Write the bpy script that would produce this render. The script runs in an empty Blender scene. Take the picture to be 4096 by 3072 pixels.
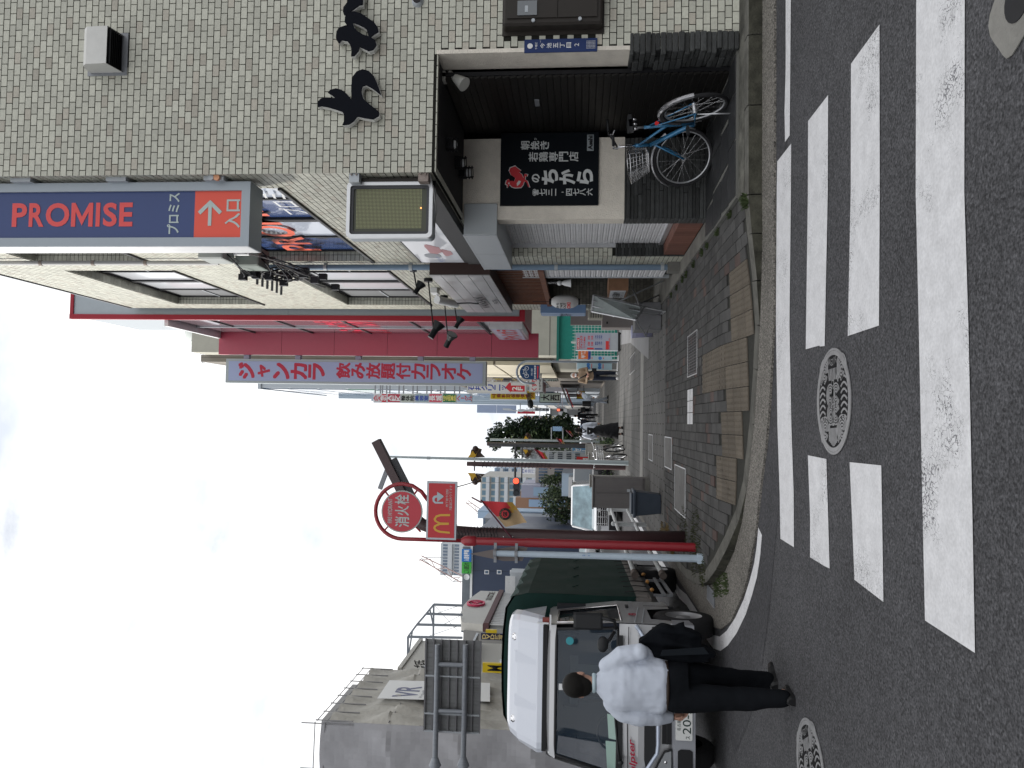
import bpy, math, random
from mathutils import Vector as V, Matrix
from mathutils.geometry import tessellate_polygon
random.seed(7)
S=bpy.context.scene; C=S.collection
PI=math.pi; R=math.radians
# ---------------------------------------------------------------- camera
H=1.64; FL=3200.0
AL,PS,RHO=R(4.8567),R(2.6851),0.0125
F=V((math.sin(PS)*math.cos(AL),math.cos(PS)*math.cos(AL),math.sin(AL)))
R0=V((math.cos(PS),-math.sin(PS),0)); U0=R0.cross(F)
RT=R0*math.cos(RHO)+U0*math.sin(RHO); UP=U0*math.cos(RHO)-R0*math.sin(RHO)
CP=V((0,0,H))
cd=bpy.data.cameras.new('camera'); cam=bpy.data.objects.new('camera',cd); C.objects.link(cam)
cd.sensor_width=36; cd.lens=FL/4096*36; cd.clip_start=.05; cd.clip_end=2000
mx=Matrix.Identity(4)
for i,a in enumerate((-UP,RT,-F)):
    for j in range(3): mx[j][i]=a[j]
mx.translation=CP; cam.matrix_world=mx
S.camera=cam
# ---------------------------------------------------------------- light: bright thin cloud, sun veiled on the left
SUN_EL,SUN_AZ=30.0,-72.0      # azimuth clockwise from +Y
w=bpy.data.worlds.new('World'); S.world=w; w.use_nodes=True
nt=w.node_tree; nt.nodes.clear()
def wn(t,**k):
    n=nt.nodes.new(t)
    for a,b in k.items(): setattr(n,a,b)
    return n
sky=wn('ShaderNodeTexSky',sky_type='NISHITA',sun_disc=False,sun_elevation=R(SUN_EL),sun_rotation=R(SUN_AZ),air_density=1.0,dust_density=1.5,ozone_density=1.0)
tc=wn('ShaderNodeTexCoord'); mp=wn('ShaderNodeMapping'); mp.inputs['Scale'].default_value=(1,1,2.2)
nz=wn('ShaderNodeTexNoise'); nz.inputs['Scale'].default_value=2.6; nz.inputs['Detail'].default_value=9; nz.inputs['Roughness'].default_value=.58; nz.inputs['Distortion'].default_value=.25
rp=wn('ShaderNodeValToRGB'); rp.color_ramp.elements[0].position=.22; rp.color_ramp.elements[1].position=.38
mixc=wn('ShaderNodeMix',data_type='RGBA'); bg=wn('ShaderNodeBackground'); out=wn('ShaderNodeOutputWorld')
nz2=wn('ShaderNodeTexNoise'); nz2.inputs['Scale'].default_value=5.5; nz2.inputs['Detail'].default_value=7
rp2=wn('ShaderNodeValToRGB'); rp2.color_ramp.elements[0].position=.30; rp2.color_ramp.elements[1].position=.54
rp2.color_ramp.elements[0].color=(6.5,7.0,7.7,1); rp2.color_ramp.elements[1].color=(10.5,10.5,10.5,1)
L=nt.links.new
L(tc.outputs['Generated'],mp.inputs[0]); L(mp.outputs[0],nz.inputs['Vector']); L(mp.outputs[0],nz2.inputs['Vector'])
L(nz.outputs['Fac'],rp.inputs[0]); L(nz2.outputs['Fac'],rp2.inputs[0])
L(rp.outputs[0],mixc.inputs[0]); L(sky.outputs[0],mixc.inputs[6]); L(rp2.outputs[0],mixc.inputs[7])
L(mixc.outputs[2],bg.inputs[0]); bg.inputs[1].default_value=.13; L(bg.outputs[0],out.inputs[0])
sl=bpy.data.lights.new('sun','SUN'); sl.energy=5.0; sl.angle=R(9); sl.color=(1,.965,.92)
so=bpy.data.objects.new('sun',sl); C.objects.link(so)
sd=V((math.sin(R(SUN_AZ))*math.cos(R(SUN_EL)),math.cos(R(SUN_AZ))*math.cos(R(SUN_EL)),math.sin(R(SUN_EL))))
so.rotation_euler=sd.to_track_quat('Z','Y').to_euler(); so.location=(-20,10,30)
S.view_settings.view_transform='Standard'; S.view_settings.look='None'; S.view_settings.exposure=0; S.view_settings.gamma=1; S.view_settings.use_curve_mapping=False
S.cycles.max_bounces=6; S.cycles.diffuse_bounces=3; S.cycles.glossy_bounces=3; S.cycles.transmission_bounces=4; S.cycles.transparent_max_bounces=8
# ---------------------------------------------------------------- measuring: photograph point -> point on a surface of the place
def ray(X,Y): return F+RT*((1536-Y)/FL)+UP*((2048-X)/FL)
def gz(X,Y,z=0.0): d=ray(X,Y); return CP+d*((z-H)/d.z)
def px(X,Y,x): d=ray(X,Y); return CP+d*(x/d.x)
def py(X,Y,y): d=ray(X,Y); return CP+d*(y/d.y)
def ry(y,X0,X1,Y0,Y1):            # rectangle on a wall facing us: x0,x1,z0,z1
    a=py((X0+X1)/2,Y1,y).x; b=py((X0+X1)/2,Y0,y).x
    c=py(X1,(Y0+Y1)/2,y).z; d=py(X0,(Y0+Y1)/2,y).z
    return a,b,c,d
# ---------------------------------------------------------------- mesh building
class MB:
    def __init__(s): s.v=[];s.f=[];s.m=[];s.s=[];s.r=[];s.cm=0;s.rn=.5
    def face(s,pts,smooth=False):
        n=len(s.v); s.v+= [tuple(p) for p in pts]; s.f.append(tuple(range(n,n+len(pts)))); s.m.append(s.cm); s.s.append(smooth); s.r.append(s.rn)
    def idx(s,base,fs,smooth=False):
        for f in fs: s.f.append(tuple(base+i for i in f)); s.m.append(s.cm); s.s.append(smooth); s.r.append(s.rn)
    def box(s,x0,x1,y0,y1,z0,z1,skip=()):
        if x0>x1:x0,x1=x1,x0
        if y0>y1:y0,y1=y1,y0
        if z0>z1:z0,z1=z1,z0
        b=len(s.v); s.v+=[(x0,y0,z0),(x1,y0,z0),(x1,y1,z0),(x0,y1,z0),(x0,y0,z1),(x1,y0,z1),(x1,y1,z1),(x0,y1,z1)]
        fs={'b':(0,3,2,1),'t':(4,5,6,7),'f':(0,1,5,4),'k':(2,3,7,6),'l':(3,0,4,7),'r':(1,2,6,5)}
        s.idx(b,[f for k,f in fs.items() if k not in skip]); return s
    def bx(s,c,dx,dy,dz): return s.box(c[0]-dx/2,c[0]+dx/2,c[1]-dy/2,c[1]+dy/2,c[2]-dz/2,c[2]+dz/2)
    def bev(s,x0,x1,y0,y1,z0,z1,b=.01):   # box with chamfered vertical+horizontal edges (cheap)
        n=len(s.v)
        def ring(z,i): return [(x0+i,y0,z),(x1-i,y0,z),(x1,y0+i,z),(x1,y1-i,z),(x1-i,y1,z),(x0+i,y1,z),(x0,y1-i,z),(x0,y0+i,z)]
        def rin(z): return [(x0+b,y0+b*.4,z),(x1-b,y0+b*.4,z),(x1-b*.4,y0+b,z),(x1-b*.4,y1-b,z),(x1-b,y1-b*.4,z),(x0+b,y1-b*.4,z),(x0+b*.4,y1-b,z),(x0+b*.4,y0+b,z)]
        rs=[rin(z0),ring(z0+b,b),ring(z1-b,b),rin(z1)]
        for r in rs: s.v+=r
        for k in range(3):
            for i in range(8): s.idx(n,[(k*8+i,k*8+(i+1)%8,(k+1)*8+(i+1)%8,(k+1)*8+i)])
        s.idx(n,[tuple(range(7,-1,-1)),tuple(24+i for i in range(8))]); return s
    def beam(s,p,q,w,h,up=V((0,0,1))):
        p,q=V(p),V(q); d=(q-p).normalized(); a=d.cross(up)
        if a.length<1e-4: a=d.cross(V((0,1,0)))
        a.normalize(); u=a.cross(d).normalized(); b=len(s.v)
        for e in (p,q):
            for i,j in ((-1,-1),(1,-1),(1,1),(-1,1)): s.v.append(tuple(e+a*i*w/2+u*j*h/2))
        s.idx(b,[(0,1,2,3),(7,6,5,4),(0,4,5,1),(1,5,6,2),(2,6,7,3),(3,7,4,0)]); return s
    def cyl(s,p,q,r,r2=None,n=12,caps=True):
        p,q=V(p),V(q); r2=r if r2 is None else r2
        d=(q-p).normalized(); a=d.orthogonal().normalized(); c=d.cross(a); b=len(s.v)
        for e,rr in ((p,r),(q,r2)):
            for i in range(n): t=2*PI*i/n; s.v.append(tuple(e+(a*math.cos(t)+c*math.sin(t))*rr))
        s.idx(b,[(i,(i+1)%n,n+(i+1)%n,n+i) for i in range(n)],True)
        if caps:
            s.face([s.v[b+i] for i in range(n-1,-1,-1)]); s.face([s.v[b+n+i] for i in range(n)])
        return s
    def tube(s,pts,r,n=6,closed=False,radii=None,caps=True):
        pts=[V(p) for p in pts]; m=len(pts); b=len(s.v); up=None
        for k,p in enumerate(pts):
            a=pts[(k-1)%m] if (k>0 or closed) else p; c=pts[(k+1)%m] if (k<m-1 or closed) else p
            d=(c-a)
            d=d.normalized() if d.length>1e-9 else V((0,0,1))
            if up is None: up=d.orthogonal().normalized()
            up=(up-d*up.dot(d)); up=up.normalized() if up.length>1e-6 else d.orthogonal().normalized()
            w=d.cross(up); rr=radii[k] if radii else r
            for i in range(n): t=2*PI*i/n; s.v.append(tuple(p+(up*math.cos(t)+w*math.sin(t))*rr))
        for k in range(m if closed else m-1):
            k2=(k+1)%m
            s.idx(b,[(k*n+i,k*n+(i+1)%n,k2*n+(i+1)%n,k2*n+i) for i in range(n)],True)
        if not closed and caps: s.idx(b,[tuple(range(n-1,-1,-1)),tuple((m-1)*n+i for i in range(n))])
        return s
    def lathe(s,c,prof,axis=V((0,0,1)),n=20,smooth=True):
        c=V(c); d=V(axis).normalized(); a=d.orthogonal().normalized(); e=d.cross(a); b=len(s.v)
        for r,h in prof:
            for i in range(n): t=2*PI*i/n; s.v.append(tuple(c+d*h+(a*math.cos(t)+e*math.sin(t))*r))
        for k in range(len(prof)-1):
            s.idx(b,[(k*n+i,k*n+(i+1)%n,(k+1)*n+(i+1)%n,(k+1)*n+i) for i in range(n)],smooth)
        return s
    def ball(s,c,r,n=12,m=8,sc=(1,1,1)):
        c=V(c); b=len(s.v)
        for j in range(m+1):
            t=PI*j/m
            for i in range(n): p=2*PI*i/n; s.v.append((c.x+r*sc[0]*math.sin(t)*math.cos(p),c.y+r*sc[1]*math.sin(t)*math.sin(p),c.z+r*sc[2]*math.cos(t)))
        s.idx(b,[(j*n+i,(j+1)*n+i,(j+1)*n+(i+1)%n,j*n+(i+1)%n) for j in range(m) for i in range(n)],True); return s
    def slab(s,loops,vec,cap=True):       # flat outline(s) (3-D points) given thickness along vec
        vec=V(vec); loops=[[V(p) for p in l] for l in loops]
        flat=[p for l in loops for p in l]; tri=tessellate_polygon(loops)
        b=len(s.v); s.v+=[tuple(p+vec) for p in flat]; nrm=vec
        for t in tri:
            a,bb,c=[flat[i] for i in t]
            if (bb-a).cross(c-a).dot(nrm)<0: t=t[::-1]
            s.idx(b,[tuple(t)])
            if cap: s.face([flat[i] for i in t[::-1]])
        if cap:
            for l in loops:
                for i in range(len(l)):
                    p,q=l[i],l[(i+1)%len(l)]; s.face([p,q,q+vec,p+vec])
        return s
    def build(s,name,mats,parent=None,loc=None,bevel=0):
        me=bpy.data.meshes.new(name)
        vs=s.v
        if loc is None and parent is None and vs:
            xs=[p[0] for p in vs];ys=[p[1] for p in vs];zs=[p[2] for p in vs]
            loc=V(((min(xs)+max(xs))/2,(min(ys)+max(ys))/2,min(zs)))
        if parent is not None and loc is None: loc=V(parent.get('_b',(0,0,0)))
        off=V(loc) if loc is not None else V((0,0,0))
        me.from_pydata([(p[0]-off.x,p[1]-off.y,p[2]-off.z) for p in vs],[],s.f)
        if not isinstance(mats,(list,tuple)): mats=[mats]
        for m in mats: me.materials.append(m)
        me.polygons.foreach_set('material_index',s.m); me.polygons.foreach_set('use_smooth',s.s)
        at=me.attributes.new('rnd','FLOAT','FACE'); at.data.foreach_set('value',s.r)
        me.update()
        o=bpy.data.objects.new(name,me); C.objects.link(o)
        if parent is None: o.location=off
        else: o.parent=parent
        if bevel:
            md=o.modifiers.new('bevel','BEVEL'); md.width=bevel; md.segments=2; md.limit_method='ANGLE'
        return o
def thing(name,label,cat,loc=(0,0,0),group=None,rz=0,local=False):
    o=bpy.data.objects.new(name,None); C.objects.link(o); o.location=loc; o.rotation_euler=(0,0,rz); o.empty_display_size=.1
    o['label']=label; o['category']=cat
    if group:o['group']=group
    if not local: o['_b']=[float(a) for a in loc]      # children are given in world coordinates
    return o
def tag(o,label=None,cat=None,group=None,kind=None):
    if label:o['label']=label
    if cat:o['category']=cat
    if group:o['group']=group
    if kind:o['kind']=kind
    return o
def copy_tree(o,parent=None):
    c=o.copy(); C.objects.link(c)
    if parent: c.parent=parent
    for ch in list(o.children): copy_tree(ch,c)
    return c
def share(name,mesh,parent,loc,rot=None):
    o=bpy.data.objects.new(name,mesh); C.objects.link(o); o.parent=parent
    b=V(parent.get('_b',(0,0,0))); o.location=V(loc)-b
    if rot: o.rotation_euler=rot
    return o
# ---------------------------------------------------------------- materials
MATS={}
def M(name,col,rough=.6,metal=0,var=0,vs=8,bump=0,bs=60,rnd=0,spec=.25,coat=0,emit=None,es=1,grime=0,trans=0,alpha=1,streak=0,detail=5,ior=None):
    if name in MATS: return MATS[name]
    m=bpy.data.materials.new(name); m.use_nodes=True; t=m.node_tree; b=t.nodes['Principled BSDF']; N=t.nodes.new; K=t.links.new
    b.inputs['Base Color'].default_value=(*col,1); b.inputs['Roughness'].default_value=rough; b.inputs['Metallic'].default_value=metal
    b.inputs['Specular IOR Level'].default_value=spec; b.inputs['Coat Weight'].default_value=coat
    if ior: b.inputs['IOR'].default_value=ior
    if trans: b.inputs['Transmission Weight'].default_value=trans
    if alpha<1: b.inputs['Alpha'].default_value=alpha
    if emit: b.inputs['Emission Color'].default_value=(*emit,1); b.inputs['Emission Strength'].default_value=es
    tc=None
    def coord():
        nonlocal tc
        if tc is None: tc=N('ShaderNodeTexCoord')
        return tc.outputs['Object']
    cur=None
    def mulf(src,fac_out):     # multiply colour by a factor socket
        x=N('ShaderNodeVectorMath'); x.operation='SCALE'
        if src is None: x.inputs[0].default_value=col
        else: K(src,x.inputs[0])
        K(fac_out,x.inputs['Scale']); return x.outputs[0]
    def remap(o,a,b2,c,d):
        x=N('ShaderNodeMapRange'); x.inputs[1].default_value=a;x.inputs[2].default_value=b2;x.inputs[3].default_value=c;x.inputs[4].default_value=d; K(o,x.inputs[0]); return x.outputs[0]
    if rnd:
        a=N('ShaderNodeAttribute'); a.attribute_name='rnd'; cur=mulf(cur,remap(a.outputs['Fac'],0,1,1-rnd,1+rnd))
    if var:
        n=N('ShaderNodeTexNoise'); n.inputs['Scale'].default_value=vs; n.inputs['Detail'].default_value=detail; n.inputs['Roughness'].default_value=.65; K(coord(),n.inputs['Vector'])
        cur=mulf(cur,remap(n.outputs['Fac'],.3,.7,1-var,1+var))
        rr=N('ShaderNodeMath'); rr.operation='MULTIPLY_ADD'; K(n.outputs['Fac'],rr.inputs[0]); rr.inputs[1].default_value=.25; rr.inputs[2].default_value=max(0,rough-.12); K(rr.outputs[0],b.inputs['Roughness'])
    if grime:
        n=N('ShaderNodeTexNoise'); n.inputs['Scale'].default_value=1.3; n.inputs['Detail'].default_value=8; n.inputs['Roughness'].default_value=.7; K(coord(),n.inputs['Vector'])
        cur=mulf(cur,remap(n.outputs['Fac'],.42,.72,1,1-grime))
    if streak:
        mp=N('ShaderNodeMapping'); mp.inputs['Scale'].default_value=(9,9,.5); K(coord(),mp.inputs[0])
        n=N('ShaderNodeTexNoise'); n.inputs['Scale'].default_value=1.5; n.inputs['Detail'].default_value=6; K(mp.outputs[0],n.inputs['Vector'])
        cur=mulf(cur,remap(n.outputs['Fac'],.45,.75,1,1-streak))
    if cur is not None: K(cur,b.inputs['Base Color'])
    if bump:
        n=N('ShaderNodeTexNoise'); n.inputs['Scale'].default_value=bs; n.inputs['Detail'].default_value=4; K(coord(),n.inputs['Vector'])
        bp=N('ShaderNodeBump'); bp.inputs['Strength'].default_value=bump; bp.inputs['Distance'].default_value=.01; K(n.outputs['Fac'],bp.inputs['Height']); K(bp.outputs[0],b.inputs['Normal'])
    MATS[name]=m; return m
def asphalt_mat(name,col,agg=.35):
    m=M(name,col,.85,spec=.2); t=m.node_tree; b=t.nodes['Principled BSDF']; N=t.nodes.new; K=t.links.new
    tc=N('ShaderNodeTexCoord')
    n1=N('ShaderNodeTexNoise'); n1.inputs['Scale'].default_value=75; n1.inputs['Detail'].default_value=3; K(tc.outputs['Object'],n1.inputs['Vector'])
    n2=N('ShaderNodeTexNoise'); n2.inputs['Scale'].default_value=.9; n2.inputs['Detail'].default_value=7; n2.inputs['Roughness'].default_value=.65; K(tc.outputs['Object'],n2.inputs['Vector'])
    vo=N('ShaderNodeTexVoronoi'); vo.inputs['Scale'].default_value=60; K(tc.outputs['Object'],vo.inputs['Vector'])
    n3=N('ShaderNodeTexNoise'); n3.inputs['Scale'].default_value=22; n3.inputs['Detail'].default_value=5; K(tc.outputs['Object'],n3.inputs['Vector'])
    def rm(o,a,b2,c,d):
        x=N('ShaderNodeMapRange'); x.inputs[1].default_value=a;x.inputs[2].default_value=b2;x.inputs[3].default_value=c;x.inputs[4].default_value=d; K(o,x.inputs[0]); return x.outputs[0]
    def mul(a,b2):
        x=N('ShaderNodeMath'); x.operation='MULTIPLY'; K(a,x.inputs[0]); K(b2,x.inputs[1]); return x.outputs[0]
    f=mul(mul(rm(n1.outputs['Fac'],.3,.7,1-agg,1+agg),rm(n2.outputs['Fac'],.3,.7,.82,1.18)),mul(rm(n3.outputs['Fac'],.3,.7,.88,1.12),rm(vo.outputs['Color'],.1,1,.68,1.5)))
    x=N('ShaderNodeVectorMath'); x.operation='SCALE'; x.inputs[0].default_value=col; K(f,x.inputs['Scale']); K(x.outputs[0],b.inputs['Base Color'])
    bp=N('ShaderNodeBump'); bp.inputs['Strength'].default_value=.6; bp.inputs['Distance'].default_value=.004; K(vo.outputs['Distance'],bp.inputs['Height']); K(bp.outputs[0],b.inputs['Normal'])
    return m
def paint_mat(name,worn):        # road paint, worn through to the asphalt in places
    m=M(name,(.62,.62,.63),.6); t=m.node_tree; b=t.nodes['Principled BSDF']; N=t.nodes.new; K=t.links.new
    tc=N('ShaderNodeTexCoord')
    vo=N('ShaderNodeTexVoronoi'); vo.feature='DISTANCE_TO_EDGE'; vo.inputs['Scale'].default_value=26
    nd=N('ShaderNodeTexNoise'); nd.inputs['Scale'].default_value=9; nd.inputs['Detail'].default_value=6; K(tc.outputs['Object'],nd.inputs['Vector'])
    ad=N('ShaderNodeVectorMath'); ad.operation='MULTIPLY_ADD'; K(nd.outputs['Color'],ad.inputs[0]); ad.inputs[1].default_value=(.25,.25,.25); K(tc.outputs['Object'],ad.inputs[2]); K(ad.outputs[0],vo.inputs['Vector'])
    n=N('ShaderNodeTexNoise'); n.inputs['Scale'].default_value=1.7; n.inputs['Detail'].default_value=5; K(tc.outputs['Object'],n.inputs['Vector'])
    g=N('ShaderNodeMapRange'); g.inputs[1].default_value=.52; g.inputs[2].default_value=.68; g.inputs[3].default_value=0; g.inputs[4].default_value=worn; K(n.outputs['Fac'],g.inputs[0])
    lt=N('ShaderNodeMath'); lt.operation='LESS_THAN'; K(vo.outputs['Distance'],lt.inputs[0]); K(g.outputs[0],lt.inputs[1])
    n4=N('ShaderNodeTexNoise'); n4.inputs['Scale'].default_value=60; n4.inputs['Detail'].default_value=4; K(tc.outputs['Object'],n4.inputs['Vector'])
    r4=N('ShaderNodeMapRange'); r4.inputs[1].default_value=.3; r4.inputs[2].default_value=.7; r4.inputs[3].default_value=.88; r4.inputs[4].default_value=1.08; K(n4.outputs['Fac'],r4.inputs[0])
    r5=N('ShaderNodeMapRange'); r5.inputs[1].default_value=.3; r5.inputs[2].default_value=.7; r5.inputs[3].default_value=.9; r5.inputs[4].default_value=1.06; K(nd.outputs['Fac'],r5.inputs[0])
    mm=N('ShaderNodeMath'); mm.operation='MULTIPLY'; K(r4.outputs[0],mm.inputs[0]); K(r5.outputs[0],mm.inputs[1])
    sc=N('ShaderNodeVectorMath'); sc.operation='SCALE'; sc.inputs[0].default_value=(.60,.60,.615); K(mm.outputs[0],sc.inputs['Scale'])
    mx=N('ShaderNodeMix'); mx.data_type='RGBA'; K(lt.outputs[0],mx.inputs[0]); K(sc.outputs[0],mx.inputs[6]); mx.inputs[7].default_value=(.12,.12,.13,1); K(mx.outputs[2],b.inputs['Base Color'])
    return m
# ---------------------------------------------------------------- lettering
_tc={}
def glyphs(body,bold=0,res=3):
    k=(body,bold,res)
    if k in _tc: return _tc[k]
    c=bpy.data.curves.new('tmp','FONT'); c.body=body; c.offset=bold; c.resolution_u=res; c.fill_mode='BOTH'
    o=bpy.data.objects.new('tmp',c); C.objects.link(o)
    dg=bpy.context.evaluated_depsgraph_get(); me=bpy.data.meshes.new_from_object(o.evaluated_get(dg))
    vs=[(p.co.x,p.co.y) for p in me.vertices]; fs=[tuple(p.vertices) for p in me.polygons]
    bpy.data.objects.remove(o); bpy.data.curves.remove(c); bpy.data.meshes.remove(me)
    if not vs: vs=[(0,0),(1,0),(1,1)]; fs=[]
    x0=min(a for a,b in vs);x1=max(a for a,b in vs);y0=min(b for a,b in vs);y1=max(b for a,b in vs)
    vs=[((a-x0)/max(1e-6,x1-x0),(b-y0)/max(1e-6,y1-y0)) for a,b in vs]
    _tc[k]=(vs,fs,(x1-x0)/max(1e-6,(y1-y0))); return _tc[k]
def put(mb,body,o,r,u,w,h,bold=0,off=.003,res=3,italic=0,fat=0):
    if fat:      # heavier strokes: the same letters again, a little to each side
        o=V(o); r=V(r); u=V(u); f=fat*min(w/max(1,len(body)),h)
        for k,(i,j) in enumerate(((-1,-1),(1,-1),(1,1),(-1,1),(0,-1),(0,1),(1,0),(-1,0),(0,0))): put(mb,body,o+r*(f+i*f)+u*(f+j*f),r,u,w-2*f,h-2*f,0,off+.0002*k,res,italic)
        return
    """letters filling the rectangle o + r*w + u*h"""
    o,r,u=V(o),V(r),V(u); n=r.cross(u); vs,fs,_=glyphs(body,bold,res); b=len(mb.v)
    for a,c in vs: mb.v.append(tuple(o+r*(a*w+italic*c*h)+u*(c*h)+n*off))
    mb.idx(b,fs)
def put_col(mb,chars,o,r,u,w,h,bold=0,off=.003,gap=.08,res=2,fat=0):
    """upright letters one under another, filling the rectangle"""
    o,r,u=V(o),V(r),V(u); n=len(chars); ch=h/n
    for i,c in enumerate(chars):
        if c in ' \u3000': continue
        hh=ch*(1-gap); ww=w
        if c in 'ャュョッ': hh*=.75; ww*=.75
        if c=='‐': put(mb,'|',o+r*(w*.46)+u*(h-ch*(i+.65)),r,u,w*.08,ch*.3,0,off,res); continue
        if c=='ー': put(mb,'|',o+r*(w*.42)+u*(h-ch*(i+1)+ch*gap/2),r,u,w*.16,hh,bold,off,res); continue
        if c=='一': put(mb,c,o+u*(h-ch*(i+.55)),r,u,ww,hh*.14,bold,off,res); continue
        put(mb,c,o+r*((w-ww)/2)+u*(h-ch*(i+1)+(ch-hh)/2),r,u,ww,hh,bold,off,res,0,fat)
XR,ZU,YN=V((1,0,0)),V((0,0,1)),V((0,-1,0))
def sign_box(mb,y,X0,X1,Y0,Y1,depth,back=True):
    a,b,c,d=ry(y,X0,X1,Y0,Y1); mb.box(a,b,y,y+depth,c,d); return a,b,c,d
# common materials
white=M('white_paint',(.72,.73,.74),.45,var=.05,grime=.12)
black=M('black_paint',(.012,.012,.014),.45)
darkgrey=M('dark_grey_metal',(.06,.062,.068),.45,var=.1)
grey=M('grey_metal',(.24,.25,.27),.45,metal=.2,var=.06)
lgrey=M('light_grey_metal',(.42,.45,.48),.42,metal=.15,var=.04,grime=.08)
alu=M('aluminium',(.55,.56,.58),.35,metal=.8,var=.08)
chrome=M('chrome',(.75,.75,.77),.15,metal=1)
red=M('sign_red',(.62,.05,.05),.5)
rubber=M('rubber',(.018,.018,.02),.75,var=.15,vs=30)
conc=M('concrete',(.21,.205,.19),.9,var=.18,vs=6,bump=.5,bs=80,grime=.4)
glass=M('window_glass',(.05,.06,.07),.06,spec=.9,coat=.6)
glassb=M('blue_window_glass',(.05,.09,.15),.08,spec=.9,coat=.5)
# ================================================================ GROUND
asph=asphalt_mat('asphalt',(.056,.056,.060),.6); asph2=asphalt_mat('asphalt_patch',(.046,.046,.050),.25)
agg=asphalt_mat('aggregate_concrete',(.13,.122,.11),.75)
g=MB(); 
for i in range(-6,7):
    for j in range(-2,12): g.face([(i*60-30,j*60-30,0),(i*60+30,j*60-30,0),(i*60+30,j*60+30,0),(i*60-30,j*60+30,0)])
tag(g.build('road',asph,loc=(0,0,0)),kind='structure')
# kerb line of the corner, with its height (low at the crossing)
KP=[(6.2,7.26,.16),(4.2,7.26,.16),(2.9,7.27,.16),(2.08,7.27,.155),(1.72,7.25,.13),(1.3,7.29,.075),(.9,7.34,.04),(.5,7.43,.03),(0,7.58,.03),(-.6,7.88,.035),(-.96,8.12,.07),(-1.3,8.5,.12),(-1.6,9.02,.14),(-1.85,9.62,.14),(-2.02,10.3,.14),(-2.16,11.4,.14),(-2.2,13,.14),(-2.22,16,.14),(-2.22,22,.14),(-2.25,32,.14),(-2.3,70,.14)]
AP=[(6.2,6.86),(4.2,6.86),(2.9,6.86),(1.9,6.86),(1.5,6.86),(.85,6.88),(.5,6.95),(.2,7.02),(-.15,7.14),(-.67,7.42),(-.98,7.55),(-1.35,7.82),(-1.62,8.06),(-2.08,8.75),(-2.31,9.34),(-2.42,9.9),(-2.48,10.9),(-2.5,13.3),(-2.5,20),(-2.52,32),(-2.55,70)]
def kd(x,y):
    best=(1e9,0,0)
    for (a,b,h),(c,d,k) in zip(KP,KP[1:]):
        dx,dy=c-a,d-b; t=max(0,min(1,((x-a)*dx+(y-b)*dy)/(dx*dx+dy*dy))); qx,qy=a+dx*t,b+dy*t
        dd=math.hypot(x-qx,y-qy); side=dx*(y-b)-dy*(x-a)
        if dd<best[0]: best=(dd,h+(k-h)*t,side)
    return best
def zs(x,y):
    d,k,_=kd(x,y); t=min(1,d/1.45); t=t*t*(3-2*t); return k+(.15-k)*t
def inside(x,y,m=0): d,_,s=kd(x,y); return s<0 and d>m
def pol(mb,pts,z): mb.slab([[(a,b,z) for a,b in pts]],(0,0,.0001),cap=False)
# gutter apron of exposed aggregate
g=MB(); P1=AP; P2=[(a,b) for a,b,_ in KP]
for i in range(len(AP)-1):
    g.face([(*AP[i],.0),(*AP[i+1],.0),(*AP[i+1],.022),(*AP[i],.022)]); g.face([(*AP[i],.022),(*AP[i+1],.022),(*P2[i+1],.03),(*P2[i],.03)])
tag(g.build('gutter',agg,loc=(0,0,0)),kind='structure')
# kerb stones
kst=bpy.data.objects.new('kerb',None); C.objects.link(kst); kst['kind']='structure'; kst['_b']=[0,0,0]
kmat=M('kerb_stone',(.115,.112,.10),.92,var=.3,vs=7,bump=.7,bs=90,grime=.55); moss=M('mossy_kerb_face',(.045,.044,.034),.95,var=.6,vs=6,bump=.8,bs=60)
acc=[];tot=0
for (a,b,h),(c,d,k) in zip(KP,KP[1:]):
    l=math.hypot(c-a,d-b); n=max(1,round(l/.6)) if b<16 else max(1,round(l/2.4))
    for i in range(n):
        t0,t1=i/n,(i+1)/n; nx,ny=-(d-b)/l,(c-a)/l; nx,ny=-nx,-ny
        if (nx*0+ny*1)<0 and abs(ny)>.3: nx,ny=-nx,-ny
        if abs(ny)<=.3 and nx<0: nx,ny=-nx,-ny
        m=MB(); m.rn=random.random(); e=.006/l
        p=[(a+(c-a)*(t0+e),b+(d-b)*(t0+e),h+(k-h)*t0),(a+(c-a)*(t1-e),b+(d-b)*(t1-e),h+(k-h)*t1)]
        W=.15; bt=.025; o=[]
        (x0,y0,z0),(x1,y1,z1)=p
        z0=max(z0,.04)+random.uniform(-.003,.003); z1=max(z1,.04)
        A=[(x0,y0,0),(x1,y1,0),(x1+nx*.012,y1+ny*.012,z1-bt*.4),(x0+nx*.012,y0+ny*.012,z0-bt*.4)]
        m.cm=1; m.face(A); m.cm=0
        B=[(x0+nx*.035,y0+ny*.035,z0),(x1+nx*.035,y1+ny*.035,z1)]
        Q=[(x0+nx*W,y0+ny*W,z0),(x1+nx*W,y1+ny*W,z1)]
        m.face([A[3],A[2],B[1],B[0]]); m.face([B[0],B[1],Q[1],Q[0]]); m.face([Q[0],Q[1],(*Q[1][:2],0),(*Q[0][:2],0)])
        m.face([A[0],A[3],B[0],Q[0],(*Q[0][:2],0)]); m.face([A[1],(*Q[1][:2],0),Q[1],B[1],A[2]])
        m.build('kerb_stone',[kmat,moss],kst)
# sidewalk bedding under the pavers
g=MB(); q=.12
x=-2.3
while x<3.7:
    y=7.2
    while y<14.2:
        if inside(x+q/2,y+q/2,.06): 
            g.face([(a,b,zs(a,b)-.014) for a,b in ((x,y),(x+q,y),(x+q,y+q),(x,y+q))])
        y+=q
    x+=q
tag(g.build('sidewalk_bed',M('joint_sand',(.03,.03,.026),.95,var=.3,vs=20),loc=(0,0,0)),kind='structure')
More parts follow.
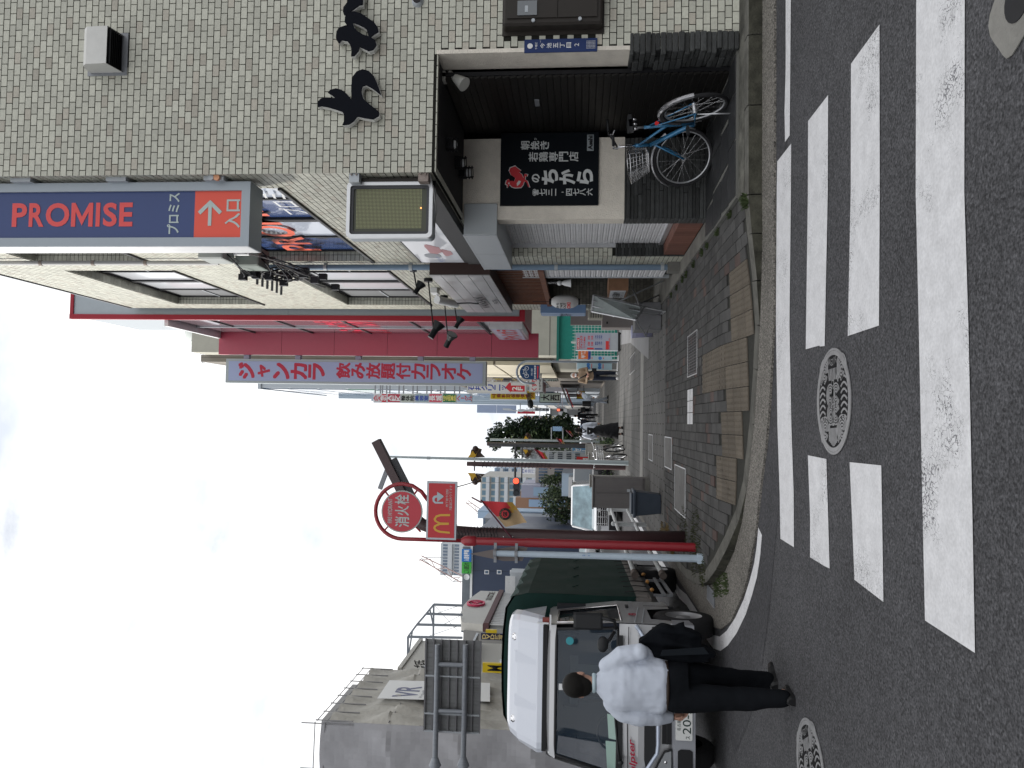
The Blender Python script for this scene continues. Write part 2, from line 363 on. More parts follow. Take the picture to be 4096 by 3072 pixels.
# pavers
pm=M('paver',(.066,.065,.064),.9,var=.22,vs=5,rnd=.22,bump=.35,bs=120,grime=.35); pmr=M('paver_reddish',(.085,.060,.054),.9,var=.2,vs=5,rnd=.2,bump=.35,bs=120)
tac=M('tactile_block',(.115,.098,.078),.85,var=.14,vs=6,rnd=.14,bump=.2,grime=.25)
PX,PY=.118,.236
swk=bpy.data.objects.new('sidewalk',None); C.objects.link(swk); swk['kind']='structure'; swk['_b']=[0,0,0]
tcells={}
def K_y(x):
    for (a,b,_),(c,d,_) in zip(KP,KP[1:]):
        if c<=x<=a: return b+(d-b)*(a-x)/(a-c)
    return 9
for i in range(-5,5):
    x0=.37+i*2*PX; yy=max(K_y(x0),K_y(x0+2*PX))+.19; j0=math.ceil(yy/PY)
    for j in range(j0,j0+3): tcells[(2*i,j)]='dot'
    if i in (0,1):
        for j in range(j0+3,j0+9): tcells[(2*i,j)]='bar'
def zz(mb,x0,x1,y0,y1,th=.012,e=.004,wav=True):
    """one interlocking paver with toothed long sides, laid on the falling ground"""
    n=5 if wav else 1; w=.004 if wav else 0
    lft=[(x0+e+(w if k%2 else 0),y0+e+(y1-y0-2*e)*k/n) for k in range(n+1)]; rgt=[(x1-e+(w if k%2 else 0),y0+e+(y1-y0-2*e)*k/n) for k in range(n+1)]
    ring=lft+rgt[::-1]; top=[(a,b,zs(a,b)+mb.dz) for a,b in ring]; mb.face(top[::-1])
    for k in range(len(ring)):
        p,q2=top[k],top[(k+1)%len(ring)]; mb.face([p,q2,(q2[0],q2[1],q2[2]-th),(p[0],p[1],p[2]-th)])
pv=[]
for i in range(-22,29):
    x0=.37+i*PX
    for j in range(29,61):
        off=PY/2*(i%2); y0=j*PY+off; key=(i-(i%2),j)
        xc,yc=x0+PX/2,y0+PY/2
        if not inside(xc,yc,.19) or not inside(x0,y0,.15): continue
        if y0>14.1: continue
        if xc>2.35+.12*max(0,min(1,(yc-9.6)/3)) and yc<14.2: continue
        # the tactile blocks replace the pavers
        if any((key[0],jj) in tcells and y0<(jj+1)*PY-.02 and y0+PY>jj*PY+.02 for jj in (j-1,j,j+1)): continue
        pv.append((yc+abs(xc)*.15,x0,y0))
pv.sort(); rest=MB(); rest.dz=0
for n,(_,x0,y0) in enumerate(pv):
    rs=random.random(); rd=random.random()<.07
    if n<230:
        m=MB(); m.rn=rs; m.dz=random.uniform(-.003,.002); zz(m,x0,x0+PX,y0,y0+PY); m.build('paver',pmr if rd else pm,swk)
    else:
        rest.rn=rs; rest.cm=1 if rd else 0; rest.dz=random.uniform(-.003,.002); zz(rest,x0,x0+PX,y0,y0+PY,wav=y0<10.5)
o=rest.build('pavers_beyond',[pm,pmr],swk); o['kind']='stuff'
for (i,j),kind in tcells.items():
    x0=.37+i*PX; y0=j*PY; m=MB(); m.rn=random.random(); m.dz=.001; zz(m,x0,x0+2*PX,y0,y0+PY)
    for a in range(4):
        if kind=='dot':
            for b in range(5):
                cx,cy=x0+.03+a*.0585,y0+.026+b*.046; z=zs(cx,cy)
                m.cyl((cx,cy,z),(cx,cy,z+.007),.016,.011,n=6)
        else:
            cx=x0+.03+a*.0585
            for yy in (y0+.06,y0+.176):
                z=zs(cx,yy); m.beam((cx,yy-.045,zs(cx,yy-.045)+.003),(cx,yy+.045,zs(cx,yy+.045)+.003),.028,.009)
    m.build('tactile_block',tac,swk)
# farther sidewalk: too small to pick pavers apart
def brick_mat(name,c1,c2,cm,sx,sy,scale=1,rough=.85,mort=.02,off=.5,bump=.3):
    m=M(name,c1,rough); t=m.node_tree; b=t.nodes['Principled BSDF']; N=t.nodes.new; K=t.links.new
    tc=N('ShaderNodeTexCoord'); br=N('ShaderNodeTexBrick'); br.inputs['Color1'].default_value=(*c1,1); br.inputs['Color2'].default_value=(*c2,1); br.inputs['Mortar'].default_value=(*cm,1)
    br.inputs['Scale'].default_value=1; br.inputs['Brick Width'].default_value=sx; br.inputs['Row Height'].default_value=sy; br.inputs['Mortar Size'].default_value=mort; br.offset=off
    K(tc.outputs['Object'],br.inputs['Vector']); 
    n=N('ShaderNodeTexNoise'); n.inputs['Scale'].default_value=.8; n.inputs['Detail'].default_value=8; K(tc.outputs['Object'],n.inputs['Vector'])
    r=N('ShaderNodeMapRange'); r.inputs[1].default_value=.3;r.inputs[2].default_value=.7;r.inputs[3].default_value=.8;r.inputs[4].default_value=1.2; K(n.outputs['Fac'],r.inputs[0])
    s=N('ShaderNodeVectorMath'); s.operation='SCALE'; K(br.outputs['Color'],s.inputs[0]); K(r.outputs[0],s.inputs['Scale']); K(s.outputs[0],b.inputs['Base Color'])
    bp=N('ShaderNodeBump'); bp.inputs['Strength'].default_value=bump; bp.inputs['Distance'].default_value=.01; bp.invert=True; K(br.outputs['Fac'],bp.inputs['Height']); K(bp.outputs[0],b.inputs['Normal'])
    return m
farm=brick_mat('far_paving',(.09,.088,.086),(.12,.118,.115),(.035,.035,.03),.4,.236,mort=.012)
g=MB(); g.face([(-2.2,14.14,.15),(3.0,14.14,.15),(3.0,19,.15),(-2.2,19,.15)]); g.face([(-2.2,19.9,.15),(5,19.9,.15),(5,75,.15),(-2.3,75,.15)])
g.face([(2.6,12,.149),(5,12,.149),(5,19.9,.149),(2.6,19.9,.149)])
tag(g.build('sidewalk_surface',farm,loc=(0,0,0)),kind='structure')
g=MB(); g.box(-2.1,3.0,19.0,19.9,.1,.154)
tag(g.build('sidewalk_strip',M('concrete_strip',(.24,.235,.22),.9,var=.12,grime=.3),loc=(0,0,0)),kind='structure')
g=MB(); g.face([(1.4,17.6,.156),(5,17.3,.156),(5,31,.156),(3,31,.156),(2.4,24,.156)])
tag(g.build('forecourt',M('smooth_concrete',(.2,.2,.205),.7,var=.08,grime=.2),loc=(0,0,0)),kind='structure')
# ledge between the front wall and the kerb, and concrete edging along the shutters
g=MB(); 
for i in range(9):
    x0=2.14+i*.5; g.face([(x0,7.41,.158),(x0+.5,7.41,.158),(x0+.5,7.66,.168),(x0,7.66,.168)])
tag(g.build('ledge',M('stained_concrete',(.10,.098,.085),.95,var=.55,vs=5,bump=.8,bs=50,grime=.65),loc=(0,0,0)),kind='structure')
g=MB(); g.box(2.2,2.42,7.66,13.2,.1,.172); g.box(2.2,3.9,13.2,17.3,.1,.17)
tag(g.build('edging',M('edging_concrete',(.16,.155,.14),.9,var=.25,vs=4,grime=.5),loc=(0,0,0)),kind='structure')
# ---- painted markings
pt=paint_mat('road_paint',.035); ptw=paint_mat('road_paint_worn',.075)
cross=bpy.data.objects.new('crossing',None); C.objects.link(cross); cross['kind']='structure'; cross['_b']=[0,0,0]
def mark(name,pts,m,par=cross,z=.004):
    mb=MB(); mb.slab([[gz(a,b,0)+V((0,0,z)) for a,b in pts]],(0,0,.0006)); o=mb.build(name,m,par); return o
mark('stripe',[(3145,-60),(3165.5,-60),(3165.5,0),(3161,541),(3142.4,568),(3140.5,444),(3145,270),(3145,0)],pt)
mark('stripe',[(3167,574),(3111,646),(3109,768),(3106,1300),(3112,1700),(3121,1978),(3124,2155),(3178,2189),(3177,1978),(3168,1707),(3160,1300),(3166,768)],pt)
mark('stripe',[(3315,380),(3235,484),(3234,768),(3225.6,1397),(3280,1382),(3282,1386),(3301,1384),(3313.7,768)],pt)
mark('stripe',[(3521,98),(3407,255),(3406,768),(3393.8,1344),(3519,1302),(3522,768)],ptw)
mark('stripe',[(3669,-60),(3666.6,768),(3679,1300),(3694.8,2068),(3704,2482),(3904,2612),(3893.8,2068),(3877.6,1300),(3861,768),(3863,-60)],ptw)
mark('stripe',[(3234,1821),(3308,1836),(3315,2068),(3321,2274),(3300,2264),(3243,2229),(3243,2068)],pt)
mark('stripe',[(3401.6,1848.6),(3528,1861.6),(3531.7,2068),(3537,2408),(3421,2319),(3411,2068)],pt)
cl=[(3042.5,2124.8),(3036,2202.5),(3024,2282),(3004.5,2354),(2981,2427),(2945,2503),(2911,2552),(2882,2575),(2853,2566),(2824,2526.6),(2788,2465),(2748,2400),(2724,2325),(2670,2253),(2608,2152),(2540,2054)]
pts=[gz(a,b,0) for a,b in cl]; pts=[pts[0]]+pts[1:]

lx=[p for p in pts if True]
lx=lx[:12]+[V((-2.72,13.2,0)),V((-2.74,16,0)),V((-2.76,24,0)),V((-2.8,70,0))]
mb=MB(); Lp=[];Rp=[]
for k,p in enumerate(lx):
    a=lx[max(0,k-1)]; b=lx[min(len(lx)-1,k+1)]; d=(b-a).normalized(); n=V((-d.y,d.x,0))*.078; Lp.append(p+n+V((0,0,.005))); Rp.append(p-n+V((0,0,.005)))
for k in range(len(lx)-1): mb.face([Rp[k],Rp[k+1],Lp[k+1],Lp[k]])
tag(mb.build('edge_line',pt,loc=(0,0,0)),kind='structure')
# smoother asphalt patch beside the gutter
mb=MB(); mb.slab([[(a,b,.002) for a,b in ((6,6.9),(.85,6.86),(-.67,7.4),(-1.35,7.8),(-2.1,8.7),(-2.5,9.9),(-3.1,9.6),(-3.4,8.6),(-2.9,8.0),(-2.4,7.5),(-1.6,7.1),(-.6,6.75),(.8,6.55),(6,6.5))]],(0,0,.0005),cap=False)
tag(mb.build('asphalt_patch',asph2,loc=(0,0,0)),kind='structure')
# opposite carriageway markings far up the street
mb=MB()
for k in range(9): mb.box(-6.1,-5.95,14+k*9,19+k*9,.004,.005)
mb.box(-9.2,-9.05,10,90,.004,.005)
tag(mb.build('lane_line',pt,loc=(0,0,0)),kind='structure')
# far pavement across the street
g=MB(); g.box(-15,-12.6,4,110,0,.14); tag(g.build('far_pavement',farm,loc=(0,0,0)),kind='structure')
# ---------------- covers and grates in the pavement
def cover(X0,X1,Y0,Y1,kind,label,cat='utility cover',z=.15):
    a=gz((X0+X1)/2,Y1,z).x; b=gz((X0+X1)/2,Y0,z).x; c=gz(X1,(Y0+Y1)/2,z).y; d=gz(X0,(Y0+Y1)/2,z).y
    z=zs((a+b)/2,(c+d)/2)+.001
    t=thing('drain_grate' if kind=='grate' else 'utility_cover',label,cat,((a+b)/2,(c+d)/2,z-.01))
    m=MB(); w=.014
    for e in ((a,b,c,c+w),(a,b,d-w,d),(a,a+w,c+w,d-w),(b-w,b,c+w,d-w)): m.box(*e,z-.01,z+.006)
    m.build('frame',alu,t)
    m=MB()
    if kind=='grate':
        m.box(a+w,b-w,c+w,d-w,z-.012,z-.008); n=14
        for k in range(n): x=a+w+(b-a-2*w)*(k+.5)/n; m.box(x-.006,x+.006,c+w,d-w,z-.008,z+.003)
        for k in range(5): y=c+w+(d-c-2*w)*(k+.5)/5; m.box(a+w,b-w,y-.008,y+.008,z-.008,z+.004)
        m.build('grating',M('cast_iron',(.09,.09,.095),.5,metal=.6,var=.2),t)
    else:
        m.box(a+w+.004,b-w-.004,c+w+.004,d-w-.004,z-.01,z+.003); m.cyl(((a+b)/2,(c+d)/2,z+.003),((a+b)/2,(c+d)/2,z+.006),.05,n=16)
        m.build('plate',M('cover_infill',(.15,.148,.145),.85,var=.2,grime=.3),t)
cover(2751,2789,1332,1503,'grate','square iron drain grate in the pavement beyond the yellow guiding blocks','drain grate')
cover(2660,2687,1748,1874,'plate','middle of three metal framed covers in the paving')
cover(2699,2742,1865,2055,'plate','largest metal framed cover, nearest the grey cabinet and brown pole')
cover(2595,2611,1738,1842,'plate','farthest small metal framed cover in the paving, nearest the walking woman')
cover(2520,2540,1420,1490,'grate','small far drain grate beside the forecourt kerb','drain grate')
a=gz(2803,2343,.03); b=gz(2827,2420,.03)
t=thing('drain_grate','slotted steel drain grate in the concrete corner behind the white line','drain grate',(a.x-.05,(a.y+b.y)/2,.02)); m=MB()
m.box(-2.14,-1.98,9.68,10.2,.024,.03); m.build('pit',black,t); m=MB()
for k in range(11): y=9.7+k*.048; m.box(-2.14,-1.98,y,y+.014,.03,.042)
m.box(-2.155,-2.14,9.68,10.2,.03,.044); m.box(-1.98,-1.965,9.68,10.2,.03,.044); m.build('bars',grey,t)
# white painted bars left on the pavers
mb=MB(); a=gz(2772,1565,.15); b=gz(2772,1712,.15)
for k in range(2):
    for j in range(3):
        x0=b.x+.05+j*.16; y0=10.72+k*.28; mb.box(x0,x0+.15,y0,y0+.24,.1535,.1555)
tag(mb.build('painted_patch',pt),'three by two white painted blocks on the pavers past the guiding strip','road marking')
# grass tufts & weeds
def weeds(name,label,spots,n,h,mat,cat='weeds',z=None):
    mb=MB()
    for (x,y,r) in spots:
        for k in range(n):
            a=random.random()*2*PI; q=r*math.sqrt(random.random()); bx_,by_=x+q*math.cos(a),y+q*math.sin(a)*1.3; zz0=(zs(bx_,by_) if z is None else z)
            hh=h*random.uniform(.4,1.1); l=random.uniform(-1,1)*hh*.8; m2=random.uniform(-1,1)*hh*.8; w=.004*random.uniform(.6,1.6)
            mb.face([(bx_-w,by_,zz0),(bx_+w,by_,zz0),(bx_+w*.8+l*.4,by_+m2*.4,zz0+hh*.6),(bx_-w*.8+l*.4,by_+m2*.4,zz0+hh*.6)]); mb.face([(bx_-w*.8+l*.4,by_+m2*.4,zz0+hh*.6),(bx_+w*.8+l*.4,by_+m2*.4,zz0+hh*.6),(bx_+l,by_+m2,zz0+hh)])
    o=mb.build(name,mat); tag(o,label,cat,kind='stuff'); return o
gr=M('grass',(.035,.05,.018),.8,var=.4,vs=9); dry=M('dry_grass',(.17,.12,.05),.85,var=.4,vs=9)
weeds('grass','grass growing at the kerb by the corner drain',[(-1.78,9.3,.16),(-1.72,8.95,.12),(-1.9,9.55,.1)],110,.06,gr,z=.02)
weeds('grass','tuft of grass where the ledge meets the kerb',[(2.05,7.35,.05),(2.0,7.3,.04)],90,.06,gr)
weeds('grass','weeds along the foot of the edging by the shutters',[(2.12,8.1+.62*k+.1*(k%3),.05) for k in range(9)],34,.05,gr)
weeds('moss','moss and weeds around the feet of the poles',[(-1.66,10.6,.3),(-1.5,11.6,.35),(-1.75,9.9,.2),(-1.35,10.4,.3)],200,.028,M('moss',(.04,.045,.022),.95,var=.4,vs=12))
weeds('dry_grass','dry brown weeds behind the brown pole',[(-1.85,13.6,.2),(-1.95,14.4,.22),(-1.95,12.9,.15)],200,.06,dry)
# ---------------- manhole covers
def manhole(cx,cy,rad,label,rot=0):
    t=thing('manhole_cover',label,'manhole cover',(cx,cy,.004),local=True,rz=rot)
    iron=M('manhole_iron',(.25,.25,.255),.5,metal=.3,var=.2,vs=14); dk=M('manhole_recess',(.012,.012,.013),.8,spec=.1)
    m=MB(); m.lathe((0,0,0),[(rad,0),(rad,.006),(rad*.955,.006)],n=64,smooth=False); m.lathe((0,0,0),[(rad*.95,.002),(rad*.95,.006),(rad*.87,.006),(rad*.87,.001)],n=64,smooth=False); m.build('frame',iron,t)
    m=MB(); m.face([(rad*.88*math.cos(2*PI*i/48),rad*.88*math.sin(2*PI*i/48),.0015) for i in range(48)]); m.build('recess',dk,t)
    m=MB(); z=.005
    def rib(pts,w=.013):
        pts=[V((p[0]*rad,p[1]*rad,z)) for p in pts]; l=[];r_=[]
        for k,p in enumerate(pts):
            a=pts[max(0,k-1)]; b=pts[min(len(pts)-1,k+1)]; d=(b-a).normalized(); n=V((-d.y,d.x,0))*w/2; l.append(p+n); r_.append(p-n)
        for k in range(len(pts)-1):
            m.face([r_[k],r_[k+1],l[k+1],l[k]]); dz=V((0,0,-.004))
            m.face([l[k],l[k+1],l[k+1]+dz,l[k]+dz]); m.face([r_[k+1],r_[k],r_[k]+dz,r_[k+1]+dz])
    def arc(cx,cy,r,a0,a1,n=14,w=.011): rib([(cx+r*math.cos(R(a0+(a1-a0)*i/n)),cy+r*math.sin(R(a0+(a1-a0)*i/n))) for i in range(n+1)],w)
    def ins(p): return math.hypot(*p)<.86
    for sx in (-1,1):
        for (qx,qy) in ((.5,.56),(.5,-.56)):
            for k in range(5): arc(sx*qx,qy,.05+.058*k,0,340 if k<3 else (230 if qy>0 else 230),16)
        for k in range(7):       # side waves
            y0=-.36+.12*k; rib([(sx*(.46+.4*i/8),y0+.07*math.sin(i/8*PI*1.2)) for i in range(9) if ins((.46+.4*i/8,y0+.07*math.sin(i/8*PI*1.2)))])
        for k in range(4): arc(sx*.17,.12,.06+.05*k,20,330,14,.009)
        for k in range(4): arc(sx*.15,-.24,.05+.05*k,20,330,14,.009)
        for k in range(3): rib([(sx*(.04+.08*k),.40),(sx*(.05+.1*k),.80-.05*k)])
        for k in range(4): rib([(sx*(.035+.07*k),-.84+.03*k),(sx*(.035+.07*k),-.5)])
    rib([(0,-.46),(0,.38)],.03); rib([(-.05,.16),(.05,.16)],.05); rib([(0,.3),(0,.4)],.04)
    m.build('raised_pattern',iron,t)
    m=MB(); pl=[(rad*.30*math.cos(R(a)),rad*(.60+.30*math.sin(R(a))-.30)+.0,z+.001) for a in range(200,341,10)]
    m.face([(-.11*rad*2,rad*.86,z+.0005),(-.26*rad,rad*.62,z+.0005),(.26*rad,rad*.62,z+.0005),(.11*rad*2,rad*.86,z+.0005)]); m.build('name_plate',dk,t)
    m=MB()
    for i,ch in enumerate('NAGOYA'):
        a=(i-2.5)*.15; put(m,ch,V((rad*a*.62-.012,rad*(.66+.02*abs(i-2.5)),z+.001)),(1,0,0),(0,1,0),.026,.045,off=.002)
    m.build('lettering',iron,t)
c=gz(3337,1605,0)
manhole(c.x,c.y,.345,'round iron manhole cover lettered NAGOYA, with water pattern, between the crossing stripes',R(-88))
c2=gz(3245,3085,0)
manhole(c2.x,c2.y,.345,'manhole cover cut off by the edge of the picture, on the road beside the truck',R(-60))
# concrete collar with iron lid at the near right
c=gz(4080,-10,0)
t=thing('valve_cover','small iron lid set in a rough concrete collar at the near edge of the road','valve cover',(c.x,c.y,0),local=True)
m=MB(); ring=[(.2*(1+.12*math.sin(3*a+1)+.07*math.sin(5*a))*math.cos(a),.2*(1+.1*math.cos(4*a))*math.sin(a)) for a in [2*PI*i/28 for i in range(28)]]
m.slab([[(a,b,.003) for a,b in ring]],(0,0,.005)); m.build('collar',conc,t)
m=MB(); m.cyl((0,0,.008),(0,0,.012),.09,n=20); m.build('lid',rubber,t)
# ================================================================ TILED CORNER BUILDING
XA,YA=2.43,7.63; TP,TR=.118,.0685
grout=M('dark_grout',(.022,.022,.019),.95,spec=.1,var=.2,vs=40)
tileM=M('glazed_brick_tile',(.48,.48,.41),.42,var=.10,vs=40,rnd=.13,bump=.25,bs=160,spec=.45)
tileB=M('brown_tinged_tile',(.41,.385,.325),.45,var=.12,vs=40,rnd=.12,bump=.25,bs=160,spec=.45)
bA=thing('tiled_building','grey brick tiled corner building with a recessed entrance and dark lettering','building',(XA+3,YA+5,.15))
WZ0,WZ1,AY1=.168,11.8,17.25
wins=[(8.13,12.0,4.85,6.62),(8.13,12.0,8.45,10.35),(12.75,16.6,4.8,6.6),(12.75,16.6,8.45,10.35)]
def grid_wall(mb,fn,a0,a1,b0,b1,holes):
    As=sorted({a0,a1,*[h[0] for h in holes],*[h[1] for h in holes]}); Bs=sorted({b0,b1,*[h[2] for h in holes],*[h[3] for h in holes]})
    for i in range(len(As)-1):
        for j in range(len(Bs)-1):
            ca,cb=(As[i]+As[i+1])/2,(Bs[j]+Bs[j+1])/2
            if As[i]<a0 or As[i+1]>a1 or Bs[j]<b0 or Bs[j+1]>b1: continue
            if any(h[0]<ca<h[1] and h[2]<cb<h[3] for h in holes): continue
            mb.face([fn(As[i],Bs[j]),fn(As[i+1],Bs[j]),fn(As[i+1],Bs[j+1]),fn(As[i],Bs[j+1])])
FX1=6.4
frontholes=[(XA-.1,3.6,.1,3.085)]
sideholes=[(7.5,9.5,.1,3.085),(9.5,11.62,.1,2.75),(12.45,16.42,.1,3.05)]+wins
mb=MB(); grid_wall(mb,lambda a,b:(a,YA,b),XA,FX1,WZ0,WZ1,[(XA,3.6,WZ0,3.085)])
grid_wall(mb,lambda a,b:(XA,a,b),YA,AY1,WZ0,WZ1,[(max(YA,h[0]),h[1],max(h[2],WZ0),h[3]) for h in sideholes])
mb.box(XA,FX1,YA+.0,AY1,WZ1,WZ1+.02); mb.face([(FX1,YA,.1),(FX1,AY1,.1),(FX1,AY1,WZ1),(FX1,YA,WZ1)]); mb.face([(XA,AY1,.1),(FX1,AY1,.1),(FX1,AY1,WZ1),(XA,AY1,WZ1)])
mb.build('wall',grout,bA)
# tiles
T=[]   # (plane,a0,a1,z0,z1)
nr=int((WZ1-WZ0)/TR)
vent=(3.44,3.90,6.25,6.72)
for j in range(nr):
    z0=WZ0+j*TR; z1=z0+TR-.0085
    sh=(j%2)*TP/2
    x=XA-.008-(TP/2 if j%2 else 0)
    while x<FX1 :
        a,b=max(x,XA-.008),min(x+TP-.0085,FX1)
        if b-a>.015:
            if z0<3.08-.02 and a<3.6: a=max(a,3.642)
            zc=(z0+z1)/2
            if b-a>.02 and not(3.765<(a+b)/2<4.62 and 1.46<zc<2.42) and not(vent[0]<a and b<vent[1] and vent[2]<zc<vent[3]): T.append(('f',a,b,z0,z1))
        x+=TP
    y=YA+.004-(0 if j%2 else TP/2)
    while y<AY1:
        a,b=max(y,YA+.004),min(y+TP-.0085,AY1); zc=(z0+z1)/2; cuts=[(a,b)]
        for h in sideholes:
            if h[2]-.02<zc<h[3]+.01:
                nc=[]
                for (p,q) in cuts:
                    if q<=h[0] or p>=h[1]: nc.append((p,q)); continue
                    if p<h[0]: nc.append((p,h[0]))
                    if q>h[1]: nc.append((h[1],q))
                cuts=nc
        for p,q in cuts:
            if q-p>.02: T.append(('s',p,q,z0,z1))
        y+=TP
def tilebox(mb,t,ox=0,oy=0,oz=0):
    k,a,b,z0,z1=t; d=(.008 if t[0]=='f' else .004)+random.uniform(-.0012,.0012)
    if k=='f': mb.box(a-ox,b-ox,YA-d-oy,YA-oy,z0-oz,z1-oz,skip=('k',))
    else: mb.box(XA-d-ox,XA-ox,a-oy,b-oy,z0-oz,z1-oz,skip=('r',))
fr=[t for t in T if t[0]=='f' and t[2]<4.3 and t[4]<7.75]
fr.sort(key=lambda t:(abs((t[3]+t[4])/2-1.9)*1.0+((t[1]-2.43)*.8)))
single=set(fr[:230]); variants={}
for t in fr[:230]:
    w=round(t[2]-t[1],3); v=random.choice((0,1,2,3,4,5)); key=(w,v)
    if key not in variants:
        m=MB(); m.rn=(v+.5)/6; m.box(0,w,-.008-.0012*(v%3-1),0,0,TR-.0085,skip=('k',)); me=bpy.data.meshes.new('tile'); me.from_pydata(m.v,[],m.f); me.materials.append(tileB if v==5 else tileM)
        at=me.attributes.new('rnd','FLOAT','FACE'); at.data.foreach_set('value',m.r); variants[key]=me
    share('tile',variants[key],bA,(t[1],YA,t[3]))
mf=MB(); ms=MB()
for t in T:
    if t in single: continue
    m=mf if t[0]=='f' else ms; m.rn=random.random(); m.cm=1 if random.random()<.10 else 0; tilebox(m,t)
mf.build('front_tiles',[tileM,tileB],bA)['kind']='stuff'; ms.build('side_tiles',[tileM,tileB],bA)['kind']='stuff'
# windows of the side wall
frm=M('bronze_window_frame',(.035,.035,.038),.4,metal=.4)
blind=M('grey_blind',(.16,.165,.17),.5)
for n,(y0,y1,z0,z1) in enumerate(wins):
    D=.2; m=MB()
    for e in ((XA,XA+D,y0-.001,y0,z0,z1),(XA,XA+D,y1,y1+.001,z0,z1),(XA,XA+D,y0,y1,z1,z1+.001)): m.box(*e)
    m.build('reveal',grout,bA)
    rv=MB(); k=0; z=z0+.004       # tiles lining the far jamb and the head
    while z<z1-.03:
        for i in range(2):
            rv.rn=random.random(); rv.box(XA+.002+i*.1,XA+.094+i*.1,y1-.009,y1,z,min(z+TR-.0085,z1)); rv.box(XA+.002+i*.1,XA+.094+i*.1,y0,y0+.009,z,min(z+TR-.0085,z1))
        z+=TR
    y=y0+.012
    while y<y1-.05: rv.rn=random.random(); rv.box(XA+.002,XA+.19,y,min(y+TP-.0085,y1-.012),z1-.009,z1); y+=TP
    rv.build('reveal_tiles',[tileM],bA)['kind']='stuff'
    wx=XA+D-.05; wt=MB(); fw=.055
    wt.box(wx,wx+.05,y0,y1,z0,z0+fw); wt.box(wx,wx+.05,y0,y1,z1-fw,z1); wt.box(wx,wx+.05,y0,y0+fw,z0+fw,z1-fw); wt.box(wx,wx+.05,y1-fw,y1,z0+fw,z1-fw)
    ym=(y0+y1)/2; wt.box(wx-.01,wx+.05,ym-.06,ym+.06,z0+fw,z1-fw)
    w_=wt.build('window',frm,bA)
    sill=MB(); sill.box(XA-.03,XA+D,y0-.02,y1+.02,z0-.035,z0); sill.build('sill',frm,bA)
    bays=[(y0+fw,ym-.06),(ym+.06,y1-fw)]
    for a,b in bays:
        c=(a+b)/2; s_=MB(); s_.box(wx-.005,wx+.03,c-.022,c+.022,z0+fw,z1-fw); s_.build('meeting_rail',frm,bA)
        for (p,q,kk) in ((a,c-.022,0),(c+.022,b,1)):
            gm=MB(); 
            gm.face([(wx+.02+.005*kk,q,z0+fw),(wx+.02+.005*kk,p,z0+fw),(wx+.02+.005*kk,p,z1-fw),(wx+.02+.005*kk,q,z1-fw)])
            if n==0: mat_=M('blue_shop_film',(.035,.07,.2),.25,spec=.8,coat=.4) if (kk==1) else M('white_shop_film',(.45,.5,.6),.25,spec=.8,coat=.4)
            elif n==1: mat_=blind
            else: mat_= blind if ((a>ym)==(kk==1)) else M('sky_reflection_pane',(.62,.64,.68),.2,spec=.8,coat=.4)  # reflected sky is put into the colour of the pale panes
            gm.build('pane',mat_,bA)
            if n>1 and mat_ is blind:
                zz_=(z0+z1)/2; bb=MB(); bb.box(wx+.005,wx+.018,p,q,zz_-.012,zz_+.012); bb.build('blind_rail',lgrey,bA)
    if n==0:
        m=MB(); put(m,'PROMISE',(wx-.001,y1-.15,z0+.75),(0,-1,0),(0,0,1),3.2,.55,bold=.02,off=.012); m.build('window_lettering',M('coral_film',(.75,.16,.1),.4),bA)
        m=MB(); put(m,'プロミス',(wx-.001,y0+1.6,z0+.2),(0,-1,0),(0,0,1),1.3,.32,off=.012); m.build('window_lettering',white,bA)
# lintel soffit and the porch
porch=MB(); porch.box(XA+.002,3.62,YA+.002,9.52,3.085,3.1);  porch.build('porch_ceiling',M('dark_soffit',(.03,.03,.032),.8),bA)
rv=MB(); x=XA
while x<3.55:
    rv.rn=random.random(); rv.box(x,x+TP-.0085,YA+.002,YA+.06,3.073,3.085); x+=TP
y=YA+.07
while y<9.4: rv.rn=random.random(); rv.box(XA+.0,XA+.055,y,y+TP-.0085,3.073,3.085); y+=TP
rv.build('lintel_tiles',[tileM],bA)['kind']='stuff'
stucco=M('cream_stucco',(.74,.69,.61),.95,var=.08,vs=7,bump=1.0,bs=70,grime=.16)
m=MB(); m.box(3.6,3.64,YA-.012,7.98,1.2,3.085); m.build('stucco_jamb',stucco,bA)
# pier of stucco with the shop sign
m=MB(); m.box(XA-.0,3.42,9.5,9.72,1.14,3.085); m.build('stucco_pier',stucco,bA)
slate=M('black_slate',(.032,.034,.034),.75,var=.35,vs=14,rnd=.45,bump=.9,bs=45,spec=.5)
def stack(x0,x1,y0,y1,z0,z1,face,par,rows=.04,proud=.05,maxs=90):
    """dry-laid slate: rows of thin stones of uneven length standing out unevenly"""
    z=z0; n=0
    while z<z1-.01:
        h=rows*random.uniform(.8,1.25); h=min(h,z1-z)
        if face=='y':
            x=x0
            while x<x1-.02:
                l=random.uniform(.25,.7); q=min(x+l,x1)
                m=MB(); m.rn=random.random(); p=random.uniform(0,proud); s=random.uniform(-.006,.006)
                m.bev(x,q-.003,y0-p,y1,z+.002,z+h-.002,.006); m.build('slate_stone',slate,par); n+=1; x=q
        else:
            y=y0
            while y<y1-.02:
                l=random.uniform(.25,.7); q=min(y+l,y1)
                m=MB(); m.rn=random.random(); p=random.uniform(0,proud)
                m.bev(x0-p,x1,y,q-.003,z+.002,z+h-.002,.006); m.build('slate_stone',slate,par); n+=1; y=q
        z+=h
stack(XA-.01,3.4,9.47,9.7,.17,1.14,'y',bA,.045,.035)
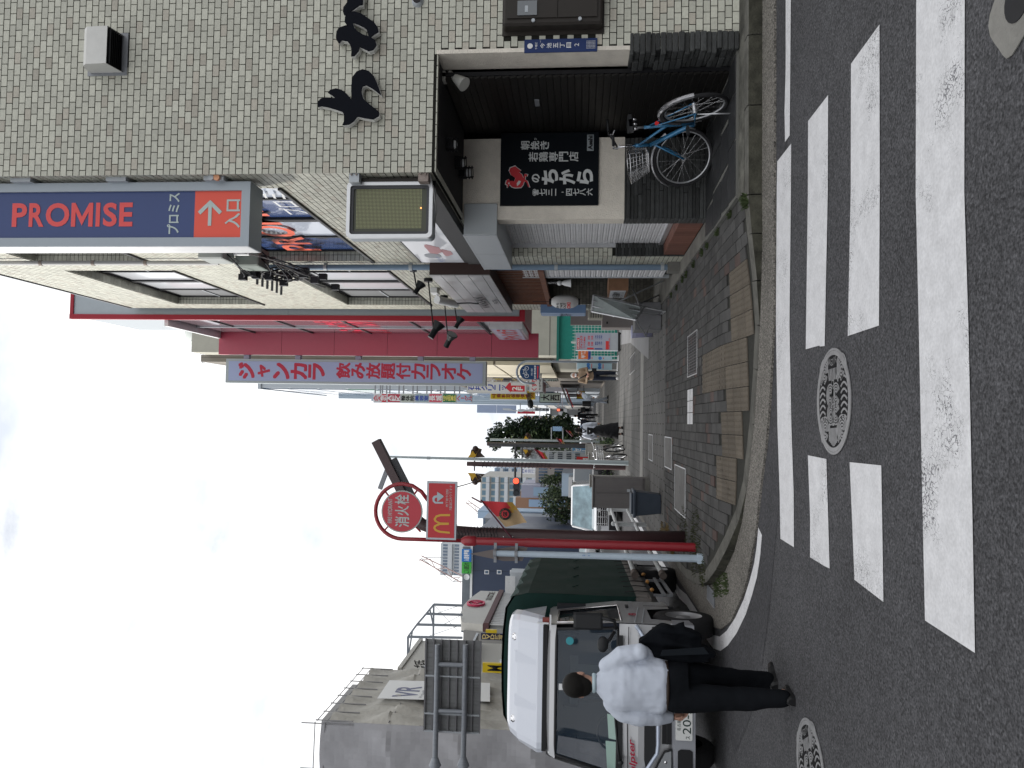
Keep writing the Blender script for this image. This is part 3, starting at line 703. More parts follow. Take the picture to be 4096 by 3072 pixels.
# slate jamb at the right, courses of short stones turning the corner
z=.17
while z<1.2:
    h=.052*random.uniform(.85,1.2); 
    for (y0,y1) in ((YA-.03,YA+.12),(YA+.12,7.99)):
        m=MB(); m.rn=random.random(); p=random.uniform(0,.05); m.bev(3.58-p,3.75,y0-random.uniform(0,.03) if y0<YA else y0,y1+random.uniform(0,.03),z+.003,min(z+h,1.2)-.002,.007); m.build('slate_stone',slate,bA)
    z+=h
# dark slatted shutter facing the porch
sh=M('dark_brown_shutter',(.014,.013,.012),.5,var=.15,vs=20)
m=MB(); m.box(3.52,3.56,7.95,9.9,.17,3.085); m.build('shutter_back',black,bA)
k=0; z=.18
while z<3.05:
    m=MB(); m.rn=random.random(); m.beam((3.508,7.96,z+.036),(3.508,9.5,z+.036),.068,.022,up=V((1,0,.25))); m.build('shutter_slat',sh,bA); z+=.074
m=MB(); m.box(3.475,3.49,8.5,8.66,2.12,2.17); m.build('shutter_handle',grey,bA)
# porch floor
flo=M('black_floor_slabs',(.018,.019,.021),.45,var=.25,vs=6,bump=.3,bs=20,spec=.6)
fl=MB(); fl.box(XA-.28,3.6,YA+.01,9.5,.12,.188); fl.build('floor_bed',M('pale_joint',(.12,.12,.11),.9),bA)
pts=[(XA-.25,YA+.02)]
cells=[]; 
ys=[YA+.02,8.02,8.45,8.95,9.47]
for r_ in range(4):
    x=XA-.26; 
    while x<3.55:
        w_=random.uniform(.3,.55); q=min(x+w_,3.55)
        j=[random.uniform(-.04,.04) for _ in range(4)]
        m=MB(); m.rn=random.random(); y0,y1=ys[r_],ys[r_+1]
        m.slab([[(x+.006+max(0,j[0]),y0+.006,.188),(q-.006+min(0,j[1]),y0+.006,.188),(q-.006+min(0,j[2]),y1-.006,.188),(x+.006+max(0,j[3]),y1-.006,.188)]],(0,0,.008)); m.build('floor_slab',flo,bA); x=q
# silver shutter, steps, brick pier 2
ssh=M('silver_shutter',(.66,.66,.68),.45,metal=.1,var=.05,streak=.12)
def roller(x,y0,y1,z0,z1,par,name='roller_shutter',pitch=.075):
    o=MB(); z=z0
    n=int((z1-z0)/pitch)
    for k in range(n):
        zz_=z0+k*pitch
        prof=[(0,0),(-.012,.008),(-.012,.024),(-.004,.03),(-.012,.036),(-.012,.06),(0,.068),(0,pitch)]
        for (a,b),(c,d) in zip(prof,prof[1:]): o.face([(x+a,y1,zz_+b),(x+a,y0,zz_+b),(x+c,y0,zz_+d),(x+c,y1,zz_+d)])
    return o.build(name,ssh,par)
roller(2.62,9.6,11.62,.52,2.75,bA)
m=MB(); m.box(2.55,2.63,11.6,11.63,.4,2.72); m.box(2.58,2.64,9.6,11.62,.47,.53); m.build('shutter_rail',alu,bA)
rt=M('red_brown_tile',(.17,.075,.055),.6,var=.15,rnd=.2,vs=12)
y=9.75
while y<12.4:
    m=MB(); m.rn=random.random(); m.box(2.44,2.7,y,y+.105,.17,.46); m.build('step_tile',rt,bA); y+=.113
m=MB(); m.box(2.5,2.75,9.7,12.45,.16,.455); m.build('step_core',grout,bA)
rv=MB(); z=.17; j=0      # jamb face of the second pier, looking at us
nz_=int((2.66-.17)/TR)
while z<2.7:
    x=XA+(0 if j%2 else -TP/2)
    if z>1.15:
        while x<2.62:
            a,b=max(x,XA),min(x+TP-.0085,2.62)
            if b-a>.02: rv.rn=random.random(); rv.box(a,b,11.612,11.62,z,z+TR-.0085)
            x+=TP
    z+=TR; j+=1
rv.build('jamb_tiles',[tileM],bA)['kind']='stuff'
m=MB(); m.box(XA+.004,2.64,11.62,11.9,.17,2.75); m.build('second_pier',grout,bA)
stack(XA-.01,2.62,11.59,11.63,.17,1.15,'y',bA,.05,.02)
m=MB(); 
for k in range(27):
    z=.2+k*.09; m.box(XA-.03,XA,12.0,12.28,z,z+.05)
roller(XA+.0,12.45,13.25,.3,2.6,bA,'ribbed_panel',.085)
m=MB(); m.box(XA-.02,XA+.03,13.25,13.31,.2,2.62); m.build('door_post',lgrey,bA)
# entrance recess of the restaurant
m=MB()
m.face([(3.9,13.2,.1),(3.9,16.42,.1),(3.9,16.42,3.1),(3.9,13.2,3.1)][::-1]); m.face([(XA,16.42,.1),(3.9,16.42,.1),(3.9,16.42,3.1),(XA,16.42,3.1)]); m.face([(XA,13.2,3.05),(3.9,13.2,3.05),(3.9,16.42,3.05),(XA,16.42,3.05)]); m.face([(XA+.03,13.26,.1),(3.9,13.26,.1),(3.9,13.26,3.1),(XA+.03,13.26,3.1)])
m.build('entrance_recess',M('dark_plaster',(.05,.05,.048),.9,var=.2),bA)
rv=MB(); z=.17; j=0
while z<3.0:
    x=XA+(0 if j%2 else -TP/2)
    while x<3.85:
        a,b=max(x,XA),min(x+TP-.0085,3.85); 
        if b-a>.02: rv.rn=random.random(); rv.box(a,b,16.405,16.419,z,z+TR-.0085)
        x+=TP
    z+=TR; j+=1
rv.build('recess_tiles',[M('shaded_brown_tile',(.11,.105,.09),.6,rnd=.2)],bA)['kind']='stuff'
m=MB(); m.box(3.3,3.36,14.2,15.6,.2,2.2); m.box(3.2,3.3,14.1,14.2,.17,2.3); m.box(3.2,3.3,15.6,15.7,.17,2.3); m.box(3.2,3.3,14.1,15.7,2.3,2.42); m.build('door',darkgrey,bA)
# wood lattice above the entrance
wood=M('brown_timber',(.17,.065,.035),.55,var=.3,vs=12,streak=.3)
y=12.62
while y<16.38:
    m=MB(); m.box(XA-.012,XA+.004,y,y+.035,2.33,3.02); m.build('lattice_slat',wood,bA); y+=.15
m=MB(); m.box(XA-.05,XA+.04,12.55,16.42,2.24,2.33); m.build('lattice_rail',wood,bA)
m=MB(); m.box(XA+.03,XA+.04,12.6,16.4,2.33,3.05); m.build('lattice_back',black,bA)
# coping
m=MB(); m.box(XA-.015,FX1,YA-.015,AY1+.01,WZ1,WZ1+.04); m.build('coping',grey,bA)
# ---------------- things on the tiled building
# ventilation hood on front wall
t=thing('vent_hood','white curved vent hood on the tiled front wall, high above the sign letters','vent hood',(3.67,YA,6.31))
x0,x1=3.48,3.86; z0,z1=6.33,6.66; m=MB()
prof=[(0,z1),(.10,z1-.004),(.17,z1-.03),(.21,z1-.08),(.22,z0+.03)]
for s_,(xa,xb) in enumerate(((x0,x1),)):
    for (a,b),(c,d) in zip(prof,prof[1:]): m.face([(xa,YA-a-.01,b),(xa,YA-c-.01,d),(xb,YA-c-.01,d),(xb,YA-a-.01,b)],True)
    for xx,rev in ((xa,1),(xb,0)):
        pl=[(xx,YA-a-.01,b) for a,b in prof]+[(xx,YA-.01,z0-.02)]
        m.face(pl if rev else pl[::-1])
m.build('hood',M('ivory_enamel',(.62,.62,.6),.4,var=.04,grime=.1),t)
m=MB(); m.box(x0-.03,x1+.03,YA-.014,YA-.0,z0-.06,z1+.03)
for k in range(6): zz_=z0+.02+k*.03; 
m.build('back_plate',grey,t)
m=MB()
for k in range(7): y=YA-.03-k*.028; m.beam((x0+.01,y,z0+.012+.002*k),(x1-.01,y,z0+.012+.002*k),.004,.03)
m.build('louvre',black,t)
# round vent at the picture edge
c=py(1672,8,YA); t=thing('round_vent','small round black pipe vent on the tiled wall at the picture edge','vent',(c.x,YA,c.z))
m=MB(); m.lathe((c.x,YA,c.z),[(0,.06),(.035,.06),(.05,.045),(.062,0)],axis=(0,-1,0),n=20); m.build('rim',lgrey,t)
m=MB(); m.cyl((c.x,YA-.055,c.z),(c.x,YA-.066,c.z),.04,n=16); m.build('opening',black,t)
# meter cabinet
t=thing('meter_cabinet','dark brown electricity meter cabinet on the tiled wall above the blue address plate','meter cabinet',(4.2,YA,1.46))
br=M('dark_brown_enamel',(.028,.024,.021),.45,var=.08)
m=MB(); m.bev(3.80,4.62,YA-.15,YA-.0,1.47,2.42,.02); m.box(3.76,4.66,YA-.02,YA-.001,1.45,2.44); m.build('case',br,t)
zsm=py(2231,60,YA-.15).z
m=MB(); m.box(3.86,4.57,YA-.165,YA-.15,zsm+.004,2.38); m.build('door',br,t); m=MB(); m.box(3.86,4.57,YA-.165,YA-.15,1.52,zsm-.004); m.build('door',br,t)
a,b,c,d=ry(YA-.165,2070,2148,4,62); m=MB(); m.box(a,b,YA-.175,YA-.164,c,d); m.build('window',glass,t)
a,b,c,d=ry(YA-.165,2100,2112,25,50); m=MB(); m.box(a,b,YA-.178,YA-.174,c,d); m.build('meter_plate',lgrey,t)
for X,Y in ((2133,83),(2320,76)):
    p=py(X,Y,YA-.165); m=MB(); m.cyl((p.x,YA-.165,p.z),(p.x,YA-.18,p.z),.017,n=14); m.build('button',lgrey,t)
# address plate
y=YA-.02; t=thing('address_plate','narrow blue district address plate beside the stucco jamb','address plate',(3.66,YA,1.5)); blu=M('plate_blue',(.012,.03,.115),.4)
m=MB(); a,b,c,d=ry(y,2097,2389,155,208); m.box(a,b,y,YA-.009,c,d); m.build('plate',blu,t)
m=MB(); W=b-a; Hh=d-c
def cell(ch,f0,f1,wf=.6,xo=.2,bold=0): put(m,ch,(a+W*xo,y,d-Hh*f1),XR,ZU,W*wf,Hh*(f1-f0),bold,res=2)
m.cyl((a+W*.5,y-.001,d-Hh*.08),(a+W*.5,y-.003,d-Hh*.08),W*.2,n=20); cell('千種区',.15,.18,.55,.22); 
for i,ch in enumerate('今池五丁目'): cell(ch,.22+.09*i,.285+.09*i,.4,.3,.01)
cell('いまいけ',.215,.23,.3,.7); cell('2',.69,.75,.22,.4)
for i in range(7): m.box(a+W*.22,a+W*.8,y-.003,y-.001,d-Hh*(.86+.018*i),d-Hh*(.86+.018*i)+.0015)
for i in range(6): m.box(a+W*(.22+.11*i),a+W*(.22+.11*i)+.0015,y-.0032,y-.0012,d-Hh*.975,d-Hh*.85)
m.build('lettering',white,t)
# relief letters ち か (two big brush letters), traced outlines built 9 cm thick and standing off the wall
def zc(x,y): return py(1024+x/2.16,y/2.16,YA-.10)
chi=[(535,925),(530,880),(560,850),(600,840),(650,843),(686,848),(660,825),(620,800),(640,775),(690,762),(740,775),(790,815),(828,865),(822,800),(822,740),(835,660),(870,615),(920,597),(975,612),(1020,660),(1050,730),(1070,790),(1080,825),(1040,790),(990,755),(950,735),(920,745),(908,790),(925,850),(980,900),(1040,945),(1062,965),(1060,1000),(1010,1030),(940,1020),(875,1005),(840,1050),(800,1075),(745,1080),(762,1040),(765,1000),(745,965),(690,945),(620,925),(560,915)]
ka=[(690,320),(695,270),(715,238),(760,222),(800,222),(828,238),(785,215),(765,190),(768,145),(800,105),(845,97),(900,110),(960,150),(1020,190),(1048,230),(1057,275),(1030,290),(990,320),(1030,345),(1040,390),(1010,430),(970,440),(930,420),(895,405),(885,440),(850,480),(820,485),(825,440),(815,390),(790,355),(740,345),(715,375),(695,345)]
kah=[(835,195),(880,210),(925,232),(955,255),(972,312),(920,295),(870,262),(846,235)]
ka2=[(750,100),(755,60),(790,15),(800,-60),(930,-70),(922,0),(920,40),(890,45),(850,75),(800,110),(778,135),(760,128)]
ra3=[(850,-120),(900,-400),(700,-420),(650,-200),(760,-130)]
lt=M('black_letter_face',(.004,.005,.009),.5,spec=.06); led=M('letter_edge_white',(.6,.6,.58),.5)
for lp,lab in (([chi],'big black brush letter, leftmost of the raised letters on the tiled wall'),([ka,kah],'big black brush letter with a loop, middle of the raised letters on the tiled wall'),([ka2],'piece of a big black brush letter cut by the picture edge')):
    L3=[[zc(*p) for p in l] for l in lp]; fl=[p for l in L3 for p in l]; cx=sum(p.x for p in fl)/len(fl); mz=min(p.z for p in fl)
    t=thing('raised_letter',lab,'sign letter',(cx,YA-.05,mz),'raised sign letters on the tiled wall')
    m=MB(); m.slab([[p+V((0,.012,0)) for p in l] for l in L3],(0,-.012,0)); m.build('face',lt,t)
    m=MB(); cen=V((cx,0,0)); m.slab([[p+V((-.006,.07,-.006)) for p in l] for l in L3],(0,-.055,0)); m.build('edge',led,t)
# ---------------- projecting vertical sign
t=thing('projecting_sign','tall blue projecting sign with coral lettering PROMISE and an arrow panel','projecting sign',(2.05,7.9,4.98)); y=7.75
navy=M('sign_navy',(.018,.045,.17),.4,spec=.5); coral=M('sign_coral',(.78,.11,.075),.4); cor2=M('sign_pink_coral',(.74,.10,.10),.45); sil=M('sign_silver',(.33,.37,.41),.4,metal=.2,var=.03)
a,b,c,_=ry(y,100,998,730,985); a=py(500,985,y).x; b=py(500,730,y).x; top=9.2
m=MB(); m.box(a,a+.09,y,y+.32,c,top); m.box(b-.09,b,y,y+.32,c,top); m.box(a+.09,b-.09,y,y+.32,c,c+.09); m.box(a+.09,b-.09,y+.04,y+.3,c+.09,top); m.build('case',sil,t)
m=MB(); m.box(a-.004,a,y+.01,y+.31,c+.01,top); m.build('side_panel',white,t)
ia,ib,ic=a+.09,b-.09,c+.09; zr=py(773,850,y).z
m=MB(); m.box(ia,ib,y+.028,y+.04,zr,top); m.build('blue_face',navy,t); m=MB(); m.box(ia,ib,y+.028,y+.04,ic,zr); m.build('coral_face',coral,t)
yy=y+.028; W=ib-ia
def pz(X): return py(X,855,yy).z
m=MB(); xx0=py(300,907,yy).x; xx1=py(300,812,yy).x; hh_=xx1-xx0
for ch,(g0,g1) in {'P':(107,235),'R':(253,383),'O':(398,602),'M':(618,805),'I':(830,866),'S':(893,1013),'E':(1033,1148)}.items():
    za_,zb_=pz(g0/2.16),pz(g1/2.16)
    if ch in 'MI':
        q=[(0,0),(.2,0),(.2,.62),(.5,.05),(.8,.62),(.8,0),(1,0),(1,1),(.82,1),(.5,.42),(.18,1),(0,1)] if ch=='M' else [(0,0),(1,0),(1,1),(0,1)]
        m.slab([[(xx0+hh_*v,yy-.001,za_-(za_-zb_)*u) for u,v in q]],(0,-.003,0))
    else: put(m,ch,(xx0,yy,za_),(0,0,-1),(1,0,0),za_-zb_,hh_,bold=.028,off=.004,res=4)
m.build('lettering',cor2,t)
m=MB(); put(m,'プロミス',(py(700,936,yy).x,yy,pz(718)),XR,ZU,py(700,772,yy).x-py(700,936,yy).x,pz(670)-pz(718),bold=.02,off=.004)
put(m,'入口',(py(930,912,yy).x,yy,pz(962)),XR,ZU,py(930,798,yy).x-py(930,912,yy).x,pz(900)-pz(962),bold=.02,off=.004)
ax0,ax1=py(840,903,yy).x,py(840,808,yy).x; zc_=pz(840); m.box(ax0,ax1-.02,yy-.004,yy-.001,zc_-.018,zc_+.018)
for s_ in (-1,1): m.slab([[(ax1,yy-.0012,zc_),(ax1-.03,yy-.0012,zc_+s_*.0),(ax1-.13,yy-.0012,zc_+s_*.1),(ax1-.10,yy-.0012,zc_+s_*.128),(ax1+.02,yy-.0012,zc_)]],(0,-.003,0))
m.build('white_lettering',M('sign_pale',(.48,.56,.55),.45),t)
for X in (72,455,847):
    zt,zb=py(X-38,690,7.66).z,py(X+42,690,7.66).z; m=MB(); m.box(b-.0,XA+.06,YA+.06,YA+.26,zb,zt); m.build('bracket',lgrey,t)
p=py(870,712,YA+.06)
t2=thing('alarm_lamp','small round orange lamp on the lowest sign bracket','lamp',(p.x,YA+.05,p.z)); m=MB(); m.cyl((p.x,YA+.06,p.z),(p.x,YA+.03,p.z),.032,n=18); m.build('lens',M('orange_lens',(.7,.35,.2),.3),t2)
m=MB(); q=py(848,712,YA+.06); m.cyl((q.x,YA+.06,q.z),(q.x,YA+.03,q.z),.03,n=18); m.build('cap',lgrey,t2)
# ---------------- LED matrix sign
t=thing('led_sign','switched-off dot matrix display in a rounded silver case on rusty brackets','display sign',(2.1,7.9,3.13)); y=7.72
a,b,c,d=ry(y,1383,1728,724,948)
def rrect(a,b,c,d,r,y,n=5):
    o=[]
    for cx,cz,a0 in ((b-r,d-r,0),(a+r,d-r,90),(a+r,c+r,180),(b-r,c+r,270)):
        for k in range(n+1): t_=R(a0+90*k/n); o.append((cx+r*math.cos(t_),y,cz+r*math.sin(t_)))
    return o
m=MB(); m.slab([rrect(a,b,c,d,.045,y+.2)],(0,-.13,0)); m.build('case',sil,t)
m=MB(); o1=rrect(a,b,c,d,.045,y+.07); i1=rrect(a+.035,b-.035,c+.035,d-.035,.03,y+.07); m.slab([o1,i1],(0,-.05,0)); m.build('rim',alu,t)
m=MB(); i2=rrect(a+.035,b-.035,c+.035,d-.035,.03,y+.07); i3=rrect(a+.065,b-.065,c+.065,d-.065,.02,y+.07); m.slab([i2,i3],(0,-.03,0)); m.build('gasket',darkgrey,t)
pa,pb,pc_,pd_=a+.06,b-.06,c+.06,d-.06
m=MB(); m.box(pa,pb,y+.055,y+.07,pc_,pd_); m.build('panel',M('display_face',(.075,.08,.06),.35),t)
m=MB(); nx,nzz=30,48; da,db,dc,dd=ry(y+.05,1424,1687,750,914)
for i in range(nx):
    for j in range(nzz):
        x=da+(db-da)*(i+.5)/nx; z=dc+(dd-dc)*(j+.5)/nzz; r_=.0042; m.face([(x-r_,y+.052,z-r_),(x+r_,y+.052,z-r_),(x+r_,y+.052,z+r_),(x-r_,y+.052,z+r_)])
o=m.build('display_dots',M('led_off',(.36,.37,.2),.4),t); o['kind']='stuff'
p=py(1684,832,y+.05); m=MB(); m.box(p.x-.006,p.x+.006,y+.046,y+.05,p.z-.006,p.z+.006); m.build('lit_dot',M('led_on',(1,.4,.1),.4,emit=(1,.35,.1),es=3),t)
rust=M('rusty_steel',(.24,.2,.18),.7,var=.35,vs=18)
for X in (1415,1692):
    p=py(X,700,YA); m=MB(); m.box(b-.03,XA+.02,YA-.02+.03,YA+.14,p.z-.05,p.z+.05); m.build('bracket',rust if X>1500 else lgrey,t)
    for s_ in (-1,1): m=MB(); m.cyl((b+.04,YA+.01,p.z+s_*.025),(b+.04,YA-.01,p.z+s_*.025),.008,n=8); m.build('bolt',rust,t)
m=MB(); m.box(b+.0,b+.03,YA+.1,YA+.16,c+.1,d-.1); m.build('mount_rail',br,t)
pts=[py(1668,690,7.7),py(1720,700,7.68),py(1735,760,7.7),py(1745,840,7.78),py(1738,900,7.85),py(1722,945,7.86),py(1706,958,7.86),py(1696,950,7.84)]
cab_=M('grey_cable',(.16,.16,.16),.6)
tag(MB().tube(pts,.008).build('power_cable',cab_),'grey power cable looping down behind the display sign','cable')
# white chicken signboard on the side wall under the windows
t=thing('wall_signboard','faded white signboard with washed-out red and blue print above a black band','signboard',(XA-.06,10,3.3))
m=MB(); m.box(XA-.1,XA-.012,7.95,11.62,3.3,4.02); m.build('case',black,t)
m=MB(); m.box(XA-.104,XA-.1,8.0,11.58,3.36,3.99); m.build('face',M('faded_white_acrylic',(.66,.68,.74),.3,coat=.5),t)
fad=M('faded_red_print',(.62,.33,.35),.5); m=MB()
for (yy0,zz0,r_) in ((9.3,3.72,.1),(9.55,3.6,.07),(10.7,3.65,.13),(10.9,3.5,.09)):
    m.slab([[(XA-.1045,yy0+r_*2.1*math.cos(a)*(1+.3*math.sin(3*a)),zz0+r_*math.sin(a)*(1+.3*math.cos(2*a))) for a in [2*PI*k/22 for k in range(22)]]],(-.002,0,0))
put(m,'若鶏',(XA-.105,9.9,3.48),(0,-1,0),ZU,.5,.4); m.build('print',fad,t)
m=MB(); m.slab([[(XA-.1045,11.1+.16*math.cos(a),3.74+.12*math.sin(a)) for a in [2*PI*k/18 for k in range(18)]]],(-.003,0,0)); m.build('grey_patch',M('patch_grey',(.4,.42,.46),.5),t)
m=MB(); put(m,'やきとり',(XA-.105,11.52,3.62),(0,-1,0),ZU,.35,.1); m.build('blue_print',M('faded_blue',(.2,.27,.55),.5),t)
m=MB(); m.box(XA-.12,XA-.01,7.9,11.63,3.12,3.3); m.build('lower_band',black,t)
# canopy box over the silver shutter
t=thing('shutter_box','grey metal housing box projecting over the silver roller shutter','shutter box',(2.35,10.9,2.66))
ye=px(1946,1078,2.24).y
m=MB(); m.bev(2.245,2.62,9.47,ye,2.66,3.06,.004); m.build('housing',M('box_grey',(.40,.43,.45),.45,metal=.1),t)
for (p,q) in ((9.51,(9.5+ye)/2-.006),((9.5+ye)/2+.006,ye-.01)): m=MB(); m.box(2.238,2.245,p,q,2.665,3.055); m.build('cover_panel',lgrey,t)
m=MB(); m.box(2.236,2.25,9.5,ye,3.05,3.075); m.build('drip_trim',lgrey,t)
# hanging sign on the pier
y=9.5-.035; t=thing('pier_sign','black shop sign with white vertical lettering and a red rooster on the stucco pier','shop sign',(2.95,9.48,1.5))
def s6(x,yy): return (1700+x/2.212,400+yy/2.212)
a=py(*s6(1100,930),y).x; b=py(*s6(1100,290),y).x; d=py(*s6(668,600),y).z; c=py(*s6(1537,600),y).z
m=MB(); m.box(a,b,y,9.499,c,d); m.build('board',M('sign_black',(.005,.007,.010),.5,spec=.08),t)
wl=M('sign_white_letter',(.58,.6,.6),.5); m=MB()
def q6(x0,x1,y0,y1): # zoomed box -> o,w,h
    p=py(*s6(x1,y1),y); r_=py(*s6(x0,y0),y); return (p.x,y,p.z),(r_.x-p.x),(r_.z-p.z)
o_,w_,h_=q6(950,1485,788,845); put_col(m,'☎七三一‐四七八六',o_,XR,ZU,w_,h_,fat=.02)
o_,w_,h_=q6(945,1015,655,730); put(m,'の',o_,XR,ZU,w_,h_,bold=.03)
o_,w_,h_=q6(1030,1490,615,745); put_col(m,'ちから',o_,XR,ZU,w_,h_,bold=.045,gap=.06,res=4)
o_,w_,h_=q6(915,1360,462,543); put_col(m,'若鶏専門店',o_,XR,ZU,w_,h_,fat=.015)
o_,w_,h_=q6(845,1100,365,438); put_col(m,'朝挽き',o_,XR,ZU,w_,h_,fat=.02)
o_,w_,h_=q6(965,990,335,355); put(m,'び',o_,XR,ZU,w_,h_)
m.build('lettering',wl,t)
o_,w_,h_=q6(1435,1492,308,450); m=MB(); m.box(o_[0],o_[0]+w_,y-.004,y-.001,o_[2],o_[2]+h_); m.build('maker_plate',M('plate_silver',(.28,.31,.33),.5),t)
m=MB(); put(m,'Asahi',(o_[0]+.01,y-.004,o_[2]+.012),XR,ZU,w_-.02,h_-.024,bold=.05,italic=.0); m.build('maker_lettering',black,t)
# rooster (plain outline of body, tail, comb and feet)
rooster=[(715,745),(722,712),(745,700),(750,715),(760,720),(768,716),(790,722),(800,690),(762,665),(745,630),(755,603),(800,587),(812,600),(850,628),(832,640),(858,660),(870,690),(868,700),(880,655),(908,660),(902,680),(890,672),(885,705),(905,715),(925,770),(912,768),(898,730),(878,722),(868,752),(850,775),(800,778),(770,770),(750,748),(735,775),(728,768),(732,755)]
ro=lambda g,off: [[py(*s6(gx,gy),y)+V((0,-off,0)) for gx,gy in g]]
cx=sum(p[0] for p in rooster)/len(rooster); cy=sum(p[1] for p in rooster)/len(rooster)
big=[(cx+(p[0]-cx)*1.07,cy+(p[1]-cy)*1.07) for p in rooster]
m=MB(); m.slab(ro(big,.001),(0,-.003,0)); m.build('rooster_outline',wl,t); m=MB(); m.slab(ro(rooster,.004),(0,-.003,0)); m.build('rooster',M('rooster_red',(.5,.03,.04),.5),t)
m=MB(); m.slab(ro([(812,740),(830,715),(850,720),(838,745),(815,765)],.0075),(0,-.002,0)); m.slab(ro([(735,738),(745,730),(750,740),(740,748)],.0075),(0,-.002,0)); m.build('rooster_mark',wl,t)
c=py(2108,507,9.49); tag(MB().cyl((c.x,9.5,c.z),(c.x,9.47,c.z),.018,n=10).build('wall_plug',black),'small black cable plug above the black shop sign','wall fitting')
# porch ceiling lamps
def spot(base,tip,r0,r1,lab,mat_,group=None,name='spot_lamp'):
    t=thing(name,lab,'spot lamp',tuple(base),group); base=V(base); tip=V(tip)
    return t
t=thing('ceiling_spotlight','white cone spotlight on the porch ceiling beside the stucco jamb','spotlight',(3.3,8.6,3.085))
ivory=M('ivory_lamp',(.5,.5,.47),.4); b0=py(1775,310,8.0)
m=MB(); m.bx((b0.x,8.0,3.07),.1,.1,.03); m.cyl((b0.x,8.0,3.06),(b0.x-.0,8.0,2.99),.012,n=8); m.build('mount',ivory,t)
p0=py(1805,300,8.0); p1=py(1858,338,7.95); m=MB(); d_=(p1-p0).normalized(); m.cyl(p0-d_*.03,p0+d_*.06,.035,n=14); m.cyl(p0+d_*.06,p1,.042,.075,n=18); m.build('shade',ivory,t)
for k,(X,Y,yy) in enumerate(((1811,578,8.3),(1845,652,8.9),(1872,690,9.2))):
    p=py(X,Y,yy); t=thing('porch_lamp',('nearest','middle','farthest')[k]+' of the caged white globe lamps under the porch ceiling','lamp',(p.x,yy,p.z),'globe lamps under the porch ceiling')
    m=MB(); m.ball(p,.05); m.build('globe',white,t); m=MB(); m.bx((p.x,yy,3.05),.12,.12,.07); m.cyl((p.x,yy,3.03),(p.x,yy,p.z+.03),.03,n=8); m.build('mount',black,t); m=MB()
    for q in range(4): zz_=p.z-.05+q*.035; m.tube([(p.x+.075*math.cos(a),yy+.075*math.sin(a),zz_) for a in [2*PI*i/12 for i in range(12)]],.006,n=4,closed=True)
    for q in range(4): a=q*PI/2+.4; m.cyl((p.x+.075*math.cos(a),yy+.075*math.sin(a),p.z-.06),(p.x+.075*math.cos(a),yy+.075*math.sin(a),p.z+.08),.006,n=4)
    m.build('cage',black,t)
# ---------------- down pipe, conduit and cable boxes
pipeb=M('blue_grey_pipe',(.17,.24,.33),.5,var=.06,streak=.3)
t=thing('downpipe','blue grey drain pipe running down the tiled side wall','downpipe',(2.3,12.4,.3)); xs_=2.36; yp=px(2200,1069,xs_).y
m=MB(); m.cyl((xs_,yp,.32),(xs_,yp,6.9),.045,n=16); m.build('pipe',pipeb,t)
for z in (.4,2.0,4.25,5.6): m=MB(); m.cyl((xs_,yp,z),(xs_,yp,z+.05),.055,n=16); m.box(xs_,XA,yp-.02,yp+.02,z,z+.05); m.build('clamp',lgrey,t)
m=MB(); m.bx((xs_,yp,.25),.16,.2,.2); m.build('foot',conc,t)
t=thing('conduit','pale vertical cable conduit high on the side wall above the cable boxes','conduit',(2.36,11.9,7.5)); yc=px(400,1052,2.36).y
m=MB(); m.cyl((2.36,yc,7.2),(2.36,yc,12.2),.035,n=12); m.build('tube',M('pale_conduit',(.42,.42,.42),.6,streak=.4),t)
for X in (170,380,590): z=px(X,1052,2.36).z; m=MB(); m.cyl((2.36,yc,z),(2.36,yc,z+.05),.042,n=12); m.build('clamp',rust,t)
t=thing('cable_box','upper grey telecom junction box with loops of wire, on the side wall','junction box',(2.3,11.6,6.6),'telecom boxes on the side wall')
def cablebox(t,X0,X1,Y0,Y1,xpl,n,seed,col):
    random.seed(seed); p=px(X0,(Y0+Y1)/2,xpl); q=px(X1,(Y0+Y1)/2,xpl); y0=px((X0+X1)/2,Y0,xpl).y; y1=px((X0+X1)/2,Y1,xpl).y; zt,zb=p.z,q.z
    m=MB(); m.bev(xpl-.02,XA-.02,y0,min(y1,y0+.4),zb,zt,.02); m.build('box',col,t)
    m=MB(); m.cyl((XA-.14,y0-.07,zb+.1),(XA-.14,y0-.07,zt-.02),.03,n=10); m.build('splice_tube',white,t)
    wires=MB(); blk=MB()
    for k in range(n):
        a=V((XA-.1,y0+random.uniform(0,.5),zb+random.uniform(-.1,.15))); b_=V((random.uniform(2.0,2.25),y0+random.uniform(.4,1.1),zb+random.uniform(-.9,.3))); c_=(a+b_)/2+V((random.uniform(-.25,.05),random.uniform(-.2,.2),random.uniform(-.4,-.1)))
        pts=[a*(1-s)**2+c_*2*s*(1-s)+b_*s*s for s in [i/8 for i in range(9)]]; (wires if k%2 else blk).tube(pts,.009,n=4)
        if k%2==0: blk.bx(b_,.09,.09,.11)
    wires.build('wire',cab_,t)['kind']='stuff'; blk.build('splice',M('black_cable',(.014,.014,.018),.5),t)['kind']='stuff'
    random.seed(11+seed)
cablebox(t,830,925,1028,1062,2.2,16,3,M('box_pale',(.3,.32,.31),.5,grime=.2))
for k in range(6): m=MB(); z=6.65+.0*k; yk=11.9+k*.2; m.box(2.05,XA,yk,yk+.03,6.62,6.65); m.build('hook',darkgrey,t)
t=thing('cable_box','lower greenish telecom junction box with a big coil of black cable','junction box',(2.3,12.6,5.6),'telecom boxes on the side wall')
cablebox(t,985,1075,1058,1100,2.15,12,5,M('box_green',(.19,.22,.2),.5,grime=.2))
m=MB(); cc=px(1130,1098,2.2)
for k in range(5): m.tube([(cc.x+.05*math.sin(3*a+k),cc.y+(.28+.02*k)*math.cos(a),cc.z+(.3+.015*k)*math.sin(a)) for a in [2*PI*i/22 for i in range(22)]],.014,n=5,closed=True)
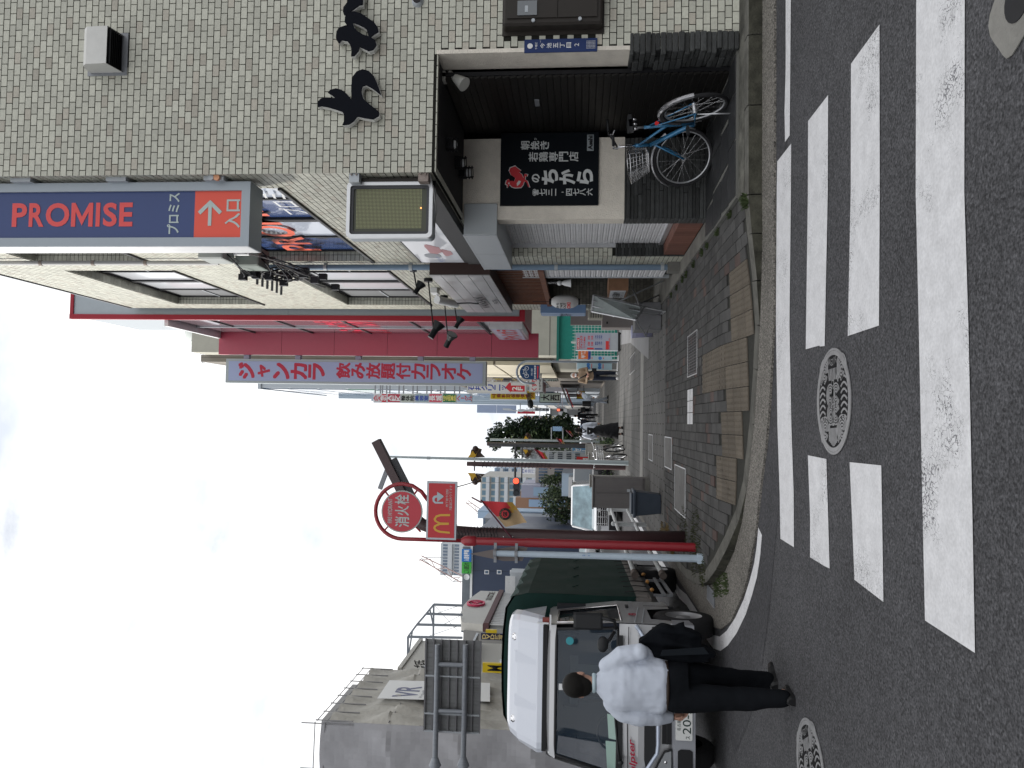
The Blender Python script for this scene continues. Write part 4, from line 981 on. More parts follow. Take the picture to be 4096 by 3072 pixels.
m.build('cable_coil',M('black_cable',(.014,.014,.018),.5),t)
# ---------------- arm lamps
lampb=M('lamp_black',(.01,.012,.014),.4)
def armlamp(Xb,Yb,Xt,Yt,lab,aim,xb=XA,big=1):
    p=px(Xb,Yb,xb-.03); q=py(Xt,Yt,p.y); t=thing('arm_lamp',lab,'arm lamp',tuple(p),'black lamps on long arms above the restaurant')
    m=MB(); m.cyl((p.x+.03,p.y,p.z),(p.x-.03,p.y,p.z),.07*big,n=14); m.build('base',lampb,t)
    m=MB(); m.cyl(p,q,.012,n=8); m.build('arm',lampb,t)
    d_=V(aim).normalized(); m=MB(); m.cyl(q-d_*.1*big,q+d_*.05*big,.05*big,n=14); m.cyl(q+d_*.05*big,q+d_*.17*big,.05*big,.105*big,n=18); m.build('head',lampb,t)
    m=MB(); e=q+d_*.172*big; m.cyl(e,e+d_*.004,.09*big,n=18); m.build('lens',grey,t)
armlamp(1654,1080,1668,1160,'short armed black lamp nearest the downpipe',(.9,.3,-.5),big=.8)
armlamp(1713,1120,1735,1330,'long armed black lamp with a wide shade, higher of the two longest',(.9,.2,-.5),big=1.1)
armlamp(1776,1188,1793,1368,'long armed black lamp hanging lowest, in front of the dark red panel',(.8,-.5,-.5),big=1.1)
armlamp(1818,1222,1830,1298,'small black lamp on an arm at the far end of the grey restaurant sign',(.8,.2,-.4),big=.9)
p=px(1740,1165,XA-.05); t=thing('flood_lamp','white cylindrical flood lamp with a bent bracket on the side wall','flood lamp',tuple(p))
m=MB(); m.bx(p,.1,.3,.12); m.tube([p,p+V((-.12,.1,-.05)),p+V((-.15,.25,-.15))],.018); m.build('bracket',white,t)
m=MB(); e=p+V((-.15,.25,-.15)); m.cyl(e+V((0,-.2,.12)),e+V((0,.35,-.16)),.075,n=16); m.build('head',white,t)
# ---------------- restaurant sign of shiny panels
t=thing('restaurant_sign','glossy grey panelled restaurant sign lettered VANSAN above the brown lattice','restaurant sign',(2.15,14.4,3.0)); xv=2.2
gl=M('glossy_grey_panel',(.36,.36,.36),.28,metal=.3,spec=.6,var=.0)
_t=gl.node_tree; _b=_t.nodes['Principled BSDF']; _tcn=_t.nodes.new('ShaderNodeTexCoord'); _n=_t.nodes.new('ShaderNodeTexNoise'); _n.inputs['Scale'].default_value=2.4; _n.inputs['Detail'].default_value=1.5; _bp=_t.nodes.new('ShaderNodeBump'); _bp.inputs['Strength'].default_value=.15; _bp.inputs['Distance'].default_value=.15
_t.links.new(_tcn.outputs['Object'],_n.inputs['Vector']); _t.links.new(_n.outputs['Fac'],_bp.inputs['Height']); _t.links.new(_bp.outputs[0],_b.inputs['Normal'])
ya,yb=11.95,16.05; za,zb=3.02,3.95
m=MB(); m.box(xv+.012,XA,ya+.01,yb,za,zb); m.build('case',M('brown_case',(.05,.03,.028),.5),t)
zz_=[za,za+.12,za+.33,za+.54,za+.75,zb]
for k in range(5): m=MB(); m.box(xv,xv+.012,ya,yb,zz_[k]+.004,zz_[k+1]-.004); m.build('panel',gl,t)
m=MB(); put(m,'VANSAN',(xv-.004,15.2,za+.34),(0,-1,0),ZU,1.35,.18,off=.03,fat=.05); put(m,'PASTA',(xv-.004,14.7,za+.135),(0,-1,0),ZU,.5,.09,bold=.03,off=.02)
m.slab([[(xv-.03,14.62,za+.5),(xv-.03,14.55,za+.5),(xv-.03,14.46,za+.66),(xv-.03,14.52,za+.9),(xv-.03,14.6,za+.9),(xv-.03,14.54,za+.66)]],(-.02,0,0)); m.build('lettering',black,t)
# ================================================================ KARAOKE BUILDING
crim=M('crimson_panel',(.43,.055,.095),.35,spec=.6,var=.03); dred=M('dark_red_trim',(.30,.015,.03),.4); pgl=M('pink_reflection_glass',(.30,.22,.25),.08,metal=.5,spec=.8)  # pink reflections are painted into the glass colour
t=thing('karaoke_building','karaoke building with pale panels, red trim and a tall crimson fin beside the tiled building','building',(4.5,18.8,2.8))
m=MB(); m.box(2.26,8,17.45,20.2,2.95,13.3); m.build('body',M('pale_blue_grey_panel',(.33,.37,.40),.35,var=.04,spec=.5),t)
for (za,zb) in ((2.99,3.9),(3.905,8.2),(8.205,13.28)): m=MB(); m.box(2.30,2.9,17.42,17.45,za,zb); m.build('front_panel',M('pale_blue_grey_panel',(.33,.37,.40),.35),t)
m=MB(); m.box(2.19,2.3,17.38,17.5,2.86,13.36); m.box(2.3,3.2,17.39,17.46,2.86,2.98); m.box(2.3,3.2,17.39,17.46,13.28,13.36); m.build('red_trim',dred,t)
m=MB(); m.box(2.195,2.2,17.5,17.56,2.9,13.3); m.build('white_trim',white,t)
z=3.9; k=0
while z<11.0:
    z1=min(z+1.55,11.05)
    for (a,b) in ((17.58,18.85),(18.9,20.16)):
        m=MB(); m.face([(2.215,b,z+.05),(2.215,a,z+.05),(2.215,a,z1),(2.215,b,z1)]); m.build('glass_panel',pgl,t)
    m=MB(); m.box(2.19,2.23,17.56,20.18,z,z+.05); m.build('transom',darkgrey,t); z=z1
m=MB(); m.box(2.18,2.24,18.84,18.9,3.9,11.05); m.build('mullion',lgrey,t)
m=MB(); m.box(2.05,2.26,17.5,20.2,11.05,11.14); m.build('parapet',white,t)
zb=[2.7,3.9,5.3,6.6,8.0,9.4,11.1]
for k in range(6): m=MB(); m.box(1.63,2.24,20.2,20.36,zb[k]+.004,zb[k+1]-.004); m.build('crimson_panel',crim,t)
m=MB(); m.box(2.2,7.5,17.5,20.2,2.88,2.95); m.build('soffit',dred,t)
m=MB(); put(m,'カラオケ広場',(2.21,20.1,6.3),(0,-1,0),ZU,2.4,1.5,bold=.02); m.build('window_print',M('window_print_red',(.5,.03,.06),.4),t)
t=thing('fascia_sign','pale signboard with red katakana on the side of the karaoke building','signboard',(2.05,18.7,2.95))
m=MB(); m.box(2.04,2.2,17.55,19.85,2.93,3.66); m.build('case',alu,t); m=MB(); m.box(2.03,2.04,17.58,19.8,2.99,3.61); m.build('face',M('lavender_acrylic',(.50,.50,.62),.35),t)
m=MB(); put(m,'ジャンカラ',(2.03,19.7,3.04),(0,-1,0),ZU,2.1,.5,fat=.04); m.build('lettering',red,t)
t=thing('vertical_sign','tall lavender vertical karaoke sign with red Japanese lettering on five arms','vertical sign',(1.0,20.3,4.2)); y=20.25
lav=M('lavender_face',(.36,.42,.62),.35,spec=.4); sred=M('sign_crimson',(.50,.035,.07),.45)
a,b,c,d=ry(y,903,1943,1440,1537)
m=MB(); m.box(a,b,y,y+.3,c,d); m.build('case',M('sign_frame_pale',(.40,.45,.46),.4),t)
m=MB(); m.box(a+.06,b-.06,y-.01,y,c+.08,d-.08); m.build('face',lav,t)
m=MB(); a2,b2,c2,d2=ry(y,952,1302,1451,1517); put_col(m,'ジャンカラ',(a2,y-.01,c2),XR,ZU,b2-a2,d2-c2,gap=.05,fat=.045)
a2,b2,c2,d2=ry(y,1344,1887,1453,1517); put_col(m,'飲み放題付カラオケ',(a2,y-.01,c2),XR,ZU,b2-a2,d2-c2,gap=.05,fat=.03); m.build('lettering',sred,t)
for X in (982,1188,1430,1680,1888): z=py(X,1430,y).z; m=MB(); m.box(b,1.7,y+.05,y+.2,z-.07,z+.07); m.build('arm',M('lavender_arm',(.36,.37,.47),.4),t)
# ================================================================ BEIGE BUILDING
beige=M('beige_siding',(.42,.41,.35),.6,var=.05,vs=2,grime=.12); yel=M('cream_siding',(.50,.46,.36),.6,var=.05,vs=2,grime=.1); tealm=M('teal_corrugated',(.02,.24,.19),.5,var=.08)
motl=brick_mat('mottled_tile',(.16,.145,.125),(.28,.26,.23),(.07,.065,.06),.22,.09,mort=.01)
t=thing('beige_building','beige building with mottled tile side and a rounded water tank on its roof','building',(5.5,41,.15))
m=MB(); m.box(2.75,9,33,44,.15,18.3); m.build('wall',beige,t)
m=MB()
for z in (2.9,6.7,10.6,14.5): m.box(2.74,9,32.985,33,z,z+.03)
m.build('panel_joint',M('joint_shadow',(.2,.19,.17),.8),t)
m=MB(); m.box(2.45,2.76,34.5,37.5,2.9,18.6); m.build('tile_strip',motl,t)
for (za,zb2) in ((2.9,5.3),(5.4,8.6)): m=MB(); m.box(2.43,2.6,34.4,44,za,zb2); m.build('cream_panel',yel,t)
m=MB(); m.box(2.42,2.76,44,47,.15,18.0); m.build('corner_tile',motl,t)
for k in range(6): m=MB(); m.box(2.38,2.42,44.3,46.7,2.9+2.4*k,4.1+2.4*k); m.build('window',glass,t)
m=MB(); z=.4
while z<2.5: m.box(2.6,4.75,32.955,32.99,z,z+.05); z+=.1
m.box(2.6,4.75,32.96,32.99,.15,2.55); m.build('corrugated_sheet',tealm,t)
m=MB(); m.box(2.5,4.9,32.8,33,2.52,2.62); m.build('teal_beam',M('teal_beam',(.02,.16,.13),.5),t)
t=thing('water_tank','pale dome-ended water tank on the roof of the beige building','water tank',(4.2,36,18.3))
m=MB(); m.lathe((4.05,35,18.3),[(0.9,0),(.95,.15),(.95,.6),(.85,.95),(.5,1.15),(0,1.2)],n=24); m.build('tank',M('pale_tank',(.52,.55,.53),.5),t); m=MB()
for i in range(8): a=PI/4*i; m.beam((4.05+.96*math.cos(a),35+.96*math.sin(a),18.3),(4.05+.96*math.cos(a),35+.96*math.sin(a),19.0),.03,.03)
m.build('rib',lgrey,t)
t=thing('roof_antenna','thin antenna mast on the roof of the beige building','antenna',(2.9,36,18.3)); m=MB(); m.cyl((2.85,35,18.3),(2.85,35,18.9),.02,n=6); m.cyl((2.4,35,18.75),(3.2,35,18.75),.012,n=5)
for k in range(4): m.cyl((2.45+.15*k,34.8,18.75),(2.45+.15*k,35.2,18.75),.008,n=4)
m.build('mast',darkgrey,t)
# ---------------- things in front of the restaurant
def fbox(mb,y,X0,X1,Y0,Y1,dep): a,b,c,d=ry(y,X0,X1,Y0,Y1); mb.box(a,b,y,y+dep,c,d); return a,b,c,d
t=thing('small_projecting_sign','light blue box sign projecting at the far end of the restaurant wall','box sign',(2.3,16.7,1.5)); m=MB()
a,b,c,d=ry(16.45,2162,2343,1224,1251); m.box(a,XA+.02,16.45,16.95,c,d); m.build('case',M('sign_sky_blue',(.17,.27,.45),.4),t)
m=MB(); m.box(a-.006,a,16.47,16.68,c+.02,d-.02); m.box(a-.006,a,16.72,16.93,c+.02,d-.02); m.build('face',M('sign_sky_light',(.35,.45,.62),.4),t)
m=MB(); put(m,'営業中',(a-.008,16.9,c+.3),(0,-1,0),ZU,.35,.25); m.build('lettering',black,t)
t=thing('lantern','white paper lantern with black take-out lettering hanging by the restaurant door','lantern',(1.95,15.0,1.75)); p=py(2259,1207,15.0); q=py(2206,1207,15.0).z; q2=py(2314,1207,15.0).z; hh=(q-q2)/2; prof=[]
for k in range(15):
    f=-1+2*k/14; rr=.128*(max(0,1-abs(f)**3.2))**.5; prof.append((max(rr,.055)*(1+.012*(k%2)),f*hh))
m=MB(); m.lathe(p,prof,n=24); m.build('paper',M('lantern_paper',(.62,.62,.62),.7),t)
m=MB(); m.cyl(p+V((0,0,hh)),p+V((0,0,hh+.04)),.06,n=14); m.cyl(p-V((0,0,hh)),p-V((0,0,hh+.03)),.06,n=14); m.cyl(p+V((0,0,hh)),p+V((0,0,hh+.35)),.006,n=5); m.build('cap',black,t)
m=MB(); 
for i,(s_,f) in enumerate((('から',.52),('TAKE',.26),('OUT',.0))): put(m,s_,(p.x-.12,p.y-.11,p.z+hh*f-.03),V((.8,-.6,0)).normalized(),ZU,.12,.05,bold=.03,off=.05)
m.build('lettering',black,t); m=MB(); put(m,'OK!',(p.x-.12,p.y-.11,p.z-hh*.45),V((.8,-.6,0)).normalized(),ZU,.13,.07,bold=.05,off=.05); m.build('lettering',red,t)
p=py(2245,1132,13.9); t=thing('rain_doll','small white ghost-like rain charm doll on a chain in the doorway','charm doll',(p.x,13.9,p.z-.15)); m=MB(); m.ball(p+V((0,0,.03)),.045); m.lathe(p,[(.02,0),(.05,-.06),(.06,-.12),(.075,-.17)],n=14); m.build('cloth',white,t); m=MB()
for k in range(9): m.tube([p+V((.016*math.cos(a),0,.09+.03*k+.018*math.sin(a))) for a in [2*PI*i/8 for i in range(8)]],.003,n=4,closed=True)
m.build('chain',chrome,t)
t=thing('menu_box','timber menu box with a white lettered panel in the restaurant doorway','menu box',(2.7,14.3,1.0)); a,b,c,d=ry(13.75,2436,2514,1096,1124)
m=MB(); m.box(b-.28,b,13.75,14.6,c,d); m.build('box',M('light_timber',(.22,.12,.07),.6,var=.15,streak=.2),t)
m=MB(); m.box(b-.29,b-.28,13.8,14.55,c+.04,d-.03); m.build('panel',M('white_menu',(.45,.47,.5),.5),t); m=MB(); put(m,'お品書き',(b-.292,14.5,c+.12),(0,-1,0),ZU,.6,.14,bold=.02); put(m,'本日のパスタ',(b-.292,14.5,c+.06),(0,-1,0),ZU,.6,.05); m.build('lettering',black,t)
# leaning glass display stand
t=thing('display_stand','folding aluminium stand with a glass menu case leaning out over the pavement','display stand',(2.1,14.3,.15))
g0=py(2374,1181,14.3); g1=py(2366,1246,14.3); g2=py(2543,1280,14.0); g3=py(2576,1228,14.2)
# case corners: top-right g0, top-left g1, bottom-left g2, bottom-right g3
nrm=(g0-g1).cross(g3-g0).normalized()
if nrm.y<0: nrm=-nrm
m=MB(); m.slab([[q_+nrm*.06 for q_ in (g0,g1,g2,g3)]],-nrm*.06); m.build('case',alu,t)
def lerp(a,b,f): return a+(b-a)*f
m=MB(); m.slab([[lerp(g0,g2,.03),lerp(g1,g3,.03),lerp(g2,g0,.03),lerp(g3,g1,.03)]],-nrm*.008); m.build('glass',M('pale_case_glass',(.34,.38,.38),.12,spec=.9,var=.12,vs=6),t)
m=MB()
for f in (0,.333,.667,1): m.beam(lerp(g0,g1,f)-nrm*.01,lerp(g3,g2,f)-nrm*.01,.022,.03)
for a_,b_ in ((g0,g1),(g3,g2)): m.beam(a_-nrm*.01,b_-nrm*.01,.03,.03)
m.build('frame',alu,t); m=MB()
f0=gz(2660,1245,.17); f1=gz(2643,1258,.17); m.beam(g3,f0,.025,.025); m.beam(lerp(g3,g2,.5),f1,.025,.025); m.beam(f0,f1,.025,.025)
r0=gz(2655,1122,.17); m.beam(r0,lerp(g0,g3,.5)+V((0,.05,0)),.022,.022); m.beam(r0+V((-.12,.9,0)),lerp(g1,g2,.5)+V((0,.1,.0)),.022,.022)
m.beam(lerp(r0,g0,.45),lerp(g3,g2,.3),.02,.02); m.beam(g2,g2+V((-.25,.3,-.2)),.02,.02); m.beam(g2+V((-.25,.3,-.2)),g2+V((-.05,.4,-.28)),.02,.02)
m.build('leg',alu,t)
t=thing('metal_box','plain grey sheet metal box on the pavement behind the folding stand','box',(1.9,15,.15)); a,b,c,d=ry(14.9,2540,2645,1283,1318); m=MB(); m.bev(a,b+.35,14.9,15.5,.155,d,.008); m.build('body',M('sheet_metal',(.20,.2,.21),.4,metal=.4,var=.1),t)
p=gz(2610,1328,.15); t=thing('bucket','lavender plastic bin with a lid on the pavement beside the metal box','bin',tuple(p)); m=MB(); m.lathe(p,[(.0,.005),(.105,.005),(.125,.36)],n=24); m.build('body',M('lavender_plastic',(.34,.34,.50),.4),t); m=MB(); m.lathe(p,[(.13,.35),(.135,.37),(.13,.40),(.14,.41),(.13,.44),(0,.45)],n=24); m.build('lid',M('lavender_plastic_pale',(.42,.43,.58),.4),t)
t=thing('air_conditioner','beige outdoor air conditioner unit beyond the folding stand','air conditioner',(2.9,18,1.1)); m=MB(); a,b,c,d=ry(18,2352,2412,1238,1274); m.bev(a,b,18,18.35,c,d,.02)
m.build('body',M('beige_plastic',(.42,.40,.34),.5),t); m=MB()
for k in range(5): m.box(a+.015,b-.015,17.992,18,c+.04+k*.055,c+.055+k*.055)
m.build('louvre',darkgrey,t)
t=thing('utility_locker','grey brown steel locker with a small handle beside the green fence','locker',(3.3,22,.15)); m=MB(); a,b,c,d=ry(22,2408,2490,1266,1310); m.bev(a,b+.3,22,22.6,.16,d,.01); m.build('body',M('taupe_steel',(.17,.155,.15),.5),t); m=MB(); m.box(a+.1,a+.16,21.985,22,d-.16,d-.12); m.build('handle',black,t)
a,b,c,d=ry(24,2282,2402,1268,1300); t=thing('taupe_panel','plain grey brown wall panel below the green beam','wall panel',((a+b)/2,24,c)); m=MB(); m.box(a,b+.6,24,24.1,c-.9,d); m.build('panel',M('taupe_steel',(.17,.155,.15),.5),t)
# white grid fence
t=thing('grid_fence','white wire grid fence in front of the green corrugated sheet','fence',(3.9,31.9,.15)); wire=M('white_wire',(.55,.58,.55),.5); m=MB()
a,b,c,d=ry(31.9,2290,2465,1300,1415); a=2.5; 
x=a
while x<b+.3: m.box(x-.008,x+.008,31.9,31.91,.3,d); x+=.13
z=.3
while z<d: m.box(a,b+.3,31.888,31.898,z-.008,z+.008); z+=.13
m.build('wires',wire,t)['kind']='stuff'
for x in (a,(a+b)/2,b+.3): m=MB(); m.box(x-.03,x+.03,31.87,31.93,.15,d+.05); m.build('post',wire,t)
# karaoke price board
t=thing('price_board','lit-style karaoke price board on wheels with red heading and price rows','price board',(3.0,29.5,.15)); y=29.5
a,b,c,d=ry(y,2303,2472,1331,1402); m=MB(); m.box(a,b,y,y+.25,c,d); m.build('case',lgrey,t); m=MB(); m.box(a+.03,b-.03,y-.01,y,c+.28,d-.04); m.build('face',M('board_face',(.36,.38,.46),.4),t)
W=b-a; m=MB(); m.box(a+.04,b-.2,y-.016,y-.01,d-.14,d-.05); m.box(a+.04,a+.1,y-.016,y-.01,d-.66,d-.42); m.box(a+.04,a+.35,y-.016,y-.01,c+.34,c+.45)
put(m,'ジャンカラ',(a+.06,y-.01,d-.26),XR,ZU,.48,.1,bold=.04); put(m,'飲み放題付',(a+.06,y-.01,d-.37),XR,ZU,.45,.08,bold=.04)
for k in range(2):
    put(m,'150',(a+.18,y-.01,d-.52-.12*k),XR,ZU,.14,.08,bold=.04); put(m,'310',(a+.40,y-.01,d-.52-.12*k),XR,ZU,.14,.08,bold=.04)
put(m,'FREE WI-FI',(a+.05,y-.01,c+.3),XR,ZU,.4,.035,bold=.03); m.build('red_print',red,t); m=MB()
m.box(a+.04,a+.08,y-.016,y-.01,d-.98,d-.7)
for k in range(4): put(m,('880','920','1,200','1,750')[k],(a+.2,y-.01,d-.76-.07*k),XR,ZU,.13,.05,bold=.03); put(m,('1,380','1,420','1,850','1,980')[k],(a+.42,y-.01,d-.76-.07*k),XR,ZU,.14,.05,bold=.03)
m.build('blue_print',M('print_blue',(.03,.06,.25),.5),t); m=MB(); put(m,'KARAOKE',(a+.06,y-.018,d-.125),XR,ZU,.35,.06,bold=.03); m.build('heading',white,t)
m=MB(); m.box(a-.02,b+.02,y-.05,y+.35,c-.08,c); m.build('base',black,t)
for xx in (a+.03,b-.03): m=MB(); m.cyl((xx-.02,y-.02,.2),(xx+.02,y-.02,.2),.045,n=12); m.build('wheel',rubber,t)
t=thing('orange_poster','orange half-price poster fixed beside the karaoke price board','poster',(2.3,31.0,1.4)); a,b,c,d=ry(31,2313,2363,1402,1436); m=MB(); m.box(a,b,31,31.02,c,d); m.build('sheet',M('poster_orange',(.62,.16,.05),.5),t); m=MB(); put(m,'半額',(a+.03,31,c+.2),XR,ZU,(b-a)-.06,.18,bold=.03); m.build('lettering',white,t); m=MB(); m.box(a,b,30.99,31,c,c+.1); m.build('footer',M('print_blue',(.03,.06,.25),.5),t)
for k,(Y0,Y1,y) in enumerate(((1424,1441,31.4),(1450,1479,32.0))):
    t=thing('banner_stand',('narrow','wide')[k]+' pale blue banner on a low frame with small blue figures','banner',(2.0,y,.15),'pale blue banners by the green sheet')
    a,b,c,d=ry(y,2308,2448,Y0,Y1); m=MB(); m.box(a,b,y,y+.01,c,d); m.build('sheet',M('banner_pale_blue',(.38,.52,.58),.6),t)
    m=MB(); m.cyl((a,y+.02,.15),(a,y+.02,d+.02),.012,n=6); m.cyl((b,y+.02,.15),(b,y+.02,d+.02),.012,n=6); m.cyl((a,y+.02,d),(b,y+.02,d),.012,n=6); m.box(a-.02,b+.02,y-.15,y+.2,.15,.18); m.build('frame',white,t)
    m=MB()
    for i in range(2):
        for j in range(1+k): m.cyl((a+(b-a)*(.3+.4*j if k else .5),y-.001,d-.45-.45*i),(a+(b-a)*(.3+.4*j if k else .5),y-.004,d-.45-.45*i),.07,n=12)
    m.build('figure',M('figure_blue',(.06,.2,.5),.5),t); m=MB()
    for i in range(2): m.box(a+.05,b-.05,y-.004,y-.001,d-.6-.45*i,d-.57-.45*i)
    m.build('stripe',red,t)
# bicycle parking sign on hooped pole
y=32; t=thing('bicycle_sign','dark blue bicycle parking sign hanging inside a hooped grey pole','road sign',(2.0,32,.15)); xa=py(2300,1447,y).x; xb=py(2100,1533,y).x; zt=py(2067,1490,y).z; r_=(xa-xb)/2
m=MB(); pts=[(xa,y,.15),(xa,y,zt-r_)]+[((xa+xb)/2+r_*math.cos(a),y,zt-r_+r_*math.sin(a)) for a in [PI*k/12 for k in range(1,13)]]+[(xb,y,zt-r_-.28)]
m.tube(pts,.045,n=10); m.build('pole',M('pole_grey_blue',(.24,.27,.31),.5,var=.1,streak=.3),t)
a,b,c,d=ry(y-.05,2079,2159,1459,1518); rr=(b-a)/2; m=MB(); ring=[(a,y-.05,c),(b,y-.05,c)]+[((a+b)/2+rr*math.cos(q),y-.05,d-rr+rr*math.sin(q)) for q in [PI*k/12 for k in range(0,13)]]
m.slab([ring],(0,.03,0)); m.build('plate',M('plate_dark_blue',(.015,.05,.13),.4),t); m=MB(); yc=y-.056; cx=(a+b)/2; cz=d-.28
for s_ in (-1,1): m.tube([(cx+s_*.15+.075*math.cos(q),yc,cz+.075*math.sin(q)) for q in [2*PI*k/16 for k in range(16)]],.01,n=4,closed=True)
for p_,q_ in (((-.15,0),(-.06,.12)),((-.06,.12),(.1,.12)),((.1,.12),(.15,0)),((-.06,.12),(0,0)),((0,0),(.1,.12)),((-.15,0),(0,0)),((-.06,.12),(-.07,.17)),((.1,.12),(.09,.18))): m.cyl((cx+p_[0],yc,cz+p_[1]),(cx+q_[0],yc,cz+q_[1]),.009,n=4)
put(m,'市営',(cx-.15,yc+.004,c+.28),XR,ZU,.3,.07); put(m,'自転車駐車場',(cx-.27,yc+.004,c+.15),XR,ZU,.54,.08,bold=.02); m.build('white_print',white,t)
m=MB(); m.box(cx-.25,cx+.2,yc-.002,yc+.004,c+.06,c+.1); m.slab([[(cx+.17,yc-.002,c+.03),(cx+.27,yc-.002,c+.08),(cx+.17,yc-.002,c+.13)]],(0,.004,0)); m.build('red_arrow',red,t)
# ================================================================ SIGNS UP THE STREET
def vsign(name,label,y,X0,X1,Y0,Y1,face,edge,chars,ink,arms=None,bold=.03,mx=.14,frac=(0,1),extra=None,cat='vertical sign',lx=(0,1)):
    a,b,c,d=ry(y,X0,X1,Y0,Y1); t=thing(name,label,cat,((a+b)/2,y,c)); m=MB(); m.box(a,b,y,y+.25,c,d); m.build('case',edge,t)
    m=MB(); e=.06*(b-a); m.box(a+e,b-e,y-.02,y,c+e,d-e); m.build('face',face,t)
    W=b-a; Hh=d-c
    if chars:
        m=MB(); put_col(m,chars,(a+W*(mx+lx[0]),y-.02,c+Hh*frac[0]),XR,ZU,W*(1-2*mx)*(lx[1]-lx[0]) ,Hh*(frac[1]-frac[0]),fat=.03); m.build('lettering',ink,t)
    if extra: extra(t,a,b,c,d,y-.02)
    for f in (.15,.85): m=MB(); m.box(b,b+.9,y+.08,y+.16,c+Hh*f-.04,c+Hh*f+.04); m.build('arm',grey,t)
    return t
pw=M('acrylic_white',(.55,.57,.6),.4); ylw=M('acrylic_yellow',(.62,.45,.02),.4); inkb=M('ink_blue',(.03,.06,.33),.4); inkr=M('ink_red',(.5,.03,.05),.4); inkd=M('ink_brown_red',(.22,.03,.02),.4); pgr=M('acrylic_pale_green',(.34,.44,.38),.4)
def ex1(t,a,b,c,d,y):
    m=MB(); w=b-a; m.box(a+w*.18,a+w*.68,y-.006,y,c+.12,c+.85); m.slab([[(a+w*.1,y-.006,c+.85),(a+w*.9,y-.006,c+.85),(a+w*.9,y-.006,c+.95),(a+w*.5,y-.006,c+1.15)]],(0,.005,0)); m.build('red_arrow',inkr,t); m=MB(); put_col(m,'2F',(a+w*.28,y-.01,c+.2),XR,ZU,w*.3,.6,bold=.03); m.build('floor_number',white,t)
vsign('clinic_sign','white vertical clinic sign with blue lettering and a red arrow',42,1868,2108,1526,1574,pw,lgrey,'石井クリニック',inkb,frac=(.22,.98),extra=ex1,mx=.24)
vsign('restaurant_banner_sign','yellow vertical Chinese restaurant sign with dark red lettering',58,1960,2142,1560,1599,ylw,white,'中華料理盛香傳食府',inkd,mx=.2,frac=(.02,.96))
def ex3(t,a,b,c,d,y):
    m=MB(); w=b-a; put(m,'くすり',(a+w*.08,y,c+(d-c)*.42),XR,ZU,w*.84,(d-c)*.4,bold=.04); m.build('red_lettering',inkr,t); m=MB(); put(m,'今池薬局',(a+w*.1,y,c+(d-c)*.12),XR,ZU,w*.8,(d-c)*.16,bold=.02); m.build('black_lettering',black,t)
vsign('pharmacy_sign','white box sign with red hiragana over black lettering, half behind the blue bicycle sign',40,2116,2171,1511,1568,pw,lgrey,'',black,extra=ex3,cat='box sign')
vsign('calligraphy_sign','pale green shop sign with two large black brush characters',60,2158,2243,1570,1611,pgr,black,'大西',black,bold=.05,mx=.2,frac=(.04,.96),cat='shop sign')
def shop(i,X0,X1,col,s,ink,lab,ex=None):
    vsign('tenant_sign',lab,56,X0,X1,1574,1611,M('tenant_'+str(i),col,.4),alu,s,ink,bold=.02,mx=.2,cat='tenant sign')
shop(0,1494,1524,(.5,.5,.52),'ACA',inkr,'white tenant panel with red capitals at the top of the stacked panels')
shop(1,1524,1548,(.45,.04,.06),'個別',white,'small red tenant panel under the white one with red capitals')
shop(2,1549,1602,(.40,.04,.07),'AEK',white,'dull red tenant panel with a lotus-like emblem, third in the stack')
shop(3,1604,1658,(.42,.46,.42),'整体院',black,'pale green tenant panel with black drawing, fourth in the stack')
shop(4,1659,1714,(.30,.38,.42),'美容室',inkb,'pale blue tenant panel, fifth in the stack')
shop(5,1715,1769,(.55,.10,.14),'長城',white,'pink red tenant panel with two white characters')
shop(6,1770,1825,(.02,.15,.07),'はる囲碁院',M('ink_yellow',(.7,.6,.15),.5),'dark green tenant panel with yellow lettering')
shop(7,1828,1888,(.35,.48,.62),'ヘーグル',inkr,'light blue tenant panel with a red disc, lowest of the stack')
vsign('vertical_shop_sign','narrow pale shop sign with black characters by the pedestrian signal',85,2140,2196,1632,1645,pw,lgrey,'酒月米屋',black,mx=.1)
vsign('vertical_shop_sign','white shop sign with a yellow badge and red katakana, near the tree tops',95,2096,2170,1662,1678,pw,lgrey,'●マンボー',inkr,mx=.1)
vsign('vertical_shop_sign','white and yellow shop sign with dense lettering, just below the red katakana sign',95,2175,2252,1663,1680,pw,lgrey,'串かつ食堂',M('ink_dark_yellow',(.35,.25,.01),.5),mx=.1)
vsign('vertical_shop_sign','red and orange blank faced sign half hidden by a white sheet',80,2070,2140,1645,1655,inkr,M('orange_edge',(.7,.2,.04),.5),'',white)
vsign('low_shop_sign','yellow sign with brown characters low down behind the crouching person',52,2306,2340,1564,1596,ylw,black,'盛香',inkd,mx=.2,cat='shop sign')
t=thing('white_box_sign','blank white box sign beyond the pedestrian signal','box sign',(1.6,88,2)); a,b,c,d=ry(88,2234,2268,1634,1663); m=MB(); m.box(a,b,88,88.4,c,d); m.build('case',white,t); m=MB(); put(m,'一',(a+.2,87.99,c+.4),XR,ZU,.5,.06); m.build('lettering',black,t)
